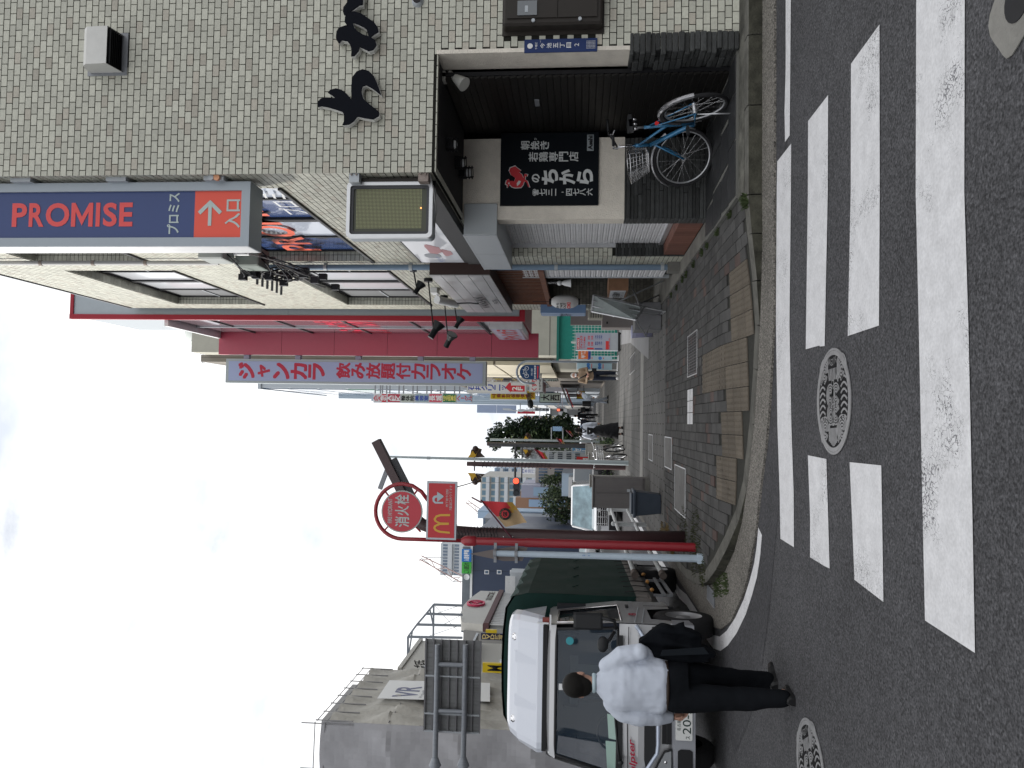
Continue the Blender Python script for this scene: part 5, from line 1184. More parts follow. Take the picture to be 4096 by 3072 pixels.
# ================================================================ BUILDINGS UP THE STREET (right side)
def facade(name,label,x0,x1,y0,y1,z1,mat,rows=0,cols=0,face='s',wm=None,fm=None,z0=.15,fz=3.2,hz=.55,grp=None,cols2=0,cat='building',band=None):
    """a building: side face x0 looks at the street, front face y0 looks at us"""
    t=thing(name,label,cat,((x0+x1)/2,(y0+y1)/2,z0),grp); m=MB(); m.box(min(x0,x1),max(x0,x1),y0,y1,z0,z1); m.build('wall',mat,t)
    s_=-1 if x0<x1 else 1
    m=MB(); m.box(min(x0,x1)-.12,max(x0,x1)+.12,y0-.12,y1+.12,z1,z1+.25); m.build('roof_edge',band or mat,t)
    if rows:
        fh=(z1-z0-fz)/rows
        for r_ in range(rows):
            za=z0+fz+fh*(r_+(1-hz)/2*.8); zb=za+fh*hz
            for c_ in range(cols):
                w=(y1-y0)/cols; ya=y0+w*(c_+.14); yb=y0+w*(c_+.86); m=MB(); m.box(x0+s_*.05,x0,ya,yb,za,zb); m.cm=1; m.box(x0+s_*.065,x0+s_*.05,ya+.08,yb-.08,za+.08,zb-.08); m.build('window',[fm or lgrey,wm or glassb],t)
            for c_ in range(cols2):
                w=abs(x1-x0)/cols2; xa_=min(x0,x1)+w*(c_+.2); xb_=min(x0,x1)+w*(c_+.8); m=MB(); m.box(xa_,xb_,y0-.05,y0,za,zb); m.cm=1; m.box(xa_+.08,xb_-.08,y0-.065,y0-.05,za+.08,zb-.08); m.build('window',[fm or lgrey,wm or glassb],t)
    return t
shopd=M('dark_shopfront',(.05,.045,.042),.6,var=.3,vs=1.5)
o=facade('brown_shop_building','brown weathered shop building with balconies beyond the beige building',2.45,9,47,56,9.5,M('weathered_brown',(.13,.115,.10),.8,var=.25,vs=1.5),3,4,wm=glass)
m=MB(); m.box(2.38,2.46,47.4,55.5,.3,2.8); m.build('shopfront',shopd,o)
for k in range(3): m=MB(); m.box(1.95,2.45,47.5,55.5,4.0+2.1*k,4.1+2.1*k); m.build('balcony',darkgrey,o)
o=facade('glass_office','blue glazed office building rising behind the karaoke sign',2.3,12,60,76,26.2,M('pale_office_frame',(.42,.46,.5),.4),0,0)
zz_=3.6; r_=0
while zz_<25.5:
    for k in range(3): m=MB(); m.box(2.22,2.3,60.4+k*5,65.0+k*5,zz_,zz_+2.05); m.build('window',M('office_green_glass',(.03,.15,.10),.1,spec=.9) if (r_==6 and k==0) else glassb,o)
    zz_+=2.3; r_+=1
for k in range(3): m=MB(); m.box(1.95-.1*k,2.3,76+k*4,76.4+k*4,.2,25-2.2*k); m.build('fin',M('fin_blue_grey',(.38,.45,.52),.4),o)
facade('white_shop_building','pale white shop building with lavender panels next to the street trees',2.4,10,88,100,11.4,M('pale_wall',(.45,.46,.46),.6),0,0,band=lgrey)
t=thing('panelled_sign_tower','lavender panelled hoarding on the pale white building','hoarding',(1.6,88,5)); a,b,c,d=ry(86,1908,2066,1620,1652)
for k in range(2): m=MB(); m.box(a,b,86,86.3,c+(d-c)*k/2+.05,c+(d-c)*(k+1)/2); m.build('panel',M('lavender_panel',(.33,.39,.53),.4),t)
facade('narrow_grey_building','narrow grey building low behind the white sheeted signs',2.5,9,77,87,8.6,M('mid_grey_wall',(.25,.26,.26),.7),2,3)
o=facade('far_shop_row','row building of small shops far up the right pavement',2.3,9,102,150,8.5,M('far_cream_wall',(.36,.35,.33),.7),2,9,wm=glass)
facade('far_corner_building','low grey building closing the right pavement at the end',1.3,9,152,190,7,M('far_grey_wall',(.27,.28,.29),.7),2,6)
# white sheets flapping over signs
def sheet(lab,y,poly,th=.05):
    mb=MB(); mb.slab([[py(a,b,y) for a,b in poly]],(0,th,0)); tag(mb.build('white_sheet',M('sheet_white',(.6,.62,.64),.7)),lab,'sheet')
sheet('white plastic sheet draped over the upper red sign',78,[(2010,1633),(2040,1634),(2052,1640),(2072,1641),(2066,1646),(2040,1643),(2012,1640)])
sheet('white plastic sheet draped over the lower red sign',78,[(2072,1637),(2092,1636),(2105,1639),(2140,1633),(2140,1644),(2096,1645),(2084,1649),(2073,1646)])
# awnings & small canopy clutter along the far shops
for k,(y,z,col,lab) in enumerate(((50,2.9,(.14,.13,.12),'grey corrugated awning over the nearest far shop'),(57,2.7,(.25,.05,.06),'dull red shop awning up the street'),(68,2.8,(.10,.10,.11),'dark shop awning beyond the brush lettered sign'),(81,2.8,(.3,.32,.34),'pale shop awning near the far pedestrian signal'))):
    m=MB(); m.slab([[(2.4,y,z),(1.2,y,z-.5),(1.2,y,z-.6),(2.4,y,z-.1)]],(0,5.5,0)); tag(m.build('awning',M('awning%d'%k,col,.7)),lab,'awning')
# cable arm fixture and pedestrian signal
t=thing('arm_lamp_cluster','black floodlight on four long thin arms over the far shops','arm lamp',(1.6,52,4)); m=MB()
for k in range(4): p_=py(2108+5*k,1570,52); q_=py(2112+4*k,1612,52); m.cyl(p_,q_,.03,n=5)
m.build('arm',black,t); m=MB(); p_=py(2122,1616,52); m.ball(p_,.28,sc=(1.1,.8,.7)); m.build('head',lampb,t)
t=thing('pedestrian_signal','far pedestrian signal showing a red standing figure','traffic signal',(0.9,62,.15)); y=62
a,b,c,d=ry(y,2227,2254,1634,1646); m=MB(); m.box(a,b,y,y+.25,c,d); m.build('housing',darkgrey,t)
for k,(e,cl_) in enumerate((((1,.12,.06),'r'),((.02,.05,.06),'g'))): z_=c+(d-c)*(.75-.5*k); m=MB(); m.box(a+.04,b-.04,y-.02,y,z_-.1,z_+.1); m.build('lens',M('ped_lens'+cl_,(.02,.02,.02) if k else (.6,.05,.03),.4,emit=e if not k else None,es=2.5),t)
m=MB(); m.cyl((b+1.1,y+.1,.15),(b+1.1,y+.1,d+.6),.07,n=8); m.cyl((b,y+.1,d-.1),(b+1.1,y+.1,d-.1),.03,n=6); m.cyl((b,y+.1,c+.1),(b+1.1,y+.1,c+.1),.03,n=6); m.build('pole',lgrey,t)
# ================================================================ LEFT SIDE OF THE STREET
XS=-15.0
sheetm=M('scaffold_sheet',(.40,.39,.365),.75,var=.10,vs=1.2); tubem=M('scaffold_tube',(.22,.22,.23),.5)
t=thing('scaffolded_building','building wrapped in pale grey scaffold sheeting with tubes standing proud at the top','building',(-22,44,0))
m=MB()
def cloth(mb,fn,A,B,na,nb,amp,seed):
    random.seed(seed); pa=A/7; pts=[]
    for i in range(na+1):
        row=[]
        for j in range(nb+1):
            u,v=i/na*A,j/nb*B; c=abs(math.sin(PI*u/pa)); f=(v%3.6)/3.6
            sag=amp*c*(.5+.5*math.cos(f*2*PI))*1.2+amp*.5*math.sin(9*f+u*2.2)*c*(1-f)+random.uniform(-.012,.012)
            row.append(fn(u,v,sag))
        pts.append(row)
    for i in range(na):
        for j in range(nb): mb.face([pts[i][j],pts[i+1][j],pts[i+1][j+1],pts[i][j+1]],True)
cloth(m,lambda u,v,s:(XS+s,39.5+u,v),8.5,13.8,84,110,.26,3)
m.build('street_sheeting',sheetm,t)
m=MB(); cloth(m,lambda u,v,s:(XS-u,39.5-s,v),18,14.2,60,60,.2,4); m.build('side_sheeting',M('scaffold_sheet_shade',(.33,.33,.35),.75,var=.08,vs=1.2),t)  # shade of this face put into a cooler, darker sheet colour
m=MB(); m.box(XS-17,XS-.8,40.2,48,0,13.2); m.box(XS-9,XS-.9,42,47.8,13.2,15); m.build('core',M('core_wall',(.3,.3,.3),.8),t)
m=MB()
for k in range(8): m.cyl((XS+.05,39.5+k*1.2,12.6),(XS+.05,39.5+k*1.2,14.5),.03,n=5); m.cyl((XS-.1-k*2.2,39.45,12.6),(XS-.1-k*2.2,39.45,15.2),.03,n=5)
for z in (13.9,14.4): m.cyl((XS+.05,39.4,z),(XS+.05,48,z),.025,n=5); m.cyl((XS,39.4,z+.1),(XS-18,39.4,z+.4),.025,n=5)
for z in (3.6,7.2,10.8): m.cyl((XS+.12,39.4,z),(XS+.12,48,z),.03,n=5)
m.build('scaffold_tube',tubem,t)['kind']='stuff'
t=thing('scaffold_banner','white banner lettered VR hung on the street side of the scaffold sheeting','banner',(XS+.3,43.5,8)); B=[px(a,b,XS+.35) for a,b in ((1509,2794),(1558,2722),(1960,2733),(1960,2807))]
m=MB(); m.slab([B],(.02,0,0)); m.build('cloth',M('banner_white',(.68,.69,.70),.6),t)
y1b,y0b=B[0].y,B[1].y; zt=B[0].z
m=MB(); put(m,'VR',(XS+.38,B[0].y+.3,zt-2.0),(0,1,0),ZU,(B[1].y-B[0].y)*.6,1.3,bold=.02,off=.0)
m.build('lettering',M('banner_navy',(.12,.13,.22),.5),t); m=MB(); put(m,'VirtualReality',(XS+.38,B[0].y+.3,zt-2.35),(0,1,0),ZU,(B[1].y-B[0].y)*.7,.22,off=.0); m.build('small_lettering',grey,t)
m=MB(); m.box(XS+.37,XS+.40,B[0].y+.1,B[0].y+1.1,zt-3.9,zt-2.7); m.build('red_patch',red,t); m=MB(); m.box(XS+.37,XS+.40,B[0].y+1.1,B[1].y-.05,zt-3.9,zt-2.6); m.build('blue_patch',M('banner_blue',(.1,.25,.5),.5),t)
random.seed(21)
# out of frame to the left: the block that shades the crossing
o=facade('office_block','plain grey office block beside the scaffolded building, mostly out of the picture',-15,-30,-6,28,15.2,M('office_grey',(.28,.28,.28),.7),4,9,wm=glass,z0=0)
o=facade('beige_shop_building','pale shop building half hidden behind the road sign, next to the scaffolding',-15,-26,48.2,54.5,12.1,M('pale_beige_wall',(.42,.41,.38),.6),2,2,wm=glass,z0=0,band=M('pale_beige_wall',(.42,.41,.38),.6))
m=MB(); m.box(-14.9,-14.2,48.6,54,5.4,5.55); m.box(-14.9,-14.2,48.6,54,8.2,8.35); m.build('balcony_slab',lgrey,o); m=MB(); m.box(-14.22,-14.18,48.6,54,4.4,5.4); m.build('green_glass',M('green_balcony_glass',(.16,.25,.19),.2,spec=.8),o)
m=MB(); a,b,c,d=ry(48.1,1655,1700,2640,2672); put(m,'紙',(a,48.1,c),XR,ZU,b-a,d-c,bold=.02); m.build('wall_lettering',black,o)
# arch fronted building
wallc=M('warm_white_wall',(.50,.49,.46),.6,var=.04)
t=thing('arched_building','cream building with an arched parapet, red round emblem and railings below','building',(-19,65,0))
arch=[px(a,b,XS) for a,b in ((1931,2497),(1846,2489),(1841,2455),(1853,2423),(1879,2394),(1922,2363),(1994,2365))]
yn=arch[0].y; yf=arch[-1].y
m=MB(); m.slab([arch],(-.6,0,0)); m.build('arched_parapet',wallc,t)
zA=arch[0].z; m=MB(); m.box(XS-12,XS-.55,yn,yf,0,arch[1].z-.2); m.build('body',M('arched_wall_shade',(.27,.27,.27),.7,var=.05),t)  # shade on the side towards us is put into the wall's grey
m=MB(); m.box(XS-.5,XS+.12,yn-.1,yf+.1,zA-.45,zA-.05); m.build('maroon_band',M('maroon',(.10,.05,.055),.6),t)
m=MB(); n=22
for k in range(n+1): y=yn+.3+(yf-yn-.6)*k/n; m.box(XS-.1,XS-.02,y-.06,y+.06,4.4,zA-.5)
for z in (4.4,5.6,6.6): m.box(XS-.12,XS,yn+.2,yf-.2,z,z+.1)
m.build('railing',white,t)['kind']='stuff'
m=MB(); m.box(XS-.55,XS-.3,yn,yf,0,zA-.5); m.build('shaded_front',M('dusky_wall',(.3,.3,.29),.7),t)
cy=(px(1904,2419,XS)); m=MB()
ring=lambda r,f=1:[(XS+.05,cy.y+r*1.25*math.cos(a),cy.z+r*math.sin(a)) for a in [2*PI*k/28 for k in range(28)]]
m.slab([ring(.75),ring(.6)],(.15,0,0)); m.beam((XS+.12,cy.y-.5,cy.z-.35),(XS+.12,cy.y-.5,cy.z+.4),.12,.12); m.beam((XS+.12,cy.y-.5,cy.z+.4),(XS+.12,cy.y,cy.z-.2),.12,.12); m.beam((XS+.12,cy.y,cy.z-.2),(XS+.12,cy.y+.5,cy.z+.4),.12,.12); m.beam((XS+.12,cy.y+.5,cy.z+.4),(XS+.12,cy.y+.5,cy.z-.35),.12,.12)
m.build('red_emblem',M('emblem_red',(.5,.04,.10),.45),t)
p=px(1955,2401,XS); m=MB(); put(m,'DRUGSTORE',(XS+.06,p.y,p.z-.25),(0,1,0),ZU,px(1955,2369,XS).y-p.y,.55,bold=.04,off=-.06); m.build('red_lettering',M('emblem_red',(.5,.04,.10),.45),t)
t=thing('roof_frame','bare steel sign frame standing on the roof of the arched building','steel frame',(-17,60,11)); m=MB(); Q=lambda a,b,y=60.5: py(a,b,y)
tops=[(1735,2418),(1705,2455),(1668,2498),(1632,2547)]
for a,b in tops: m.beam(Q(a,b),Q(1850,b+4),.16,.16)
for (a,b),(c,d) in zip(tops,tops[1:]): m.beam(Q(a,b),Q(c,d),.14,.14)
m.beam(Q(1632,2547),Q(1630,2680),.14,.14); m.beam(Q(1735,2418),Q(1733,2555),.12,.12); m.beam(Q(1650,2520),Q(1632,2640),.1,.1); m.beam(Q(1720,2440),Q(1733,2500),.1,.1)
for a,b,c,d in ((1740,2424,1845,2540),(1742,2455,1846,2420),(1770,2500,1846,2460),(1700,2550,1845,2500)): m.cyl(Q(a,b),Q(c,d),.02,n=4)
m.build('steelwork',M('steel_blue_grey',(.16,.18,.21),.5),t)
# signs between
def board(name,lab,y,X0,X1,Y0,Y1,face,chars=None,ink=black,vert=False,bold=.03,dep=.2,mx=.12,z2g=False):
    a,b,c,d=ry(y,X0,X1,Y0,Y1); t=thing(name,lab,'sign',((a+b)/2,y,c)); m=MB(); m.box(a,b,y,y+dep,c,d); m.build('board',face,t)
    if chars:
        m=MB(); W=b-a; Hh=d-c
        if vert: put_col(m,chars,(a+W*mx,y,c+Hh*.04),XR,ZU,W*(1-2*mx),Hh*.92,bold=bold)
        else: put(m,chars,(a+W*mx,y,c+Hh*.2),XR,ZU,W*(1-2*mx),Hh*.6,bold=bold)
        m.build('lettering',ink,t)
    return t
gold=M('ink_gold',(.6,.48,.22),.4)
board('disc_shop_sign','navy vertical sign with gold letters DVD on the arched building side',56,1924,2015,2534,2560,M('sign_deep_navy',(.012,.015,.05),.4),'DVD試写',gold,True)
board('yellow_m_sign','yellow sign with a black outlined M beneath the road sign panel',44,1930,2030,2654,2692,ylw,'M',black,False,mx=.2,bold=.02)
board('small_yellow_sign','small white and yellow notice above the navy disc sign',56,1943,1987,2520,2532,ylw,None)
# navy building
t=thing('navy_building','large dark navy building with a glazed roof band, behind the truck','building',(-17,88,0)); nav=M('navy_wall',(.045,.06,.10),.45,var=.08,vs=.3); y=82
a,b,c,d=ry(y,1885,2400,2160,2530); m=MB(); m.box(a,b,y,y+20,0,d); m.build('wall',nav,t)
a2,b2,c2,d2=ry(y,1846,1885,2190,2533); m=MB(); m.box(a2,b2,y+.3,y+19,d,d2); m.build('roof_screen',M('roof_screen',(.14,.16,.18),.5,var=.2,vs=.6),t)
m=MB(); m.box(a2,b,y-.1,y,d-.1,d+.12); m.build('white_line',white,t)
for X in (1938,1988,2040): w=ry(y,X,X+18,2280,2296); m=MB(); m.box(w[0],w[1],y-.08,y,w[2],w[3]); m.cm=1; m.box(w[0]+.07,w[1]-.07,y-.1,y-.08,w[2]+.07,w[3]-.07); m.build('window',[white,glassb],t)
for xx in (1,2,3,4,5): m=MB(); m.box(a+xx*3,a+xx*3+.02,y-.012,y,0,d); m.build('panel_seam',black,t)
p=py(1870,2303,y); m=MB(); m.lathe(p+V((0,-.6,0)),[(0,0),(.22,.04),(.3,.1)],axis=(0,-1,0),n=16); m.build('satellite_dish',white,t)
board('blue_banner','bright blue roof banner with white Japanese lettering',81.5,1847,1885,2197,2247,M('banner_bright_blue',(.02,.16,.45),.5),'入居者募集',white,False,mx=.05)
board('green_banner','bright green roof banner with black Japanese lettering',81.5,1847,1885,2249,2294,M('banner_green',(.06,.38,.06),.5),'ご入居受付',black,False,mx=.05)
# rooftop units low, seen over the truck
t=thing('rooftop_units','pale rooftop plant boxes and slatted screen just above the truck tarpaulin','rooftop plant',(-19,75,4)); m=MB(); w=ry(74,2040,2090,2290,2370); m.box(w[0],w[1],74,76,2,w[3]); m.build('box',lgrey,t); w=ry(73.5,2020,2060,2305,2372); m=MB()
for k in range(12): z=w[2]+(w[3]-w[2])*k/12; m.box(w[0],w[1],73.5,73.6,z,z+.06)
m.build('slat_screen',white,t)
# apartment tower
def tower(name,lab,y,X0,Y0,Y1,dep,wall,nf,nc,win,z1g=0,bal=True):
    a,b,_,d=ry(y,X0,X0+2,Y0,Y1); t=thing(name,lab,'tower block',((a+b)/2,y,0)); m=MB(); m.box(a,b,y,y+dep,0,d); m.build('wall',wall,t); fh=(d-1)/nf; cw=(b-a)/nc
    for i in range(nf):
        if d-fh*i<2: break
        z=d-fh*(i+1)+.25*fh
        if z<H+ (y*.0): pass
        m=MB()
        for j in range(nc): m.box(a+cw*(j+.15),a+cw*(j+.85),y-.05,y,z,z+fh*.55)
        m.build('window_row',win,t)['kind']='stuff'
        if bal: m=MB(); m.box(a,b,y-.7,y-.02,z-.28*fh,z-.2*fh); m.box(a,b,y-.72,y-.66,z-.2*fh,z+.1*fh); m.build('balcony',M('balcony_white',(.5,.53,.56),.5),t)
    return t,a,b,d
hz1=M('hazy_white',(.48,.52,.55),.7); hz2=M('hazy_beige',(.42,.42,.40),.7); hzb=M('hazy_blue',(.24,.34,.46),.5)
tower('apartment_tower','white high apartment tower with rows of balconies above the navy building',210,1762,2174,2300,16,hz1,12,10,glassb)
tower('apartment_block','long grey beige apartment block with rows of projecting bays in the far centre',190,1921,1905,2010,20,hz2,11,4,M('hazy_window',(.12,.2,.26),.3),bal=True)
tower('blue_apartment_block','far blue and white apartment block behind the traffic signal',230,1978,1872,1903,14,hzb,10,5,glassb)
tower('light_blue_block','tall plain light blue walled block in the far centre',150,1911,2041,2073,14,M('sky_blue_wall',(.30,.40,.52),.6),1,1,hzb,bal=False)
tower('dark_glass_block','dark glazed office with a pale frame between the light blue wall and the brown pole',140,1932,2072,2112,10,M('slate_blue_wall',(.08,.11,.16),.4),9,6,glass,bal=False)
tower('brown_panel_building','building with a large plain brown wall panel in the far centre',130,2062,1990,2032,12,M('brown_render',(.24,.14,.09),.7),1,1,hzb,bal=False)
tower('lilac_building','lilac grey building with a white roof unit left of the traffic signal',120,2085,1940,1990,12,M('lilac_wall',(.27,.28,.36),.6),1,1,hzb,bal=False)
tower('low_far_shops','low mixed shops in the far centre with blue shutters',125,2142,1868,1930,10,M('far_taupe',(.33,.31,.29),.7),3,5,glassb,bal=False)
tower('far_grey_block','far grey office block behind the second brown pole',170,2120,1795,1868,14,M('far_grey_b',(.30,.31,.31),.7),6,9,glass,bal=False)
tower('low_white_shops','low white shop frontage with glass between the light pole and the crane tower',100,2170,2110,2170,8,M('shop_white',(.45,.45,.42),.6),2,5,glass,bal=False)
board('far_white_board','white rooftop board with small red and blue print in the far centre',118,2082,2140,1872,1896,white,'日本旅行',inkb,True,mx=.2,bold=.0)
board('red_shop_front_sign','red shop banner with white brush strokes beyond the beige cabinets',48,2306,2395,1828,1876,M('banner_red',(.55,.03,.03),.5),'焼肉',white,False,mx=.1,bold=.05)
board('blue_print_sign','blue and white shop poster beyond the beige cabinets',50,2290,2395,1792,1812,M('poster_blue',(.12,.3,.5),.5),'セール',white,True)
# crane
def crane(lab,y,pts,w):
    t=thing('crane',lab,'crane',tuple(py(*pts[0],y))); m=MB()
    for (p,q,r_) in ((pts[0],pts[1],w),):
        a=py(*p,y); b=py(*q,y); d_=(b-a); n=int(d_.length/(w*1.4)); side=V((-d_.z,0,d_.x)).normalized()*w/2
        m.cyl(a+side,b+side*.6,.12,n=4); m.cyl(a-side,b-side*.6,.12,n=4)
        for k in range(n): f=k/n; g=(k+1)/n; s_=1 if k%2 else -1; m.cyl(a+d_*f+side*s_,a+d_*g-side*s_,.08,n=4)
    m.build('boom',M('crane_red_white',(.4,.27,.25),.5),t); m=MB()
    for p,q in pts[2:]: m.cyl(py(*p,y),py(*q,y),.07,n=4)
    m.build('cable',grey,t)
crane('red and white lattice crane boom leaning over the apartment tower',160,[(1850,2318),(1682,2230),((1682,2230),(1812,2326)),((1812,2326),(1850,2326)),((1812,2326),(1838,2312)),((1700,2230),(1790,2230))],1.3)
crane('distant small crane boom above the light blue block',220,[(1935,2056),(1868,2006),((1868,2006),(1868,2030)),((1905,2050),(1950,2085))],1.2)
# ================================================================ TREES
leafm=[M('leaf_dark',(.014,.028,.013),.6,rnd=.3),M('leaf_mid',(.026,.045,.018),.6,rnd=.3),M('leaf_light',(.05,.075,.025),.6,rnd=.3)]
def tree(name,lab,cx,cy,z0,clumps,n,ls,trunk=.12,grp=None,seed=1,cat='tree'):
    random.seed(seed); t=thing(name,lab,cat,(cx,cy,z0),grp); top=max(c[2] for c in clumps)
    m=MB(); m.tube([(cx,cy,z0),(cx+.05,cy,z0+(top-z0)*.4),(cx-.03,cy+.05,top)],.1,n=8,radii=[trunk,trunk*.75,trunk*.25])
    for c in clumps: b_=V((cx,cy,z0+(c[2]-z0)*.7)); m.tube([b_,(b_+V(c[:3]))/2+V((0,0,.1)),c[:3]],.04,n=5,radii=[trunk*.5,trunk*.3,trunk*.1])
    m.build('trunk',M('bark',(.07,.055,.045),.9,var=.3),t); m=MB(); tot=sum(c[3]**2 for c in clumps)
    for c in clumps:
        for k in range(int(n*c[3]**2/tot)):
            d=V((random.gauss(0,1),random.gauss(0,1),random.gauss(0,1))).normalized()*(random.random()**.45); lump=1+.3*math.sin(7*d.x+c[0])*math.cos(6*d.z+c[2])
            p=V((c[0]+d.x*c[3]*lump,c[1]+d.y*c[3]*lump,c[2]+d.z*c[3]*(c[4] if len(c)>4 else 1)*lump)); a=V((random.uniform(-1,1),random.uniform(-1,1),random.uniform(-1,1))).normalized(); b=a.orthogonal().normalized(); s=ls*random.uniform(.6,1.3)
            m.rn=random.random(); m.cm=random.choice((0,0,1,1,2)) ; m.face([p-a*s,p-b*s*.5,p+a*s,p+b*s*.5])
    o=m.build('crown',leafm,t); random.seed(seed+99); return t
def cl(y,L): return [(*py(X,Y,y),r) for X,Y,r in L]
tree('street_tree','tall dark street tree with ragged crown behind the mirror and second brown pole',py(2300,1740,66).x,66,.15,cl(66,[(2000,1745,1.0),(2050,1715,.9),(2090,1745,1.1),(2130,1705,.85),(2150,1760,1.2),(2180,1700,.9),(2210,1740,1.2),(2260,1745,1.0),(1985,1770,.6),(2085,1790,.8),(1965,1755,.4),(2100,1690,.5)]),9500,.15,seed=5)
tree('street_tree','lower leafy street tree behind the walking woman',py(2300,1720,80).x,80,.15,cl(80,[(2230,1712,1.2),(2260,1690,1.0),(2280,1735,1.3),(2240,1760,1.1),(2200,1725,.9)]),4200,.17,seed=6)
for k,(X,Y,y,L) in enumerate(((2250,2000,105,[(2190,1998,1.3),(2215,2003,1.5),(2245,1998,1.3),(2275,2002,1.2)]),(2250,1975,112,[(2210,1975,1.1),(2235,1978,1.0),(2215,1962,.7)]),(2280,2050,95,[(2200,2040,.9),(2230,2052,1.2),(2255,2060,1.3),(2275,2045,1.0)]),(2230,1925,118,[(2185,1922,1.0),(2215,1928,1.2),(2235,1915,1.1)]))):
    tree('pine_tree',('far dark green pine below the brown panel building','small far pine beside the lilac building','far pine nearest the tall brown pole','far round tree by the low shops')[k],py(X,Y,y).x,y,0,cl(y,L),900,.2,grp='far trees along the carriageway',seed=30+k)
t=thing('shrub_bed','bushy low plants by the kerb beyond the beige cabinets','plants',(-1.3,34,.15)); random.seed(8); m=MB()
for k in range(1500): p=V((random.gauss(-1.3,.35),random.uniform(33,38),.2+abs(random.gauss(0,.3)))); a=V((random.uniform(-1,1),random.uniform(-1,1),random.uniform(-1,1))).normalized(); b=a.orthogonal(); m.cm=random.choice((0,1,2)); m.rn=random.random(); m.face([p-a*.07,p-b*.03,p+a*.07,p+b*.03])
m.build('foliage',leafm,t); random.seed(40)
# ================================================================ POLES, SIGNS, SIGNALS AT THE KERB
brown=M('brown_pole_paint',(.055,.028,.03),.4,var=.08,spec=.5); redp=M('hydrant_red',(.28,.012,.022),.35,spec=.6,var=.05); wpole=M('pale_blue_pole',(.42,.50,.58),.4,var=.05,streak=.2)
def pole_at(X,Y,z): p=gz(X,Y,z); return p
# --- hydrant post
p=gz(2786,2190,.13); yr=p.y; bx_=p.x
t=thing('fire_hydrant_sign','red post with round red FIRE HYDRANT sign inside a red hoop','hydrant sign',(bx_,yr,.13))
def Z(X,Y=2180): return py(X,Y,yr).z
def Xp(Y,X=2000): return py(X,Y,yr).x
m=MB(); m.cyl((bx_,yr,.12),(bx_,yr,Z(2100)),.058,n=18); m.cyl((bx_,yr,Z(2100)),(bx_,yr,Z(1900)),.05,n=18); m.build('post',redp,t)
m=MB(); m.lathe((bx_,yr,Z(1905)),[(.055,0),(.066,.02),(.066,.14),(.05,.17),(.03,.2)],n=18); m.build('collar',redp,t)
c=py(1610,2045,yr); hr=(py(1505,2045,yr).z-py(1715,2045,yr).z)/2*1.02; m=MB(); xs0=bx_+.0
cc=V((c.x,yr,c.z)); R_=abs(cc.x-bx_)
ang=[PI-a*PI/18 for a in range(0,19)]
pts=[(bx_,yr,Z(1890))]+[(bx_,yr,cc.z-.1)]+[(cc.x+R_*math.cos(a),yr,cc.z+R_*math.sin(a)) for a in ang]+[(cc.x+R_*math.cos(-.35),yr,cc.z+R_*math.sin(-.35)),(cc.x+R_*math.cos(-.75),yr,cc.z+R_*math.sin(-.75)),(cc.x+R_*.42,yr,Z(1712,1990))]
m.tube(pts,.026,n=10); m.build('hoop',redp,t)
rd=(py(1528,2045,yr-.03).z-py(1693,2045,yr-.03).z)/2; m=MB(); m.cyl((cc.x,yr-.02,cc.z),(cc.x,yr-.035,cc.z),rd,n=48); m.build('disc_rim',M('rim_pale',(.42,.47,.46),.4),t)
m=MB(); m.cyl((cc.x,yr-.035,cc.z),(cc.x,yr-.038,cc.z),rd*.945,n=48); m.build('disc',M('disc_red',(.50,.06,.08),.4),t)
wm_=M('sign_offwhite',(.46,.50,.50),.4); m=MB(); yq=yr-.038
def PB(X0,X1,Y0,Y1): a,b,c_,d=ry(yq,X0,X1,Y0,Y1); return (a,yq,c_),b-a,d-c_
o_,w_,h_=PB(1552,1569,1993,2092); put(m,'FIRE HYDRANT',o_,XR,ZU,w_,h_,bold=.01)
for ch,Y0,Y1 in (('消',2066,2108),('火',2022,2062),('栓',1978,2018)): o_,w_,h_=PB(1580,1637,Y0,Y1); put(m,ch,o_,XR,ZU,w_,h_,bold=.018,res=3)
m.build('lettering',wm_,t)
for a in (.75,2.4,3.9,-.6): m=MB(); m.cyl((cc.x+rd*.95*math.cos(a),yr-.02,cc.z+rd*.95*math.sin(a)),(cc.x+R_*math.cos(a),yr,cc.z+R_*math.sin(a)),.012,n=6); m.build('strut',redp,t)
# --- hamburger sign
t=thing('rectangular_sign','red rectangular sign with a yellow M and white turning arrow below the hydrant disc','sign',((bx_+.6),yr,Z(1825,2045))); ys=yr-.03
a,b,c_,d=ry(ys,1706,1826,1926,2159); m=MB(); m.box(a,b,ys,ys+.05,c_,d); m.build('frame',M('frame_silver_blue',(.40,.44,.48),.4,metal=.3),t)
e=.025; m=MB(); m.box(a+e,b-e,ys-.004,ys,c_+e,d-e); m.build('face',M('face_red',(.50,.045,.055),.4),t); yq=ys-.004
m=MB(); yellow=M('ink_yellow_sign',(.62,.36,.06),.45)
def S14(x,y): return (1400+x/2.765,1700+y/2.765)
mo=[(1108,985),(1000,985),(950,1000),(925,1040),(935,1065),(975,1088),(930,1112),(922,1140),(940,1170),(985,1190),(1105,1202),(1105,1180),(1000,1170),(960,1155),(945,1140),(955,1122),(1000,1105),(1095,1103),(1095,1080),(1000,1078),(960,1060),(950,1040),(965,1020),(1005,1008),(1108,1008)]
m.slab([[py(*S14(*p),yq)+V((0,-.001,0)) for p in mo]],(0,-.003,0)); m.build('yellow_letter',yellow,t)
m=MB(); ar=[(1030,870),(940,868),(915,845),(912,810),(925,785),(965,775),(965,738),(1035,785),(1035,795),(965,850),(965,800),(940,808),(935,835),(950,850),(1030,850)]
m.slab([[py(*S14(*p),yq)+V((0,-.001,0)) for p in ar]],(0,-.003,0)); m.build('white_arrow',M('arrow_pale_blue',(.42,.5,.55),.4),t)
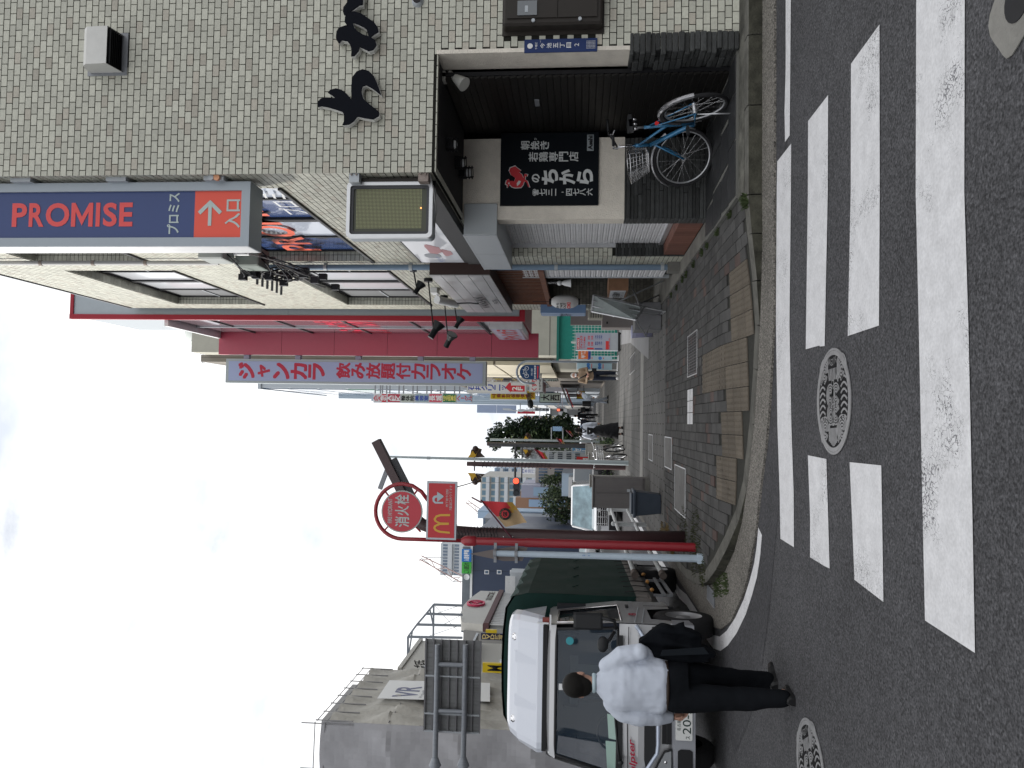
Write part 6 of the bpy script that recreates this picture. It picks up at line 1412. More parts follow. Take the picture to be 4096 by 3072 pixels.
m=MB(); o_,w_,h_=PB(1783,1794,1956,2028); put(m,'地下鉄今池駅',o_,XR,ZU,w_,h_); o_,w_,h_=PB(1797,1809,1942,2041); put(m,'7番出口おりてすぐ',o_,XR,ZU,w_,h_); m.build('lettering',wm_,t)
for zf in (.25,.8): z=c_+(d-c_)*zf; m=MB(); m.cyl((bx_,ys+.03,z),(a+.05,ys+.03,z),.016,n=8); m.build('bracket',redp,t)
# --- brown street lamp
p=gz(2743,2152,.13); yb=p.y; px_=p.x
t=thing('street_lamp','thick brown street lamp post with black wire wound round it and a slanting arm','street lamp',(px_,yb,.13))
pt_=lambda X,Y: py(X,Y,yb)
bend=[V((px_,yb,.12)),V((pt_(2400,2150).x,yb,pt_(2400,2150).z)),pt_(1920,2136),pt_(1800,2126),pt_(1740,2115),pt_(1690,2098),pt_(1655,2068),pt_(1625,2022)]
m=MB(); m.tube(bend,.07,n=18,radii=[.098,.095,.093,.092,.09,.086,.08,.07]); m.build('post',brown,t)
a1,a2=pt_(1640,2030),pt_(1505,1763); m=MB(); m.beam(a1,a2,.12,.15,up=V((0,1,0))); m.build('arm',brown,t)
dd=(a2-a1).normalized(); off=V((dd.z,0,-dd.x))*.10
m=MB(); m.beam(a1+off+dd*.05,a2+off-dd*.35,.1,.06,up=V((0,1,0))); m.build('luminaire',darkgrey,t)
m=MB(); k0=a2-dd*.45-off*.5; m.beam(k0,k0+V((-.28,0,.1)),.06,.05,up=V((0,1,0))); m.build('side_fitting',grey,t)
m=MB(); z0w,z1w=pt_(2000,2110).z,pt_(1835,2110).z; wp=[]
for k in range(260): f=k/259; a=f*2*PI*13; xx=pt_(1920,2136).x; wp.append((xx+.098*math.cos(a),yb+.098*math.sin(a),z0w+(z1w-z0w)*f+.012*math.sin(5*a)))
m.tube(wp,.005,n=4)
for k in range(40): a=random.random()*6.28; z=random.uniform(z0w,z1w+.35); xx=pt_(1900,2135).x; m.cyl((xx+.093*math.cos(a),yb+.093*math.sin(a),z),(xx+.14*math.cos(a+.3),yb+.115*math.sin(a+.3),z+random.uniform(-.03,.03)),.003,n=3)
m.build('wound_wire',M('black_cable',(.014,.014,.018),.5),t)['kind']='stuff'
m=MB(); 
for X in (2017,2053): q=pt_(X,2143); m.ball(q+V((0,-.094,0)),.01,n=8,m=6)
m.build('bolt',chrome,t)
# --- flag on that post
def flag(lab,y,pole0,pole1,poly,split,emblem=False,th=.004,wave=.03,col0=None,col1=None,grp='football club flags on poles'):
    t=thing('flag',lab,'flag',tuple(py(*pole1,y)),grp); a,b=py(*pole0,y),py(*pole1,y)
    m=MB(); m.cyl(a,b,.012*y/12,n=8); m.build('pole',M('flagpole_maroon',(.10,.02,.035),.4),t)
    P=[py(*q,y) for q in poly]; m=MB(); N_=10
    # poly: top-outer, top-inner..., given as quad strip corners A(hoist top) B(fly top) C(fly bottom) D(hoist bottom)
    A,B,C_,D=P[:4]; g=[]
    for i in range(N_+1):
        row=[]
        for j in range(N_+1):
            u,v=i/N_,j/N_; q=(A*(1-u)+B*u)*(1-v)+(D*(1-u)+C_*u)*v; q=q+V((0,wave*math.sin(u*7+v*3)*u,0)); row.append(q)
        g.append(row)
    for i in range(N_):
        for j in range(N_):
            u,v=(i+.5)/N_,(j+.5)/N_; m.cm=0 if v+(u-.5)*.25<split else 1
            if m.cm==0 and u>.72 and v<.9 and u+v*.3>.85: m.cm=2
            m.face([g[i][j],g[i+1][j],g[i+1][j+1],g[i][j+1]],True)
    m.build('cloth',[M('flag_red',(.60,.05,.06),.7),M('flag_tan',(.46,.33,.19),.7),M('flag_ochre',(.55,.33,.07),.7)],t)
    if emblem:
        c=(A+B+C_+D)/4+V((-.01,-.035,.02)); r_=.085; m=MB(); rg=lambda r:[c+V((r*math.cos(a),0,r*math.sin(a))) for a in [2*PI*k/24 for k in range(24)]]
        m.slab([rg(r_)],(0,-.002,0)); m.build('emblem_disc',black,t); m=MB(); m.slab([[q+V((0,-.003,0)) for q in rg(r_*.62)]],(0,-.002,0)); m.build('emblem_ground',M('flag_red',(.60,.05,.06),.7),t); m=MB()
        put(m,'GE',c+V((-.035,-.006,-.03)),XR,ZU,.07,.06,bold=.05); m.build('monogram',black,t); m=MB()
        for i,ch in enumerate('NAGOYA'): a=2.6-i*.42; put(m,ch,c+V((r_*.8*math.cos(a)-.008,-.004,r_*.8*math.sin(a)-.01)),XR,ZU,.016,.02)
        m.build('emblem_lettering',M('flag_tan',(.46,.33,.19),.7),t)
    return t
flag('large red and tan flag with a round black emblem on the near brown lamp post',yb-.12,(1924,2000),(2058,2166),((1930,2004),(2049,2009),(2108,2089),(2022,2108)),.52,True)
m=MB(); a,b=py(1889,1999,yb+.3),py(1935,2040,yb+.3); tag(MB().cyl(py(1888,1990,yb+.2),py(1925,2010,yb),.012,n=6).build('flagpole_tip',M('flagpole_maroon',(.10,.02,.035),.4)),'second dark flagpole end behind the large flag','flagpole')
flag('red and tan flag on the second brown post',26,(2138,1795),(2203,1876),((2141,1797),(2178,1812),(2204,1855),(2180,1852)),.75,grp='football club flags on poles',wave=.06)
flag('small red and tan flag on the farther brown post',40,(2226,1752),(2258,1790),((2229,1755),(2250,1758),(2262,1781),(2246,1780)),.5,wave=.06)
flag('smallest red and tan flag behind the head of the walking woman',55,(2265,1720),(2290,1745),((2268,1722),(2283,1725),(2294,1742),(2283,1743)),.5,wave=.06)
# --- pale post with arrow board seen from behind
p=gz(2816,2235,.12); yw=p.y; xw=p.x; t=thing('arrow_sign','pale blue post carrying a pointed brown grey arrow board seen from behind','direction sign',(xw,yw,.12))
m=MB(); tpx=py(1985,2213,yw); m.cyl((xw,yw,.1),(tpx.x,yw,tpx.z),.046,.036,n=18); m.build('post',wpole,t)
m=MB(); m.box(xw-.055,xw+.055,yw-.055,yw+.055,.1,.2) ; m.build('foot',wpole,t)
m=MB(); m.slab([[py(a,b,yw+.09) for a,b in ((1880,2215),(1967,2199),(2046,2187),(2111,2190),(2090,2243),(2016,2243))]],(0,-.02,0)); m.build('board',M('board_back_brown',(.15,.13,.125),.6),t)
for X in (1985,2070): z=py(X,2215,yw).z; m=MB(); m.cyl((tpx.x,yw,z),(tpx.x,yw,z+.035),.048,n=16); m.box(tpx.x-.12,tpx.x+.12,yw+.04,yw+.07,z,z+.035); m.build('clamp',grey,t)
m=MB(); q=py(2340,2225,yw-.05); put(m,'2',q,XR,ZU,.02,.03); put(m,'3 1',q+V((0,0,-.06)),XR,ZU,.04,.025); m.build('sticker',M('sticker_blue',(.05,.15,.4),.5),t)
# --- big road sign seen from behind
yg=26; t=thing('road_sign_gantry','large grey road direction sign seen from behind on two thick pipe arms','road sign',(-9,26,0)); a,b,c_,d=ry(yg,1702,1921,2557,2925)
panel=M('panel_back_alu',(.20,.205,.21),.5,metal=.3,var=.1,streak=.3)
W=[a,a+(b-a)*.19,a+(b-a)*.60,b]; n=7
for i in range(3):
    m=MB(); m.box(W[i]+.012,W[i+1]-.012,yg-.02,yg,c_,d); m.build('panel',panel,t)
for k in range(n+1):
    z=c_+(d-c_)*k/n; m=MB(); m.box(a,b,yg-.09,yg-.02,z-.025,z+.025); m.build('rib',M('rib_grey',(.17,.17,.18),.5,metal=.3),t)
for i in range(3): m=MB(); m.box(W[i]+(0 if i else .0)-.02,W[i]+.03,yg-.1,yg-.02,c_,d); m.build('edge_rib',lgrey,t)
gp=M('gantry_pipe',(.26,.28,.31),.4,metal=.2,streak=.2)
for X in (1750,1862): p0=py(X,2578,yg-.25); p1=py(X,3030,yg-.25); m=MB(); m.cyl(p0,V((p1.x,p0.y,p0.z)),.085,n=14); m.cyl(V((p1.x,p0.y,p0.z)),V((p1.x-.25,p0.y,p0.z)),.1,.2,n=14); m.cyl(V((p1.x-.25,p0.y,p0.z)),V((-13.9,p0.y,p0.z)),.15,n=14); m.build('arm',gp,t)
for Y in (2657,2843): q0=py(1755,Y,yg-.25); q1=py(1856,Y,yg-.25); m=MB(); m.cyl(q0,V((q0.x,q0.y,q1.z)),.07,n=12); m.build('spacer',gp,t)
m=MB(); m.cyl((-13.9,yg-.25,0),(-13.9,yg-.25,7.6),.2,n=18); m.build('post',gp,t)
# --- second lamp post, thin posts, signal, mirror, round sign back
def hooded(t,y,X,Y,flip,s=1):
    p=py(X,Y,y); m=MB(); m.cm=0; sx=-1 if flip else 1
    m.slab([[p+V((sx*a*s,0,b*s)) for a,b in ((-.02,.30),(.30,.08),(.12,-.03),(.42,-.30),(.2,-.1),(-.02,-.02))]],(0,.05*s,0)); m.build('yellow_hood',M('hood_yellow',(.55,.33,.03),.5),t)
    m=MB(); m.slab([[p+V((sx*a*s,.06*s,b*s)) for a,b in ((.1,.2),(.33,.16),(.44,-.05),(.36,-.3),(.2,-.26),(.02,-.45),(-.0,-.05))]],(0,.1*s,0)); m.build('dark_wing',M('hood_brown',(.06,.04,.03),.6),t)
    m=MB(); m.ball(p+V((sx*.38*s,.1*s,-.02*s)),.13*s,n=12,m=8); m.build('globe',M('globe_brown',(.05,.03,.025),.4),t)
def twin(lab,y,Yc,Xtop,Xbot,rad,Xl,s):
    b_=gz(Xbot,Yc,.15); tp=py(Xtop,Yc,y); t=thing('decorative_lamp',lab,'street lamp',(py(Xbot,Yc,y).x,y,.15),'twin headed decorative lamps')
    x=(py(Xbot,Yc,y).x+tp.x)/2; m=MB(); m.cyl((x,y,.15),(x,y,tp.z),rad,rad*.75,n=14); m.build('post',brown,t); m=MB(); z=py(Xl,Yc,y).z; m.cyl((x-.3*s,y,z),(x+.3*s,y,z),.03*s,n=6); m.build('crossbar',brown,t)
    hooded(t,y,Xl,Yc-32*26/y,False,s); hooded(t,y,Xl,Yc+32*26/y,True,s)
    m=MB(); wp=[]
    for k in range(160): f=k/159; a=f*2*PI*18; wp.append((x+rad*1.05*math.cos(a),y+rad*1.05*math.sin(a),z-.2-(z*.45)*f+.02*math.sin(4*a)))
    m.tube(wp,.008,n=3); m.build('wound_wire',M('black_cable',(.014,.014,.018),.5),t)['kind']='stuff'
twin('nearer twin headed brown lamp with yellow hoods beside the traffic signal',26,1862,1868,2520,.10,1898,.75)
twin('farther twin headed brown lamp with yellow hoods in front of the tree',42,1780,1948,2420,.13,2108,.75)
y=24.5; x=py(2200,1846,y).x; t=thing('thin_light_pole','thin pale steel pole rising beside the nearer twin headed lamp','pole',(x,y,.15)); m=MB(); m.cyl((x,y,.15),(x+.04,y,py(1556,1833,y).z),.075,.035,n=12); m.build('shaft',M('galvanised',(.40,.46,.48),.45,metal=.2,streak=.2),t)
m=MB(); q=py(1715,1828,y); m.bx((q.x-.03,y,q.z),.09,.06,.1); m.build('bracket',grey,t)
y=41; x=py(2200,1762,y).x; t=thing('thin_light_pole','farther thin pale pole carrying a blue backed traffic mirror','pole',(x,y,.15)); m=MB(); m.cyl((x,y,.15),(x,y,py(1960,1762,y).z),.06,n=10); m.build('shaft',M('galvanised',(.40,.46,.48),.45,metal=.2,streak=.2),t)
w=ry(y-.2,2211,2248,1706,1724); m=MB(); m.box(w[0],w[1],y-.25,y-.2,w[2],w[3]); m.build('mirror',M('mirror_blue',(.25,.38,.55),.2,metal=.6),t); m=MB()
for X in (2206,2252): z=py(X,1740,y).z; m.cyl((x,y,z),(w[1]-.05,y-.15,z),.03,n=6)
m.cyl((w[0]+.2,y-.15,w[2]),(w[0]+.2,y-.15,w[3]),.02,n=6); m.build('mirror_arm',lgrey,t)
y=36; t=thing('traffic_signal','three lens traffic signal showing red, hung sideways on a long arm','traffic signal',(-1.2,y,.15)); w=ry(y,2053,2081,1910,1985); m=MB(); m.bev(w[0],w[1],y,y+.18,w[2],w[3],.04); m.build('housing',M('signal_grey',(.22,.24,.28),.45),t); zc2=(w[2]+w[3])/2
for k,Y in enumerate((1924,1947,1972)):
    q=py(2064,Y,y-.02); lit=k==0; m=MB(); m.cyl((q.x,y-.02,q.z),(q.x,y-.03,q.z),.13,n=20); m.build('lens',M('red_lens_lit',(.6,.03,.02),.3,emit=(1,.09,.04),es=2.2) if lit else M('dark_lens',(.03,.035,.045),.25),t)
    m=MB(); m.lathe((q.x,y,q.z),[(.15,0),(.15,.12)],axis=(0,-1,0),n=20); m.build('visor',darkgrey,t)
m=MB(); z=py(2060,1880,y).z; xr=py(2060,1780,y).x; m.cyl((w[1],y+.1,z),(xr,y+.1,z),.05,n=8); m.cyl((w[1]-.2,y+.1,z-.3),(xr,y+.1,z-.3),.03,n=6); m.cyl((xr,y+.1,.15),(xr,y+.1,z+1.2),.09,n=10); m.build('arm',darkgrey,t)
y=46; q=py(2110,1804,y); t=thing('round_sign_back','round road sign seen from behind beside the farther brown lamp','road sign',tuple(q)); m=MB(); m.cyl(q,q+V((0,.04,0)),.44,n=32); m.build('disc',M('sign_back_grey',(.16,.17,.18),.5),t); m=MB()
for s_ in (-.15,.15): m.box(q.x+s_-.02,q.x+s_+.02,y-.03,y,q.z-.4,q.z+.4); m.box(q.x-.4,q.x+.4,y-.03,y,q.z+s_-.02,q.z+s_+.02)
m.cyl((q.x,y+.1,.15),(q.x,y+.1,q.z+.6),.04,n=8); m.build('bracing',lgrey,t)
# --- cabinets, bin, guard rail
def cabinet(lab,x0,x1,y0,y1,h,col,doors=2):
    t=thing('utility_cabinet',lab,'utility cabinet',((x0+x1)/2,(y0+y1)/2,.14)); m=MB(); m.box(x0,x1,y0,y1,.14,.24); m.build('plinth',conc,t); m=MB(); m.bev(x0,x1,y0,y1,.24,.14+h,.015); m.build('body',col,t)
    m=MB(); m.bev(x0-.025,x1+.025,y0-.025,y1+.025,.14+h,.17+h,.008); m.build('lid',col,t); w=(x1-x0)/doors
    for k in range(doors): m=MB(); m.box(x0+w*k+.012,x0+w*(k+1)-.006,y0-.015,y0,.29,.11+h); m.build('door',col,t)
    m=MB(); m.box(x1-w*.9 if doors>1 else x1-.1,x1-w*.9+.06 if doors>1 else x1-.04,y0-.03,y0-.015,.55,.62); m.build('handle',lgrey,t)
cabm=M('cabinet_taupe',(.155,.145,.145),.5,var=.06,streak=.15); cab2=M('cabinet_beige',(.30,.29,.265),.5,var=.05,streak=.15)
w=ry(17.2,2373,2590,1912,2034); cabinet('nearest grey brown two door utility cabinet behind the dark bin',w[0],w[1],17.2,17.75,w[3]-.15,cabm)
w=ry(23,2361,2520,1905,1950); cabinet('slim beige utility cabinet directly behind the nearest grey one',w[0],w[1],23,23.5,w[3]-.15,cab2,1)
w=ry(27,2356,2500,1814,1860); cabinet('beige utility cabinet behind the parked silver bicycle',w[0],w[1],27,27.6,w[3]-.15,cab2,1)
w=ry(31.5,2345,2436,1778,1820); cabinet('farthest beige utility cabinet by the shrubs',w[0],w[1],31.5,32.2,w[3]-.15,cab2,1)
t=thing('rubbish_bin','dark blue grey plastic bin with a lid leaning by the nearest cabinet','bin',(-1.5,14.9,.14)); bl=M('bin_blue_grey',(.055,.07,.095),.5,var=.06); w=ry(14.7,2530,2640,1968,2066)
m=MB(); x0,x1=w[0],w[1]; z0,z1=.15,w[3]-.06; b0=len(m.v)
m.v+=[(x0+.05,14.75,z0),(x1-.05,14.75,z0),(x1-.05,15.15,z0),(x0+.05,15.15,z0),(x0,14.7,z1),(x1,14.7,z1),(x1,15.2,z1),(x0,15.2,z1)]; m.idx(b0,[(0,3,2,1),(4,5,6,7),(0,1,5,4),(1,2,6,5),(2,3,7,6),(3,0,4,7)]); m.build('body',bl,t,bevel=.012)
m=MB(); m.bev(x0-.03,x1+.03,14.66,15.24,z1,z1+.05,.015); m.bev(x0+.03,x1-.03,14.72,15.18,z1+.05,z1+.085,.02); m.build('lid',bl,t)
t=thing('guard_rail','white pipe guard rail along the kerb between pavement and carriageway','guard rail',(-2.3,16,.1)); rail=M('guard_white',(.50,.52,.53),.45,var=.06,grime=.25)
for z in (.36,.78): m=MB(); m.cyl((-2.28,12.3,z),(-2.28,26,z),.038,n=10); m.build('rail',rail,t); 
for yy in (15.4,18.4,21.4,24.4): m=MB(); m.cyl((-2.28,yy,.1),(-2.28,yy,.86),.052,n=12); m.lathe((-2.28,yy,.86),[(.052,0),(.035,.03),(0,.04)],n=12); m.build('post',rail,t)
for z in (.36,.78): m=MB(); m.cyl((-2.28,12.28,z),(-2.28,12.5,z),.055,n=12); m.build('rail_joint',M('rusty_joint',(.12,.10,.09),.7,var=.3),t)
# ================================================================ TRUCK (front at local y=0, body towards +y)
t=thing('delivery_truck','silver light truck with white roof deflector and dark green tarpaulin body beside the kerb','truck',(-3.12,9.12,0),local=True,rz=R(2.6))
silv=M('truck_silver',(.40,.405,.42),.32,metal=.35,coat=.4); tw_=M('truck_white',(.56,.59,.66),.25,coat=.6); plas=M('black_plastic',(.02,.021,.023),.5); tarp=M('green_tarpaulin',(.010,.034,.029),.65,var=.15,vs=3,bump=.15,bs=7,spec=.15); cabin=M('cab_interior',(.022,.026,.032),.7)
HW=.86
def sect(mb,prof,x0,x1,smooth=False,inset=None):   # prof: (y,z) outline extruded across the truck
    n=len(prof)
    for (a,b),(c,d) in zip(prof,prof[1:]+prof[:1]): mb.face([(x0,a,b),(x1,a,b),(x1,c,d),(x0,c,d)],smooth)
    mb.slab([[(x1,a,b) for a,b in prof]],(.0001,0,0),cap=False); mb.slab([[(x0,a,b) for a,b in prof]],(-.0001,0,0),cap=False)
# cab shell: lower nose, pillars, roof
NY=lambda z: .02 if z<1.12 else .02+(z-1.12)*.34      # the windscreen leans back
m=MB()
def crossrow(y,z,hw,bow=.06,n=12): return [V((hw*math.sin(a)/math.sin(1.25)*1.0 if False else hw*(2*i/n-1),y+bow*abs(2*i/n-1)**2.6,z)) for i,a in [(i,0) for i in range(n+1)]]
rows=[crossrow(.04,.50,HW-.02,.05),crossrow(.0,.62,HW,.06),crossrow(.0,.95,HW,.08),crossrow(.03,1.16,HW-.01,.10)]
for a,b in zip(rows,rows[1:]):
    for i in range(12): m.face([a[i],a[i+1],b[i+1],b[i]],True)
m.build('cab_front',silv,t); m=MB()
rr=[crossrow(.30,1.88,HW-.10,.10),crossrow(.36,1.95,HW-.12,.10),crossrow(.5,1.985,HW-.13,.08),crossrow(1.45,1.985,HW-.11,.0)]
for a,b in zip(rr,rr[1:]):
    for i in range(12): m.face([a[i],a[i+1],b[i+1],b[i]],True)
m.build('cab_roof',silv,t)
for s_ in (-1,1):
    S_=lambda y,z: V((s_*(HW-.0 if z<1.15 else HW-(z-1.15)*.13),y,z))
    m=MB(); f=m.face if s_>0 else (lambda p,sm=False: m.face(p[::-1],sm))
    f([S_(.10,.5),S_(.32,.5),S_(.42,.78),S_(1.0,.78),S_(1.1,.5),S_(1.55,.5),S_(1.55,1.05),S_(.13,1.05)]); f([S_(.13,1.05),S_(1.55,1.05),S_(1.55,1.14),S_(.14,1.14)])
    f([S_(.14,1.14),S_(.24,1.14),S_(.5,1.86),S_(.40,1.88)]); f([S_(1.22,1.14),S_(1.55,1.14),S_(1.55,1.95),S_(1.22,1.86)]); f([S_(.40,1.88),S_(.5,1.86),S_(1.22,1.86),S_(1.55,1.95),S_(1.45,1.985),S_(.5,1.985)])
    m.build('cab_side',silv,t)
    m=MB(); f=m.face if s_>0 else (lambda p,sm=False: m.face(p[::-1],sm)); f([S_(.24,1.14)-V((s_*.02,0,0)),S_(1.22,1.14)-V((s_*.02,0,0)),S_(1.22,1.86)-V((s_*.02,0,0)),S_(.5,1.86)-V((s_*.02,0,0))]); m.build('side_window',M('dark_side_glass',(.03,.04,.05),.04,spec=.9,alpha=.4,coat=.8),t)
    m=MB(); m.tube([S_(.22,1.13),S_(.5,1.87),S_(1.24,1.87),S_(1.24,1.13),S_(.22,1.13)],.012,n=5); m.build('window_trim',chrome if s_>0 else plas,t)
    for z in (.98,.90): m=MB(); m.beam(S_(.2,z)+V((s_*.004,0,0)),S_(1.1,z-.1)+V((s_*.004,0,0)),.01,.012); m.build('side_crease',lgrey,t)
    m=MB(); m.box(s_*(HW+.005),s_*(HW+.02),1.05,1.2,1.0,1.04); m.build('door_handle',plas,t)
m=MB(); m.box(-HW+.05,HW-.05,1.35,1.55,.5,1.9); m.box(-HW+.04,HW-.04,.14,1.4,.9,1.0); 
for xx in (-.48,.40): m.box(xx-.22,xx+.22,.95,1.25,1.0,1.62); m.box(xx-.13,xx+.13,1.0,1.12,1.6,1.8)
m.build('cab_inside',cabin,t)
for xx in (-.48,.42): m=MB(); m.bev(xx-.24,xx+.24,1.02,1.16,1.02,1.6,.05); m.bev(xx-.24,xx+.24,.65,1.1,.98,1.1,.04); m.build('seat',M('seat_fabric',(.05,.06,.085),.9),t)
m=MB(); m.box(-.55,.35,1.34,1.35,1.3,1.72); m.build('rear_window',M('rear_window_tarp',(.10,.13,.13),.4),t)
m=MB(); m.tube([(-.45+.2*math.cos(a),.42+.05*math.sin(a),1.22+.17*math.sin(a)) for a in [2*PI*i/20 for i in range(20)]],.014,n=6,closed=True); m.build('steering_wheel',plas,t)
ppr=M('paper_green',(.50,.70,.60),.7); m=MB()
for (x,y,z,w_,h_,a) in ((-.62,.18,1.19,.3,.2,.1),(-.3,.17,1.19,.28,.17,-.2),(-.05,.15,1.19,.2,.14,.1),(.1,.16,1.25,.18,.2,0)): m.beam((x-w_/2,y,z),(x+w_/2,y+a*.2,z+.02),.004,h_,up=V((0,.5,1)))
m.build('paper_on_dashboard',ppr,t)
# windscreen
g0=crossrow(.045,1.175,HW-.06,.09); g1=crossrow(.295,1.875,HW-.15,.10); m=MB()
for i in range(12): m.face([g0[i],g0[i+1],g1[i+1],g1[i]],True)
wg=M('windscreen_glass',(.04,.07,.11),.03,spec=.9,alpha=.30,coat=.9); m.build('windscreen',wg,t)
m=MB(); m.tube(g0+g1[::-1]+[g0[0]],.018,n=6); m.build('windscreen_seal',plas,t)
m=MB(); m.box(-.74,.74,.0,.045,1.125,1.17); m.build('cowl',plas,t)
m=MB(); m.tube([(-.62,-.02,1.15),(-.5,-.01,1.17),(.0,.06,1.22)],.012,n=5); m.tube([(.02,-.02,1.15),(.1,0,1.17),(.55,.08,1.22)],.012,n=5); m.ball((-.62,-.01,1.14),.03,n=8,m=6); m.ball((.02,-.01,1.14),.03,n=8,m=6); m.build('wiper',plas,t)
m=MB(); m.cyl((.62,.2,1.72),(.62,.21,1.72),.045,n=14); m.build('round_sticker',M('sticker_teal',(.05,.3,.35),.5),t); m=MB(); m.box(.05,.12,.27,.275,1.77,1.84); m.build('square_sticker',white,t)
# front panel details
m=MB(); m.tube([(-HW+.02,.02,1.06),(0,-.012,1.075),(HW-.02,.02,1.06)],.006,n=4); m.build('panel_gap',black,t)
m=MB(); ug=[(-.66,.87),(-.5,.77),(-.42,.76),(.42,.76),(.5,.77),(.66,.87),(.58,.885),(-.58,.885)]; m.slab([[(a,-.004,b) for a,b in ug]],(0,-.012,0)); m.build('upper_grille',plas,t)
m=MB(); m.tube([(-.86,.03,.98),(-.68,-.02,.86),(-.5,-.025,.745),(-.4,-.03,.735),(.4,-.03,.735),(.5,-.025,.745),(.68,-.02,.86),(.86,.03,.98)],.022,n=8); m.build('chrome_wing_trim',M('pale_trim',(.45,.5,.6),.25,metal=.4),t)
m=MB(); m.box(-.4,.4,-.012,.03,.585,.69); m.build('lower_grille',black,t); m=MB(); m.box(-.4,.4,-.02,-.01,.63,.645); m.build('grille_bar',plas,t)
for s_ in (-1,1):
    m=MB(); m.slab([[(s_*x,-.01+.07*max(0,(x-.5))**1.4*2,z) for x,z in ((.44,.585),(.8,.585),(.85,.63),(.85,.80),(.78,.82),(.6,.74),(.47,.67))]],(0,-.03,0)); m.build('headlight_bezel',plas,t)
    m=MB(); m.slab([[(s_*x,-.04,z) for x,z in ((.46,.595),(.78,.595),(.82,.64),(.82,.78),(.77,.8),(.6,.725),(.48,.66))]],(0,-.012,0)); m.build('headlight',M('headlight_glass',(.42,.44,.46),.08,metal=.5,coat=.9),t)
    m=MB(); m.lathe((s_*.58,-.05,.655),[(.055,0),(.05,-.008),(.02,.0),(0,.01)],axis=(0,-1,0),n=16); m.build('reflector',chrome,t)
m=MB(); 
bp=[(-.88,.02),(-.8,-.05),(-.5,-.09),(.5,-.09),(.8,-.05),(.88,.02)]
for (a,b),(c,d) in zip(bp,bp[1:]):
    m.face([(a,b,.34),(c,d,.34),(c,d,.56),(a,b,.56)]); m.face([(a,b,.56),(c,d,.56),(c,d+.08,.585),(a,b+.08,.585)]); m.face([(a,b+.2,.34),(c,d+.2,.34),(c,d,.34),(a,b,.34)])
m.face([(.88,.02,.34),(.88,.3,.36),(.88,.3,.56),(.88,.02,.56)]); m.face([(-.88,.3,.36),(-.88,.02,.34),(-.88,.02,.56),(-.88,.3,.56)])
m.build('bumper',M('bumper_grey',(.30,.31,.34),.35,metal=.3),t)
for x0,x1 in ((-.70,-.42),(.30,.62),(-.86,-.76),(.74,.85)):
    yy=-.093 if abs((x0+x1)/2)<.75 else -.05; m=MB(); m.slab([[(a,yy,b) for a,b in ((x0+.02,.37),(x1-.02,.37),(x1,.4),(x1,.5),(x1-.02,.53),(x0+.02,.53),(x0,.5),(x0,.4))]],(0,-.006,0)); m.build('bumper_recess',black,t)
m=MB(); m.slab([[(a,-.10,b) for a,b in ((-.31,.375),(.05,.375),(.06,.385),(.06,.545),(.05,.555),(-.31,.555),(-.32,.545),(-.32,.385))]],(0,-.01,0)); m.build('number_plate',M('plate_white',(.62,.63,.62),.4),t)
m=MB(); put(m,'名古屋',(-.22,-.11,.50),XR,ZU,.12,.04); put(m,'ス',(-.305,-.11,.40),XR,ZU,.035,.045); put(m,'20-2',(-.25,-.11,.39),XR,ZU,.28,.09); m.build('plate_lettering',M('plate_green',(.01,.03,.025),.4),t)
m=MB(); put(m,'Pulpter',(-.80,-.012,.945),V((1,0,.07)).normalized(),ZU,.42,.09,bold=.02,off=.006,italic=.3); m.build('name_lettering',M('name_red',(.35,.01,.04),.4),t)
m=MB(); put(m,'B',(HW+.004,.55,.93),(0,1,0),ZU,.14,.1,bold=.03,off=.004,italic=.3); m.build('side_emblem',M('name_red',(.35,.01,.04),.4),t)
# mirrors
m=MB(); m.bev(.79,.98,.0,.06,1.35,1.68,.025); m.build('mirror',plas,t); m=MB(); m.tube([(.80,.1,1.2),(.9,.02,1.22),(.93,.02,1.36)],.02,n=6); m.tube([(.78,.02,1.22),(.7,-.05,1.28),(.66,-.07,1.38)],.02,n=6); m.build('mirror_arm',plas,t)
m=MB(); m.ball((.66,-.08,1.35),.09,sc=(1,.4,.7)); m.build('round_mirror',plas,t)
m=MB(); m.bev(-.98,-.86,.0,.06,1.35,1.66,.025); m.build('mirror',plas,t)
# marker lamps and roof bracket
m=MB(); m.bx((.80,.42,2.0),.06,.08,.09); m.build('marker_lamp',M('lamp_dusty_red',(.25,.06,.05),.4),t); m=MB(); m.beam((.78,.35,1.97),(.78,.35,2.1),.02,.02); m.beam((.70,.35,1.95),(.88,.35,1.95),.02,.02); m.build('lamp_bracket',alu,t)
# roof deflector
m=MB(); n=16
def drow(y,z,hw,bow): return [V((hw*math.sin((2*i/n-1)*1.45)/math.sin(1.45),y+bow*3.2*abs(2*i/n-1)**5,z-(.05*abs(2*i/n-1)**6 if z>2.2 else 0))) for i in range(n+1)]
dr=[drow(.52,2.03,.80,.05),drow(.54,2.10,.81,.05),drow(.80,2.36,.79,.08),drow(.93,2.46,.76,.10),drow(1.06,2.50,.72,.10),drow(1.34,2.50,.72,.0)]
for a,b in zip(dr,dr[1:]):
    for i in range(n): m.face([a[i],a[i+1],b[i+1],b[i]],True)
m.face([r[n] for r in dr]+[V((.8,1.34,2.03))],False); m.face(([r[0] for r in dr]+[V((-.8,1.34,2.03))])[::-1],False)
m.build('roof_deflector',tw_,t)
for x in (-.25,.27):
    m=MB(); m.slab([[(x-.03,.57,2.115),(x+.03,.57,2.115),(x+.075,.84,2.385),(x-.06,.84,2.385)]],(0,-.008,.008)); m.build('deflector_crease',M('crease_shade',(.52,.55,.62),.3,coat=.5),t)
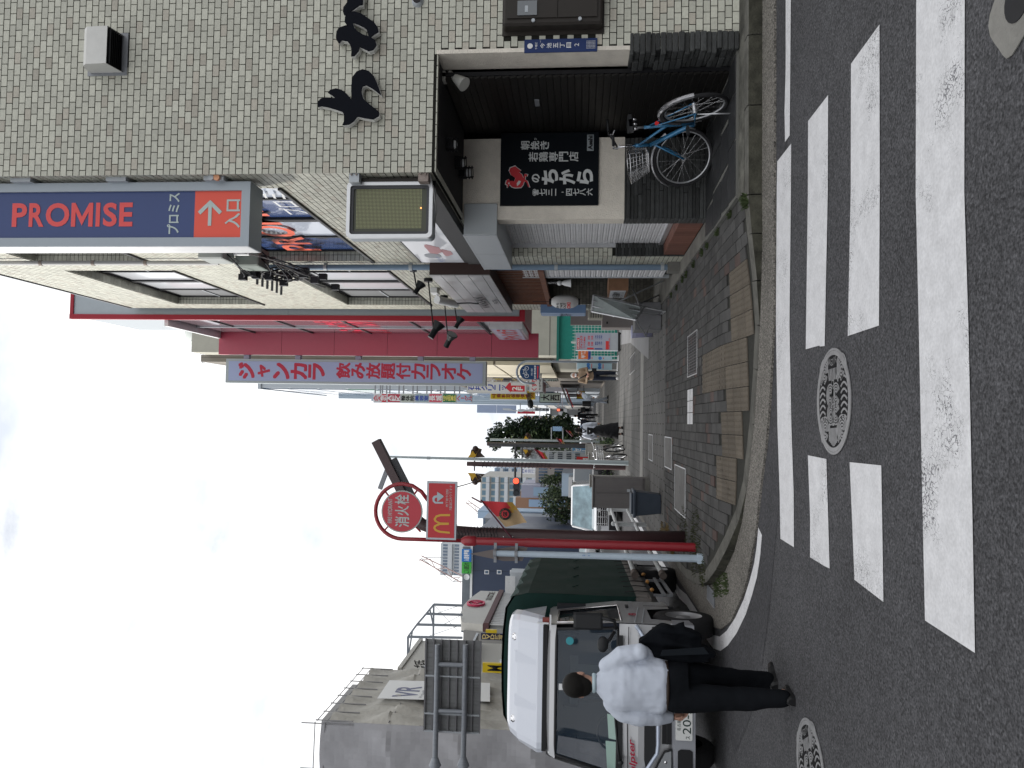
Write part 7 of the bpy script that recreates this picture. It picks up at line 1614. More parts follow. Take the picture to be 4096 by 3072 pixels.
for x in (-.48,.5):
    m=MB(); m.lathe((x,.868,2.412),[(.045,0),(.042,.004),(0,.006)],axis=(0,-.72,.69),n=16); m.build('deflector_cap',chrome,t)
    for k in range(3): a=k*2.1+.5; m=MB(); m.ball((x+.03*math.cos(a),.864+.02*math.sin(a),2.418+.024*math.sin(a)),.006,n=6,m=4); m.build('cap_screw',plas,t)
m=MB(); m.box(-.72,.72,.5,.9,1.985,2.04); m.build('deflector_gap',black,t)
# cargo body
BX=.90; L0,L1=1.68,5.75
m=MB(); prof=[(-BX,.80)]; 
def tp(x,z,y): 
    return V((x+ .006*math.sin(y*5+z*3)*(1 if x>0 else -1),y,z+ (.03*math.cos((y-L0)/(L1-L0)*2*PI*5) if z>2.3 else 0)))
sec=[(-BX,.86),(-BX,1.3),(-BX,1.8),(-BX,2.3),(-BX+.05,2.48),(-BX+.2,2.57),(-.4,2.60),(0,2.61),(.4,2.60),(BX-.2,2.57),(BX-.05,2.48),(BX,2.3),(BX,1.8),(BX,1.3),(BX,.86)]
ny=40; ge=[]
for j in range(ny+1): y=L0+(L1-L0)*j/ny; ge.append([tp(x,z,y) for x,z in sec])
for j in range(ny):
    for i in range(len(sec)-1): m.face([ge[j][i+1],ge[j][i],ge[j+1][i],ge[j+1][i+1]][::-1],True)
m.face([V((x,L0,z)) for x,z in sec]); m.face([V((x,L1,z)) for x,z in sec][::-1])
m.build('tarpaulin',tarp,t)
for k in range(4): y=L0+.6+k*.95; m=MB(); m.slab([[(BX+.01,y-.05,1.70),(BX+.01,y+.05,1.72),(BX+.03,y+.01,1.62)]],(.012,0,0)); m.build('tarp_tab',tarp,t)
m=MB(); m.box(-BX+.02,BX-.02,L0,L1,.66,.88); m.build('drop_side',M('drop_side_grey',(.20,.185,.175),.5,metal=.2,var=.12),t)
m=MB(); m.box(BX-.03,BX+.005,L0+.1,L1-.05,.70,.86); m.build('side_board',M('drop_side_grey',(.20,.185,.175),.5),t)
for k in range(9): y=L0+.25+k*.46; m=MB(); m.tube([(BX+.02,y,1.0),(BX+.03,y+.05,.82),(BX+.0,y+.2,.66)],.008,n=4); m.build('tarp_cord',plas,t)
m=MB(); m.box(-BX+.05,BX-.08,L0,L1,.56,.66); m.box(.25,.42,1.3,L1,.45,.6); m.box(-.42,-.25,1.3,L1,.45,.6); m.box(-.6,.6,2.2,3.0,.36,.56); m.build('chassis',black,t)
m=MB(); m.box(BX-.03,BX+.0,2.0,3.5,.34,.38); m.box(BX-.03,BX+.0,2.0,3.5,.44,.48); m.box(BX-.05,BX-.02,2.05,2.1,.34,.6); m.box(BX-.05,BX-.02,3.4,3.45,.34,.6); m.build('side_guard',grey,t)
for k in range(3): q=(BX-.0,2.3+k*.75,.6); m=MB(); m.ball(q,.03,n=10,m=6); m.build('side_lamp',M('amber_lens',(.5,.25,.08),.35),t)
def truckwheel(x,y,r,w_,lab='wheel'):
    s_=1 if x>0 else -1; wt=MB(); wt.lathe((x,y,r),[(r*.62,-w_/2),(r*.93,-w_/2),(r,-w_*.36),(r,w_*.36),(r*.93,w_/2),(r*.62,w_/2)],axis=(1,0,0),n=28); o=wt.build('wheel',rubber,t)
    rm=MB(); rm.lathe((x,y,r),[(r*.62,s_*w_*.5),(r*.58,s_*w_*.36),(r*.5,s_*w_*.2),(r*.3,s_*w_*.18),(r*.22,s_*w_*.42),(0,s_*w_*.44)],axis=(1,0,0),n=24); rm.build('rim',M('steel_rim',(.25,.25,.26),.4,metal=.4),o)
for x in (-.74,.74): truckwheel(x,.78,.36,.22)
for x in (-.70,.72): truckwheel(x,4.55,.37,.36)
m=MB(); m.box(BX-.16,BX-.0,4.98,5.0,.2,.62); m.box(BX-.2,BX-.0,4.14,4.16,.3,.62); m.build('mud_flap',rubber,t)
m=MB(); m.box(-.86,.86,1.25,1.3,.42,.8); m.build('rear_splash',plas,t)
# ================================================================ WHITE MINIVAN and others
def car(name,lab,x,y,rz,Lg,W_,Hh,col,cat='van',bonnet=.9,detail=True,wsm=None):
    t=thing(name,lab,cat,(x,y,0),local=True,rz=rz); hw=W_/2
    st=[(.0,.42,.62,hw*.88),(.03,.30,.95,hw*.95),(.25,.24,1.03,hw),(bonnet,.24,1.08,hw),(bonnet+.02,.24,1.10,hw)]
    m=MB(); n=10
    def ring(y,z0,z1,w): 
        r=.12; return [V((-w+r,y,z0)),V((w-r,y,z0)),V((w,y,z0+r)),V((w*1.0,y,(z0+z1)/2)),V((w*.97,y,z1-r)),V((w-r*1.3,y,z1)),V((-w+r*1.3,y,z1)),V((-w*.97,y,z1-r)),V((-w*1.0,y,(z0+z1)/2)),V((-w,y,z0+r))]
    R_=[ring(*a) for a in ((.0,.35,.78,hw*.90),(.05,.26,.98,hw*.96),(.3,.22,1.05,hw),(bonnet,.22,1.12,hw),(Lg-.3,.22,1.12,hw),(Lg,.3,1.1,hw*.95))]
    for a,b in zip(R_,R_[1:]):
        for i in range(10): m.face([a[i],a[(i+1)%10],b[(i+1)%10],b[i]],True)
    m.face(R_[0][::-1]); m.face(R_[-1]); m.build('body',col,t)
    m=MB(); ty0=bonnet+.62; ty1=Lg-.12; wt=hw*.86; wb=hw*.97
    g=[V((-wb,bonnet-.02,1.08)),V((wb,bonnet-.02,1.08)),V((wt,ty0,Hh-.05)),V((-wt,ty0,Hh-.05))]
    roof=[V((-wt,ty0,Hh-.05)),V((wt,ty0,Hh-.05)),V((wt*.96,ty0+.3,Hh)),V((-wt*.96,ty0+.3,Hh))]; m.face(roof,True); m.face([roof[3],roof[2],V((wt*.96,ty1,Hh-.03)),V((-wt*.96,ty1,Hh-.03))],True)
    for s_ in (-1,1):
        f=[V((s_*wt,ty0,Hh-.05)),V((s_*wt*.96,ty0+.3,Hh)),V((s_*wt*.96,ty1,Hh-.03)),V((s_*wt,ty1+.05,Hh-.15)),V((s_*wt,ty0-.02,Hh-.13))]; m.face(f if s_<0 else f[::-1],True)
        for yy in (ty0+.75,ty0+1.8,ty1-.1): a=[V((s_*wb,yy,1.08)),V((s_*wb,yy+.1,1.08)),V((s_*wt,yy+.1,Hh-.1)),V((s_*wt,yy,Hh-.1))]; m.face(a)
        m.tube([V((s_*wb,bonnet,1.09)),V((s_*wt,ty0,Hh-.07))],.04,n=6)
    m.build('roof',col,t)
    m=MB(); m.face(g,True); m.build('windscreen',wsm or M('sky_reflecting_glass',(.16,.24,.27),.06,spec=1,coat=1,metal=.35,var=.5,vs=2.2),t)
    m=MB()
    for s_ in (-1,1): a=[V((s_*(wb-.02),bonnet,1.08)),V((s_*(wb-.02),Lg-.15,1.08)),V((s_*(wt-.02),ty1,Hh-.12)),V((s_*(wt-.02),ty0,Hh-.1))]; m.face(a)
    m.build('side_glass',glass,t)
    if detail:
        m=MB(); m.box(-hw*.62,hw*.62,-.02,.02,.55,.95); m.build('grille',black,t)
        for k in range(5): m=MB(); m.box(-hw*.62,hw*.62,-.035,-.02,.57+k*.08,.59+k*.08); m.build('grille_bar',chrome,t)
        for k in range(5): m=MB(); m.box(-.5+k*.25-.01,-.5+k*.25+.01,-.034,-.02,.55,.95); m.build('grille_upright',chrome,t)
        m=MB(); m.cyl((0,-.03,.86),(0,-.045,.86),.07,n=14); m.build('emblem',chrome,t)
        for s_ in (-1,1): m=MB(); m.slab([[(s_*x,-.01+.06*(x>.7),z) for x,z in ((hw*.64,.8),(hw*.95,.82),(hw*.93,.93),(hw*.64,.93))]],(0,-.02,0)); m.build('headlight',M('headlight_glass',(.42,.44,.46),.08,metal=.5,coat=.9),t)
        m=MB(); m.box(-.17,.17,-.05,-.03,.38,.54); m.build('number_plate',M('plate_white',(.62,.63,.62),.4),t); m=MB(); put(m,'17',(-.02,-.052,.40),XR,ZU,.12,.08,bold=.02); m.build('plate_lettering',inkb,t)
        m=MB(); m.box(-hw*.8,hw*.8,-.015,.05,.25,.5); m.build('air_intake',black,t)
        for s_ in (-1,1): m=MB(); m.ball((s_*(hw+.08),bonnet+.3,1.12),.1,sc=(1,.7,.8)); m.build('mirror',col,t)
    for yy in (.85,Lg-.8):
        for s_ in (-1,1): wt2=MB(); wt2.lathe((s_*(hw-.1),yy,.33),[(.2,-.1),(.31,-.1),(.33,-.06),(.33,.06),(.31,.1),(.2,.1)],axis=(1,0,0),n=20); o=wt2.build('wheel',rubber,t); rm=MB(); rm.lathe((s_*(hw-.1),yy,.33),[(.2,s_*.1),(.18,s_*.06),(0,s_*.08)],axis=(1,0,0),n=16); rm.build('rim',alu,o)
    return t
wcar=M('car_white',(.62,.63,.66),.22,coat=.8)
car('minivan','white minivan with a broad chrome grille waiting behind the cabinets',-3.25,30.2,R(1),4.8,1.83,1.93,wcar)
car('small_car','small white car far down the street seen between the red and pale posts',py(2380,2195,62).x,62,0,3.8,1.6,1.55,wcar,'car',detail=False)
car('dark_minivan','dark minivan following close behind the white one',-1.9-.95,36.5,0,4.6,1.8,1.9,M('car_dark',(.02,.02,.024),.25,coat=.8),detail=False,wsm=glass)
t=thing('box_truck','pale blue box truck behind the white minivan','truck',(-3.1,45,0)); w=ry(46,2247,2308,1893,1985); m=MB(); m.box(w[0],w[1],46,51,.9,w[3]); m.build('cargo_box',M('box_pale_blue',(.36,.45,.56),.4),t)
m=MB(); m.box(w[0]+.1,w[1]-.1,44.2,46,.45,2.2); m.build('cab',wcar,t); m=MB(); m.face([(w[0]+.2,44.15,1.2),(w[1]-.2,44.15,1.2),(w[1]-.25,44.2,2.0),(w[0]+.25,44.2,2.0)]); m.build('windscreen',glass,t); m=MB(); put(m,'一号車',(w[0]+.3,45.99,w[3]-.7),XR,ZU,.9,.3); m.build('lettering',inkr,t)
for yy in (45,50): 
    for xx in (w[0]+.2,w[1]-.2): m=MB(); m.cyl((xx-.12,yy,.38),(xx+.12,yy,.38),.38,n=18); m.build('wheel',rubber,t)
# ================================================================ BICYCLES (local: rear axle at y=0, front axle at y=WB)
def spokewheel(par,c,r,axis,steer=0,ty=rubber,tyre=.021,ns=24,blk=False):
    c=V(c); ax=V(axis).normalized(); u=ax.cross(V((0,0,1))).normalized(); v=u.cross(ax)
    P=lambda rr,a:c+(u*math.cos(a)+v*math.sin(a))*rr
    m=MB(); m.tube([P(r-tyre,2*PI*i/36) for i in range(36)],tyre,n=8,closed=True); o=m.build('wheel',rubber,par)
    m=MB(); m.tube([P(r-tyre*2.1,2*PI*i/36) for i in range(36)],.011,n=6,closed=True); m.build('rim',alu,o)
    m=MB(); 
    for i in range(ns):
        s_=1 if i%2 else -1; a=2*PI*i/ns; m.cyl(P(.025,a+ (1.2 if (i//2)%2 else -1.2))+ax*.03*s_,P(r-tyre*2.2,a),.0018,n=3,caps=False)
    m.build('spoke',chrome,o)['kind']='stuff'
    m=MB(); m.cyl(c-ax*.05,c+ax*.05,.022,n=10); m.build('hub',alu,o); return o
def fender(m,c,r,axis,a0,a1,w_=.028):
    c=V(c); ax=V(axis).normalized(); u=ax.cross(V((0,0,1))).normalized(); v=u.cross(ax); n=18; pr=[]
    for i in range(n+1): a=a0+(a1-a0)*i/n; d=u*math.cos(a)+v*math.sin(a); pr.append([c+d*r+ax*w_*.9,c+d*(r+.014)+ax*w_*.5,c+d*(r+.018),c+d*(r+.014)-ax*w_*.5,c+d*r-ax*w_*.9])
    for p,q in zip(pr,pr[1:]):
        for k in range(4): m.face([p[k],p[k+1],q[k+1],q[k]],True); m.face([q[k]*1,q[k+1]*1,p[k+1]*1,p[k]*1],True)
def bicycle(lab,loc,rz,lean,steer,r,WB,col,fcol,step=False,basketcol=None,loop=False,down_text=None,grp=None,ns=24,bk=True,tall=.0):
    t=thing('bicycle',lab,'bicycle',loc,grp,local=True); t.rotation_euler=(0,lean,rz)
    ra=V((0,0,r)); fa=V((0,WB,r)); spokewheel(t,ra,r,(1,0,0),ns=ns); sa=V((math.cos(steer),math.sin(steer),0)); 
    hb=V((0,WB-.20,r+.36)); ht=hb+V((0,-.06,.17)); bb=V((0,.43,r-.06)); stt=V((0,.31,r+.42+tall)); fa2=hb+ (fa-hb)
    # steering turns the fork about the head
    def st(p): d=p-hb; return hb+V((d.x*math.cos(steer)-d.y*math.sin(steer),d.x*math.sin(steer)+d.y*math.cos(steer),d.z))
    fa2=st(fa); spokewheel(t,fa2,r,sa,ns=ns)
    m=MB(); m.tube([bb,hb],.027,n=8) if not step else m.tube([bb,bb+V((0,.2,.02)),hb],.022,n=8); m.tube([bb,stt],.017,n=8); 
    if not step: m.tube([bb+(stt-bb)*.55,ht+V((0,.01,-.03))],.016,n=8)
    else: m.tube([bb+(stt-bb)*.3,bb+(stt-bb)*.3+V((0,.18,-.03)),ht+V((0,.0,-.04))],.016,n=8)
    m.tube([hb,ht],.022,n=8)
    for s_ in (-1,1): m.tube([bb+V((s_*.02,0,0)),ra+V((s_*.055,0,0))],.010,n=6); m.tube([stt+V((s_*.01,0,-.06)),ra+V((s_*.055,0,0))],.008,n=6)
    m.build('frame',col,t); m=MB()
    for s_ in (-1,1): a=st(fa+V((s_*.05,0,0))); b_=st(hb+V((s_*.045,0,-.06))); m.tube([hb,b_,b_*.4+a*.6+ (st(V((0,hb.y+.03,hb.z)))-hb)*.0,a],.012,n=6)
    m.build('fork',col,t)
    m=MB(); top=ht+V((0,-.03,.14+tall)); m.tube([ht,top],.012,n=8); hbar=[st(top+V(p)) for p in ((-.29,-.16,.06),(-.24,-.02,.06),(-.1,.04,.01),(0,.05,0),(.1,.04,.01),(.24,-.02,.06),(.29,-.16,.06))]; m.tube(hbar,.011,n=7); m.build('handlebar',chrome,t)
    for a,b_ in ((hbar[0],hbar[1]),(hbar[-1],hbar[-2])): m=MB(); m.tube([a+(a-b_)*.1,a+(b_-a)*.75],.016,n=8); m.build('grip',plas,t)
    m=MB(); 
    for a,b_ in ((hbar[1],1),(hbar[-2],-1)): m.tube([a,a+V((0,.03,-.05)),a+V((0,-.1,-.06))],.006,n=5)
    m.build('brake_lever',alu,t)
    m=MB(); m.tube([stt,stt+V((0,-.03,.12))],.013,n=8); m.build('seat_post',alu,t); sc=stt+V((0,-.05,.15)); m=MB(); ss=[(.0,.018,.0),(.03,.022,.06),(.05,.03,.14),(.085,.035,.22),(.10,.03,.27),(.04,.015,.29)]
    pr=[[sc+V((x,.15-y,z)) for x,z in ((-w2,-.02),(-w2*.9,.02),(0,h),(w2*.9,.02),(w2,-.02))] for w2,h,y in ss]
    for p,q in zip(pr,pr[1:]):
        for k in range(4): m.face([p[k],q[k],q[k+1],p[k+1]],True)
        m.face([p[4],q[4],q[0],p[0]])
    m.build('saddle',plas,t)
    m=MB()
    for k in range(3): m.tube([sc+V((-.05+.05*k,-.08,-.02)),sc+V((-.05+.05*k,-.08,-.07))],.016,n=6)
    m.build('saddle_spring',chrome,t)
    m=MB(); fender(m,ra,r+.012,(1,0,0),.15,2.9); m.build('mudguard',fcol,t); m=MB(); fender(m,fa2,r+.012,sa,.55,2.6); m.build('mudguard',fcol,t)
    m=MB(); m.cyl(bb+V((.035,0,0)),bb+V((.042,0,0)),.085,n=24); m.tube([bb+V((.06,0,0)),bb+V((.065,.13,-.1))],.009,n=6); m.tube([bb-V((.06,0,0)),bb+V((-.065,-.13,.1))],.009,n=6); m.build('crank',alu,t)
    m=MB(); m.bx(bb+V((.11,.13,-.1)),.09,.07,.025); m.bx(bb+V((-.11,-.13,.1)),.09,.07,.025); m.build('pedal',plas,t)
    m=MB(); m.tube([bb+V((.04,0,.085)),ra+V((.04,0,.035))],.005,n=4); m.tube([bb+V((.04,0,-.085)),ra+V((.04,0,-.035))],.005,n=4); m.build('chain',darkgrey,t)
    m=MB(); m.tube([ra+V((-.06,.0,-.02)),V((-.14,-.10,.02))],.008,n=6) if bk else m.tube([ra+V((-.07,0,0)),V((-.2,.2,.01))],.008,n=6); m.build('kickstand',alu,t)
    m=MB(); m.cyl(stt+V((0,-.05,-.13)),stt+V((0,-.065,-.13)),.022,n=10); m.build('rear_reflector',M('reflector_red',(.6,.02,.02),.3),t)
    # wire basket on the front
    bc=basketcol or chrome; m=MB(); o=lambda x,y,z: st(V((x,WB-.19+y,r+.40+z)))
    def lp(w0,y0,y1,z): return [o(-w0,y0,z),o(w0,y0,z),o(w0,y1,z),o(-w0,y1,z)]
    L_=[(.12,.03,.25,0),(.135,.02,.28,.07),(.15,.01,.31,.14),(.165,.0,.34,.21)]
    for k,a in enumerate(L_): m.tube(lp(*a),.007 if k==3 else .0035,n=5,closed=True)
    for k in range(9):
        f=-1+2*k/8; m.cyl(o(.12*f,.25,0),o(.165*f,.34,.21),.0025,n=3); m.cyl(o(.12*f,.03,0),o(.165*f,0,.21),.0025,n=3); m.cyl(o(.12*f,.03,0),o(.12*f,.25,0),.0025,n=3)
    for k in range(7):
        f=k/6
        for s_ in (-1,1): m.cyl(o(s_*.12,.03+.22*f,0),o(s_*.165,.34*f,.21),.0025,n=3)
    m.build('basket',bc,t)
    if down_text:
        d_=(hb-bb).normalized()
        q=bb+d_*.50+V((-.021,0,0)); up_=V((0,-d_.z,d_.y)); 
        if up_.z<0: up_=-up_
        m=MB(); put(m,down_text,q-up_*.009,-d_,up_,.30,.018,bold=.02,off=.001); m.build('frame_lettering',white,t)
    return t
bluef=M('bicycle_blue',(.035,.17,.33),.25,metal=.3,coat=.8); sfen=M('silver_fender',(.50,.50,.52),.25,metal=.7)
bicycle('blue city bicycle with a wire basket and silver mudguards in the porch',(3.20,7.98,.198),R(0),R(-8),R(52),.34,1.10,bluef,sfen,down_text='CROSS WORKS',tall=.06)
darkb=M('bicycle_dark',(.05,.045,.045),.3,metal=.5,coat=.5)
bicycle('parked dark city bicycle with a white basket facing us by the beige cabinets',(-1.1,26.2,.15),R(184),R(6),R(8),.33,1.08,darkb,sfen,step=True,basketcol=white)
bicycle('second bicycle parked tight behind the white basket one',(-.75,27.4,.15),R(176),R(5),R(-4),.33,1.08,darkb,plas,step=True,basketcol=alu,ns=12)
# ================================================================ PEOPLE
_ctex=bpy.data.textures.new('folds','CLOUDS'); _ctex.noise_scale=.17; _ctex.noise_depth=2
def blob(name,mb,mat,parent,vox,sm=3,fold=0,smf=.5):
    me=bpy.data.meshes.new('b'); me.from_pydata([tuple(v) for v in mb.v],[],mb.f); o=bpy.data.objects.new('b',me); C.objects.link(o)
    r=o.modifiers.new('r','REMESH'); r.mode='VOXEL'; r.voxel_size=vox; r.use_smooth_shade=True
    s=o.modifiers.new('s','SMOOTH'); s.iterations=sm; s.factor=smf
    if fold: d=o.modifiers.new('d','DISPLACE'); d.texture=_ctex; d.strength=fold; d.mid_level=.5; s2=o.modifiers.new('s2','SMOOTH'); s2.iterations=1
    dg=bpy.context.evaluated_depsgraph_get(); m2=bpy.data.meshes.new_from_object(o.evaluated_get(dg)); bpy.data.objects.remove(o); bpy.data.meshes.remove(me)
    m2.name=name; m2.materials.clear(); m2.materials.append(mat); m2.polygons.foreach_set('use_smooth',[True]*len(m2.polygons))
    q=bpy.data.objects.new(name,m2); C.objects.link(q); q.parent=parent
    b=V(parent.get('_b',(0,0,0)))
    if b.length: m2.transform(Matrix.Translation(-b))
    return q
def limb(mb,pts,rad,n=12):
    mb.tube(pts,.01,n=n,radii=rad)
    for p,r in zip(pts,rad): mb.ball(p,r*.99,n=n,m=8)
def loft(mb,secs,n=16):
    b=len(mb.v)
    for c,rx,ry_,*rot in secs:
        a=rot[0] if rot else 0
        for i in range(n):
            t_=2*PI*i/n; x=rx*math.copysign(abs(math.cos(t_))**.85,math.cos(t_)); y=ry_*math.copysign(abs(math.sin(t_))**.85,math.sin(t_)); mb.v.append((c[0]+x*math.cos(a)-y*math.sin(a),c[1]+x*math.sin(a)+y*math.cos(a),c[2]))
    for k in range(len(secs)-1): mb.idx(b,[(k*n+i,k*n+(i+1)%n,(k+1)*n+(i+1)%n,(k+1)*n+i) for i in range(n)],True)
    mb.idx(b,[tuple(range(n-1,-1,-1)),tuple((len(secs)-1)*n+i for i in range(n))])
skin=M('skin',(.42,.24,.18),.55); hairm=M('black_hair',(.008,.007,.006),.6,spec=.15,bump=.6,bs=220); shirtm=M('white_shirt',(.50,.54,.62),.8,var=.04,vs=5); trm=M('black_trousers',(.007,.008,.010),.9,spec=.06); shoem=M('black_shoe',(.012,.012,.013),.35)
def hand(mb,wr,d,side,s=1,curl=.5,out=V((1,0,0))):
    """palm and five separate bent fingers; d = direction the fingers point, side = across the palm"""
    d=V(d).normalized(); side=V(side).normalized(); n=d.cross(side).normalized(); wr=V(wr)
    limb(mb,[wr,wr+d*.045*s],[.024*s,.030*s],8); mb.ball(wr+d*.06*s,.034*s,n=10,m=8,sc=(1,1,1))
    for k,(o_,l) in enumerate(((-.030,.062),(-.010,.074),(.010,.070),(.030,.056))):
        a=wr+d*.08*s+side*o_*s; b=a+(d*(1-curl*.4)+n*curl).normalized()*l*.5*s; c=b+(d*(1-curl)+n*(curl*1.3)).normalized()*l*.45*s; limb(mb,[a,b,c],[.0095*s,.009*s,.0075*s],6)
    a=wr+d*.03*s-side*.03*s; b=a+(d*.5-side*.8+n*.3).normalized()*.035*s; c=b+(d*.9+n*.5).normalized()*.028*s; limb(mb,[a,b,c],[.012*s,.011*s,.009*s],6)
def head(mb,c,f,s=1):
    c=V(c); f=V(f).normalized(); r=f.cross(V((0,0,1))).normalized()
    mb.ball(c+V((0,0,.025*s)),.088*s,n=18,m=14,sc=(1,1.06,1.12)); mb.ball(c+f*.018*s+V((0,0,-.045*s)),.066*s,n=16,m=12,sc=(1,1.05,1.05))
    mb.ball(c+f*.098*s+V((0,0,-.012*s)),.014*s,n=8,m=6,sc=(1,1,1.6)); mb.ball(c+f*.078*s+V((0,0,-.055*s)),.018*s,n=8,m=6,sc=(1.6,1,.6))
    for k in (-1,1): mb.ball(c+r*k*.09*s+V((0,0,-.008*s))-f*.005,.022*s,n=8,m=8,sc=(.5,1,1.5))
# ---- man with the white shirt, seen from behind
y0=6.5; J=lambda X,Y,y=y0: py(X,Y,y)
fwd=V((.12,1,0)).normalized()
hd=J(2318,2738); t=thing('person','man seen from behind in a white shirt and black trousers, dark jacket over his arm','person',(hd.x,y0,0))
nk=J(2385,2732); Rs=J(2422,2658); Ls=J(2436,2822); Re=J(2560,2606,6.45); Rw=J(2625,2640,6.75); Le=J(2567,2868,6.5); Lw=J(2690,2866,6.58)
Rh=J(2700,2696,6.55); Lh=J(2700,2792,6.48); Rk=J(2905,2712,6.72); Lk=J(2955,2796,6.42); Ra=J(3070,2722,6.86); La=J(3128,2793,6.33); Ra.z=max(Ra.z,.1); La.z=max(La.z,.09)
pel=(Rh+Lh)/2; chest=(Rs+Ls)/2; mid=pel.lerp(chest,.5)
m=MB(); head(m,hd,fwd,1.06); limb(m,[hd-V((0,.01,.06)),nk],[.052,.056]); loft(m,[(pel+V((0,0,-.05)),.13,.10),(pel+V((0,0,.1)),.13,.095),(mid,.135,.09),(chest+V((0,0,-.04)),.13,.08),(nk,.05,.05)])
Ri=Rs+V((-.05,0,-.04)); Li=Ls+V((.05,0,-.04)); limb(m,[Ri,Re,Rw],[.04,.036,.026]); limb(m,[Li,Le,Lw],[.04,.036,.026]); limb(m,[Rh,Rk,Ra],[.075,.05,.035]); limb(m,[Lh,Lk,La],[.075,.05,.035]); hand(m,Lw,(-.02,.08,-1),(0,1,0),curl=.55); hand(m,Rw,(.1,.8,-.3),(1,0,0),curl=.6)
m.ball(Ra+V((0,.06,-.04)),.045,sc=(1,2,.7)); m.ball(La+V((0,.06,-.04)),.045,sc=(1,2,.7))
body=blob('body',m,skin,t,.0085,2)
m=MB(); loft(m,[(pel+V((0,0,.055)),.178,.135),(pel+V((0,0,.10)),.202,.155),(pel+V((0,0,.2)),.205,.152),(mid+V((0,0,.04)),.198,.14),(chest+V((0,-.01,-.12)),.196,.135),(chest+V((0,0,-.03)),.185,.118),(chest.lerp(nk,.45),.125,.088),(nk+V((0,0,.005)),.064,.066)],20)
limb(m,[Rs+V((-.02,0,-.02)),Rs.lerp(Re,.5)+V((.02,0,0)),Re,Re.lerp(Rw,.45)],[.078,.078,.07,.062]); limb(m,[Ls+V((.02,0,-.02)),Ls.lerp(Le,.5)+V((-.02,0,0)),Le,Le.lerp(Lw,.5),Lw+V((0,0,.035))],[.078,.075,.072,.065,.050])
blob('shirt',m,shirtm,t,.010,3,fold=.036)
m=MB(); m.tube([nk+V((.060*math.cos(a),.062*math.sin(a),.018)) for a in [2*PI*i/18 for i in range(18)]],.018,n=8,closed=True); blob('collar',m,M('pale_collar',(.42,.52,.56),.8),t,.008,2)
m=MB(); m.tube([Lw+V((.036*math.cos(a),.036*math.sin(a),.02)) for a in [2*PI*i/14 for i in range(14)]],.014,n=6,closed=True); m.build('cuff',shirtm,t)
m=MB(); m.tube([Lw+V((.029*math.cos(a),.029*math.sin(a),-.006)) for a in [2*PI*i/14 for i in range(14)]],.006,n=6,closed=True); m.build('wrist_watch',plas,t)
m=MB(); loft(m,[(pel+V((0,0,-.10)),.178,.135),(pel,.192,.145),(pel+V((0,0,.075)),.178,.135)],20)
limb(m,[Rh+V((0,0,.0)),Rh.lerp(Rk,.5),Rk,Rk.lerp(Ra,.6),Ra+V((0,0,-.02))],[.112,.102,.085,.076,.070]); limb(m,[Lh,Lh.lerp(Lk,.5),Lk,Lk.lerp(La,.6),La+V((0,0,-.015))],[.115,.105,.088,.078,.070]); blob('trousers',m,trm,t,.012,3,fold=.03)
m=MB(); m.tube([pel+V((.180*math.cos(a),.138*math.sin(a),.07)) for a in [2*PI*i/24 for i in range(24)]],.014,n=6,closed=True); m.build('belt',M('leather_belt',(.03,.02,.015),.4),t)
m=MB(); hm=hd+V((0,-.018,.035)); m.ball(hm,.098,n=18,m=14,sc=(1.0,1.06,1.05)); m.ball(hd+V((0,-.055,-.03)),.068,n=14,m=10,sc=(1.12,.6,1.1)); hr=blob('hair',m,hairm,t,.009,1,fold=.012)
for A,rz_,tt in ((Ra,(.45,.9),'shoe'),(La,(.05,1),'shoe')):
    f=V((rz_[0],rz_[1],0)).normalized(); r=V((f.y,-f.x,0)); g=V((A.x,A.y,0)); z0=max(0,A.z-.10); m=MB()
    secs=[]
    for u,w_,h in ((-.075,.030,.055),(-.05,.040,.075),(0,.043,.085),(.06,.045,.065),(.12,.052,.05),(.17,.045,.038),(.20,.02,.025)): secs.append((u,w_,h))
    pr=[[g+f*u+r*w_*math.cos(a)+V((0,0,z0+(h if math.sin(a)>0 else .0)*abs(math.sin(a)))) for a in [2*PI*i/12 for i in range(12)]] for u,w_,h in secs]
    for p,q in zip(pr,pr[1:]):
        for i in range(12): m.face([p[i],p[(i+1)%12],q[(i+1)%12],q[i]],True)
    m.face(pr[0]); m.face(pr[-1][::-1]); m.build('shoe',shoem,t)
# jacket folded over his right forearm, held by the man: a thing of its own
jk=J(2640,2560,6.55); j=thing('jacket','black suit jacket hanging folded over the right forearm of the man in the white shirt','jacket',(jk.x,6.55,J(2840,2560,6.55).z)); m=MB()
cols=12; rows_=14; fr_=[]; bk_=[]
top_=[J(2575-22*math.sin(PI*i/cols)+(60*max(0,i/cols-.6)/.4 if i/cols>.6 else 0),2636-i*(128/cols),6.52) for i in range(cols+1)]
for i in range(cols+1):
    u=i/cols; zt=top_[i].z; zb=J(2850-115*max(0,u-.35)/.65-22*math.sin(u*16),2560,6.55).z; xa=top_[i].x; a=[];b=[]
    for k in range(rows_+1):
        v=k/rows_; w_=.02+.04*math.sin(min(1,v*1.6)*PI*.5)*math.sin(PI*(.08+.84*u))+.014*math.sin(u*14+v*3); x=xa+(.05*(u-.5))*v+.01*math.sin(v*9+u*6)
        z=zt+(zb-zt)*v; a.append(V((x,6.56-w_+.015*math.sin(u*17+v*4),z))); b.append(V((x,6.60+w_,z)))
    fr_.append(a); bk_.append(b)
for i in range(cols):
    for k in range(rows_): m.face([fr_[i][k],fr_[i+1][k],fr_[i+1][k+1],fr_[i][k+1]],True); m.face([bk_[i+1][k],bk_[i][k],bk_[i][k+1],bk_[i+1][k+1]],True)
    m.face([fr_[i+1][0],fr_[i][0],bk_[i][0],bk_[i+1][0]],True); m.face([fr_[i][rows_],fr_[i+1][rows_],bk_[i+1][rows_],bk_[i][rows_]],True)
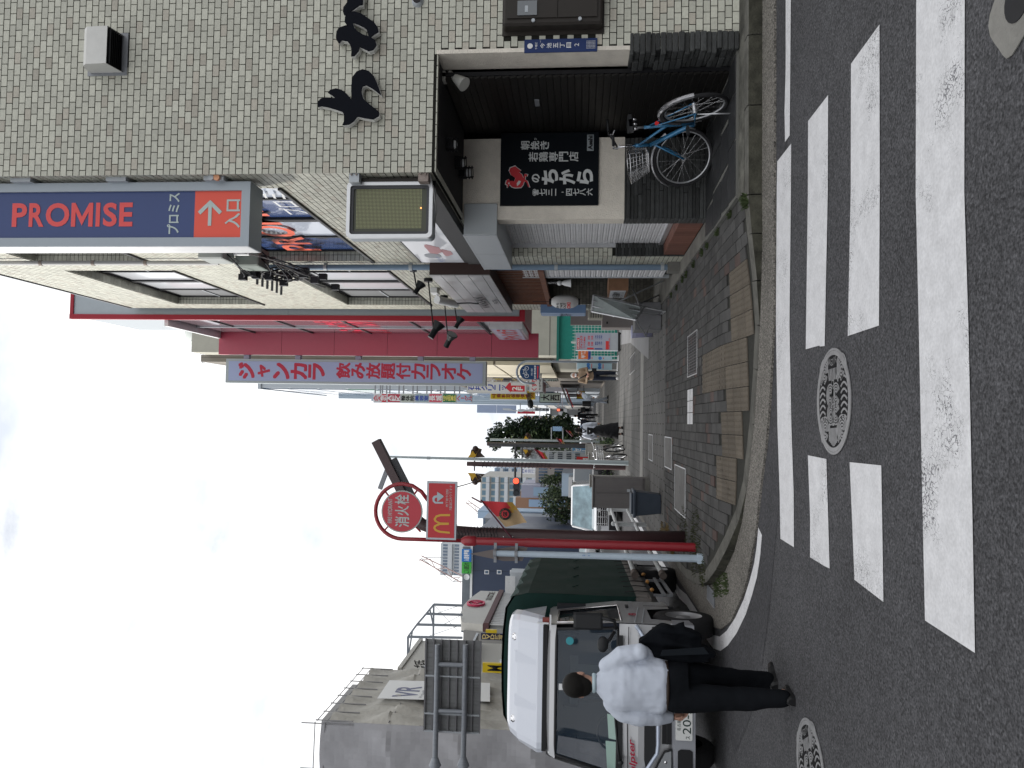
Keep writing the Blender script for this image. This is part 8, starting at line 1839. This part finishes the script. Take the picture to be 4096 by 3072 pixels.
for k in range(rows_): m.face([fr_[0][k],fr_[0][k+1],bk_[0][k+1],bk_[0][k]]); m.face([fr_[cols][k+1],fr_[cols][k],bk_[cols][k],bk_[cols][k+1]])
blob('cloth',m,M('jacket_black',(.006,.007,.009),.95,spec=.05),j,.014,2,fold=.05)
m=MB(); m.slab([[J(2640,2622,6.47),J(2650,2600,6.46),J(2815,2588,6.47),J(2835,2615,6.48)]],(0,-.012,0)); m.build('lapel',M('jacket_lining',(.013,.016,.02),.9,spec=.1),j)
# ---- walkers up the street
def person(lab,loc,rz,s,top,bot,shoe,hair,arms=None,legs=None,lean=0,skirt=None,skinm=skin,vox=.018,sleeve=True,hairlong=False,extra=None):
    t=thing('person',lab,'person',loc,local=True,rz=rz); k=s/1.7; P=lambda x,y,z:V((x*k,(y+lean*max(0,z-.9))*k,z*k))
    arms=arms or (((-.20,0,1.39),(-.25,-.02,1.12),(-.25,.07,.88)),((.20,0,1.39),(.25,-.02,1.12),(.25,.07,.88))); legs=legs or (((-.09,0,.9),(-.10,.05,.5),(-.1,-.04,.09)),((.09,0,.9),(.10,.0,.5),(.10,.12,.09)))
    A=[[P(*q) for q in a] for a in arms]; G=[[P(*q) if q[2]>.92 else V(q)*k for q in a] for a in legs]; hd=P(0,.03,1.585); nk=P(0,0,1.46)
    m=MB(); head(m,hd,(0,1,0),k); limb(m,[hd-V((0,0,.05*k)),nk],[.05*k,.052*k]); loft(m,[(P(0,0,.84),.12*k,.09*k),(P(0,0,1.1),.11*k,.08*k),(P(0,0,1.36),.14*k,.08*k),(nk,.04*k,.04*k)])
    for a in A: limb(m,a,[.042*k,.034*k,.024*k]); d=(a[2]-a[1]).normalized(); hand(m,a[2],d,(0,1,0) if abs(d.z)>.6 else (0,0,1),k,.5)
    for g in G: limb(m,g,[.07*k,.05*k,.034*k]); m.ball(g[2]+V((0,.05,-.04))*k,.04*k,sc=(1,2,.7))
    blob('body',m,skinm,t,vox*.62,2)
    m=MB(); loft(m,[(P(0,0,.86),.165*k,.12*k),(P(0,0,1.0),.17*k,.12*k),(P(0,0,1.2),.17*k,.12*k),(P(0,0,1.36),.18*k,.11*k),(P(0,0,1.43),.12*k,.08*k),(nk,.06*k,.06*k)])
    for a in A: limb(m,[a[0],a[1],a[1].lerp(a[2],.85)],[.065*k,.062*k,.05*k])
    blob('jacket' if not skirt else 'blouse',m,top,t,vox,2,fold=.03)
    m=MB()
    if skirt:
        loft(m,[(P(0,-.02,1.28),.145*k,.125*k),(P(0,0,1.05),.15*k,.125*k),(P(0,0,.8),.20*k,.16*k),(V((0,.02,.45))*k,.26*k,.21*k),(V((0,.03,.17))*k,.31*k,.25*k)],20); blob('overall_dress',m,bot,t,vox,2,fold=.05)
        for s_ in (-1,1): m=MB(); m.tube([P(s_*.12,.10,1.40),P(s_*.10,-.02,1.475),P(s_*.07,-.09,1.42),P(0,-.125,1.30)],.018*k,n=6); m.build('strap',bot,t)
        m=MB(); m.box(-.03,.03,-.137*k,-.13*k,1.13,1.16); m.build('patch',white,t)
    else:
        loft(m,[(P(0,0,.78),.16*k,.12*k),(P(0,0,.9),.165*k,.12*k),(P(0,0,.98),.155*k,.115*k)])
        for g in G: limb(m,[g[0],g[1],g[2]+V((0,0,.02))],[.095*k,.078*k,.065*k])
        blob('trousers',m,bot,t,vox,2,fold=.02)
    m=MB(); m.ball(hd+V((0,-.016,.04))*k,.098*k,n=14,m=10,sc=(1,1.05,1.02)); 
    if hairlong: m.ball(hd+V((0,-.05,-.06))*k,.09*k,n=14,m=10,sc=(1.05,.8,1.5))
    else: m.ball(hd+V((0,-.05,-.02))*k,.07*k,n=12,m=8,sc=(1.1,.6,1.1))
    blob('hair',m,hair,t,.012,1)
    for g in G: m=MB(); m.ball(g[2]+V((0,.05,-.045))*k,.05*k,n=12,m=8,sc=(.95,2.5,.8)); m.box(g[2].x-.045*k,g[2].x+.045*k,g[2].y-.08*k,g[2].y+.17*k,0 if g[2].z<.12*k else g[2].z-.09*k,(0 if g[2].z<.12*k else g[2].z-.09*k)+.02); m.build('shoe',shoe,t)
    if extra: extra(t,k,P,hd)
    return t
tan=M('tan_jacket',(.26,.19,.13),.85); navyt=M('navy_trousers',(.012,.016,.028),.85); greyh=M('pale_cap',(.34,.33,.31),.7)
def exA(t,k,P,hd):
    m=MB(); m.ball(hd+V((0,.062,-.045))*k,.055*k,n=12,m=8,sc=(1.1,.75,.9)); m.build('face_mask',white,t)
    for s_ in (-1,1): m=MB(); m.tube([hd+V((s_*.034+.024*math.cos(a),.1,.012+.018*math.sin(a)))*k for a in [2*PI*i/12 for i in range(12)]],.003,n=4,closed=True); m.build('glasses',black,t)
    m=MB(); m.tube([P(.16,-.05,1.44),P(.10,.12,1.36),P(0,.15,1.18),P(-.13,.13,1.0),P(-.17,.0,.92)],.02*k,n=6); m.build('bag_strap',black,t)
    m=MB(); m.box(-.26*k,-.14*k,-.06*k,.12*k,.78*k,.95*k); m.build('shoulder_bag',black,t); m=MB(); m.box(-.06,.06,.27*k,.28*k,1.1*k,1.18*k); m.build('phone',black,t)
person('man in a tan jacket and pale cap with a white face mask, walking towards us',(1.86,31.7,.15),PI,1.84,tan,navyt,M('white_trainers',(.5,.5,.5),.6),greyh,arms=(((-.2,0,1.39),(-.25,0,1.14),(-.08,.22,1.10)),((.2,0,1.39),(.25,0,1.14),(.08,.22,1.12))),extra=exA)
person('woman seen from behind in a white blouse and long black overall dress',(-.27,27.55,.15),R(-8),1.64,M('white_blouse',(.52,.55,.62),.85),M('black_overall',(.010,.010,.012),.85),shoem,hairm,skirt=True,hairlong=True,arms=(((-.19,0,1.39),(-.27,-.03,1.12),(-.22,.10,.92)),((.19,0,1.39),(.26,-.04,1.14),(.24,.05,.92))))
def exB(t,k,P,hd):
    m=MB(); m.bev(-.17*k,.17*k,-.30*k,-.10*k,.95*k,1.42*k,.04); m.build('backpack',black,t)
person('stooping person in a pale blue patterned jacket with a dark backpack near the yellow sign',(1.15,42.0,.15),R(-60),1.62,M('pale_blue_jacket',(.33,.37,.43),.8,var=.5,vs=9),M('pale_trousers',(.28,.31,.36),.8,var=.3,vs=8),shoem,M('white_hood',(.45,.47,.5),.8),lean=.75,extra=exB)
pc=gz(2396,1666,.15)
person('cyclist in black riding away up the pavement',(pc.x,60,.38),0,1.66,trm,trm,shoem,hairm,arms=(((-.2,0,1.39),(-.3,.15,1.2),(-.28,.38,1.05)),((.2,0,1.39),(.3,.15,1.2),(.28,.38,1.05))),legs=(((-.1,0,.9),(-.13,.3,.62),(-.12,.1,.25)),((.1,0,.9),(.12,.2,.45),(.12,.12,-.05))),lean=.15,vox=.025)
bicycle('black bicycle ridden by the cyclist in black',(pc.x,59.75,.15),0,0,0,.33,1.05,darkb,plas,ns=10,bk=False)
for k,(X,Y,y,c_,lab) in enumerate(((2388,1690,72,(.02,.02,.03),'small dark dressed pedestrian far up the pavement beyond the cyclist'),(2385,1706,78,(.25,.3,.4),'distant pedestrian in pale blue beside the tree'),(2375,1640,88,(.03,.03,.03),'distant dark pedestrian by the shopfronts, smallest of the walkers'))):
    person(lab,(py(X,Y,y).x,y,.15),0,1.66,M('coat%d'%k,c_,.8),trm,shoem,hairm,vox=.035)
# thin wires over the pavement
for lab,a,b,s_ in (('thin black wire from the red square sign to the nearer twin headed lamp',py(1826,1948,10.6),py(1905,1895,26),.25),('thin wire between the two twin headed lamp posts',py(1960,1866,26),py(2050,1800,42),.4)):
    m=MB(); m.tube([a.lerp(b,k/14)-V((0,0,s_*4*(k/14)*(1-k/14))) for k in range(15)],.008,n=4); tag(m.build('wire',M('black_cable',(.014,.014,.018),.5)),lab,'wire')
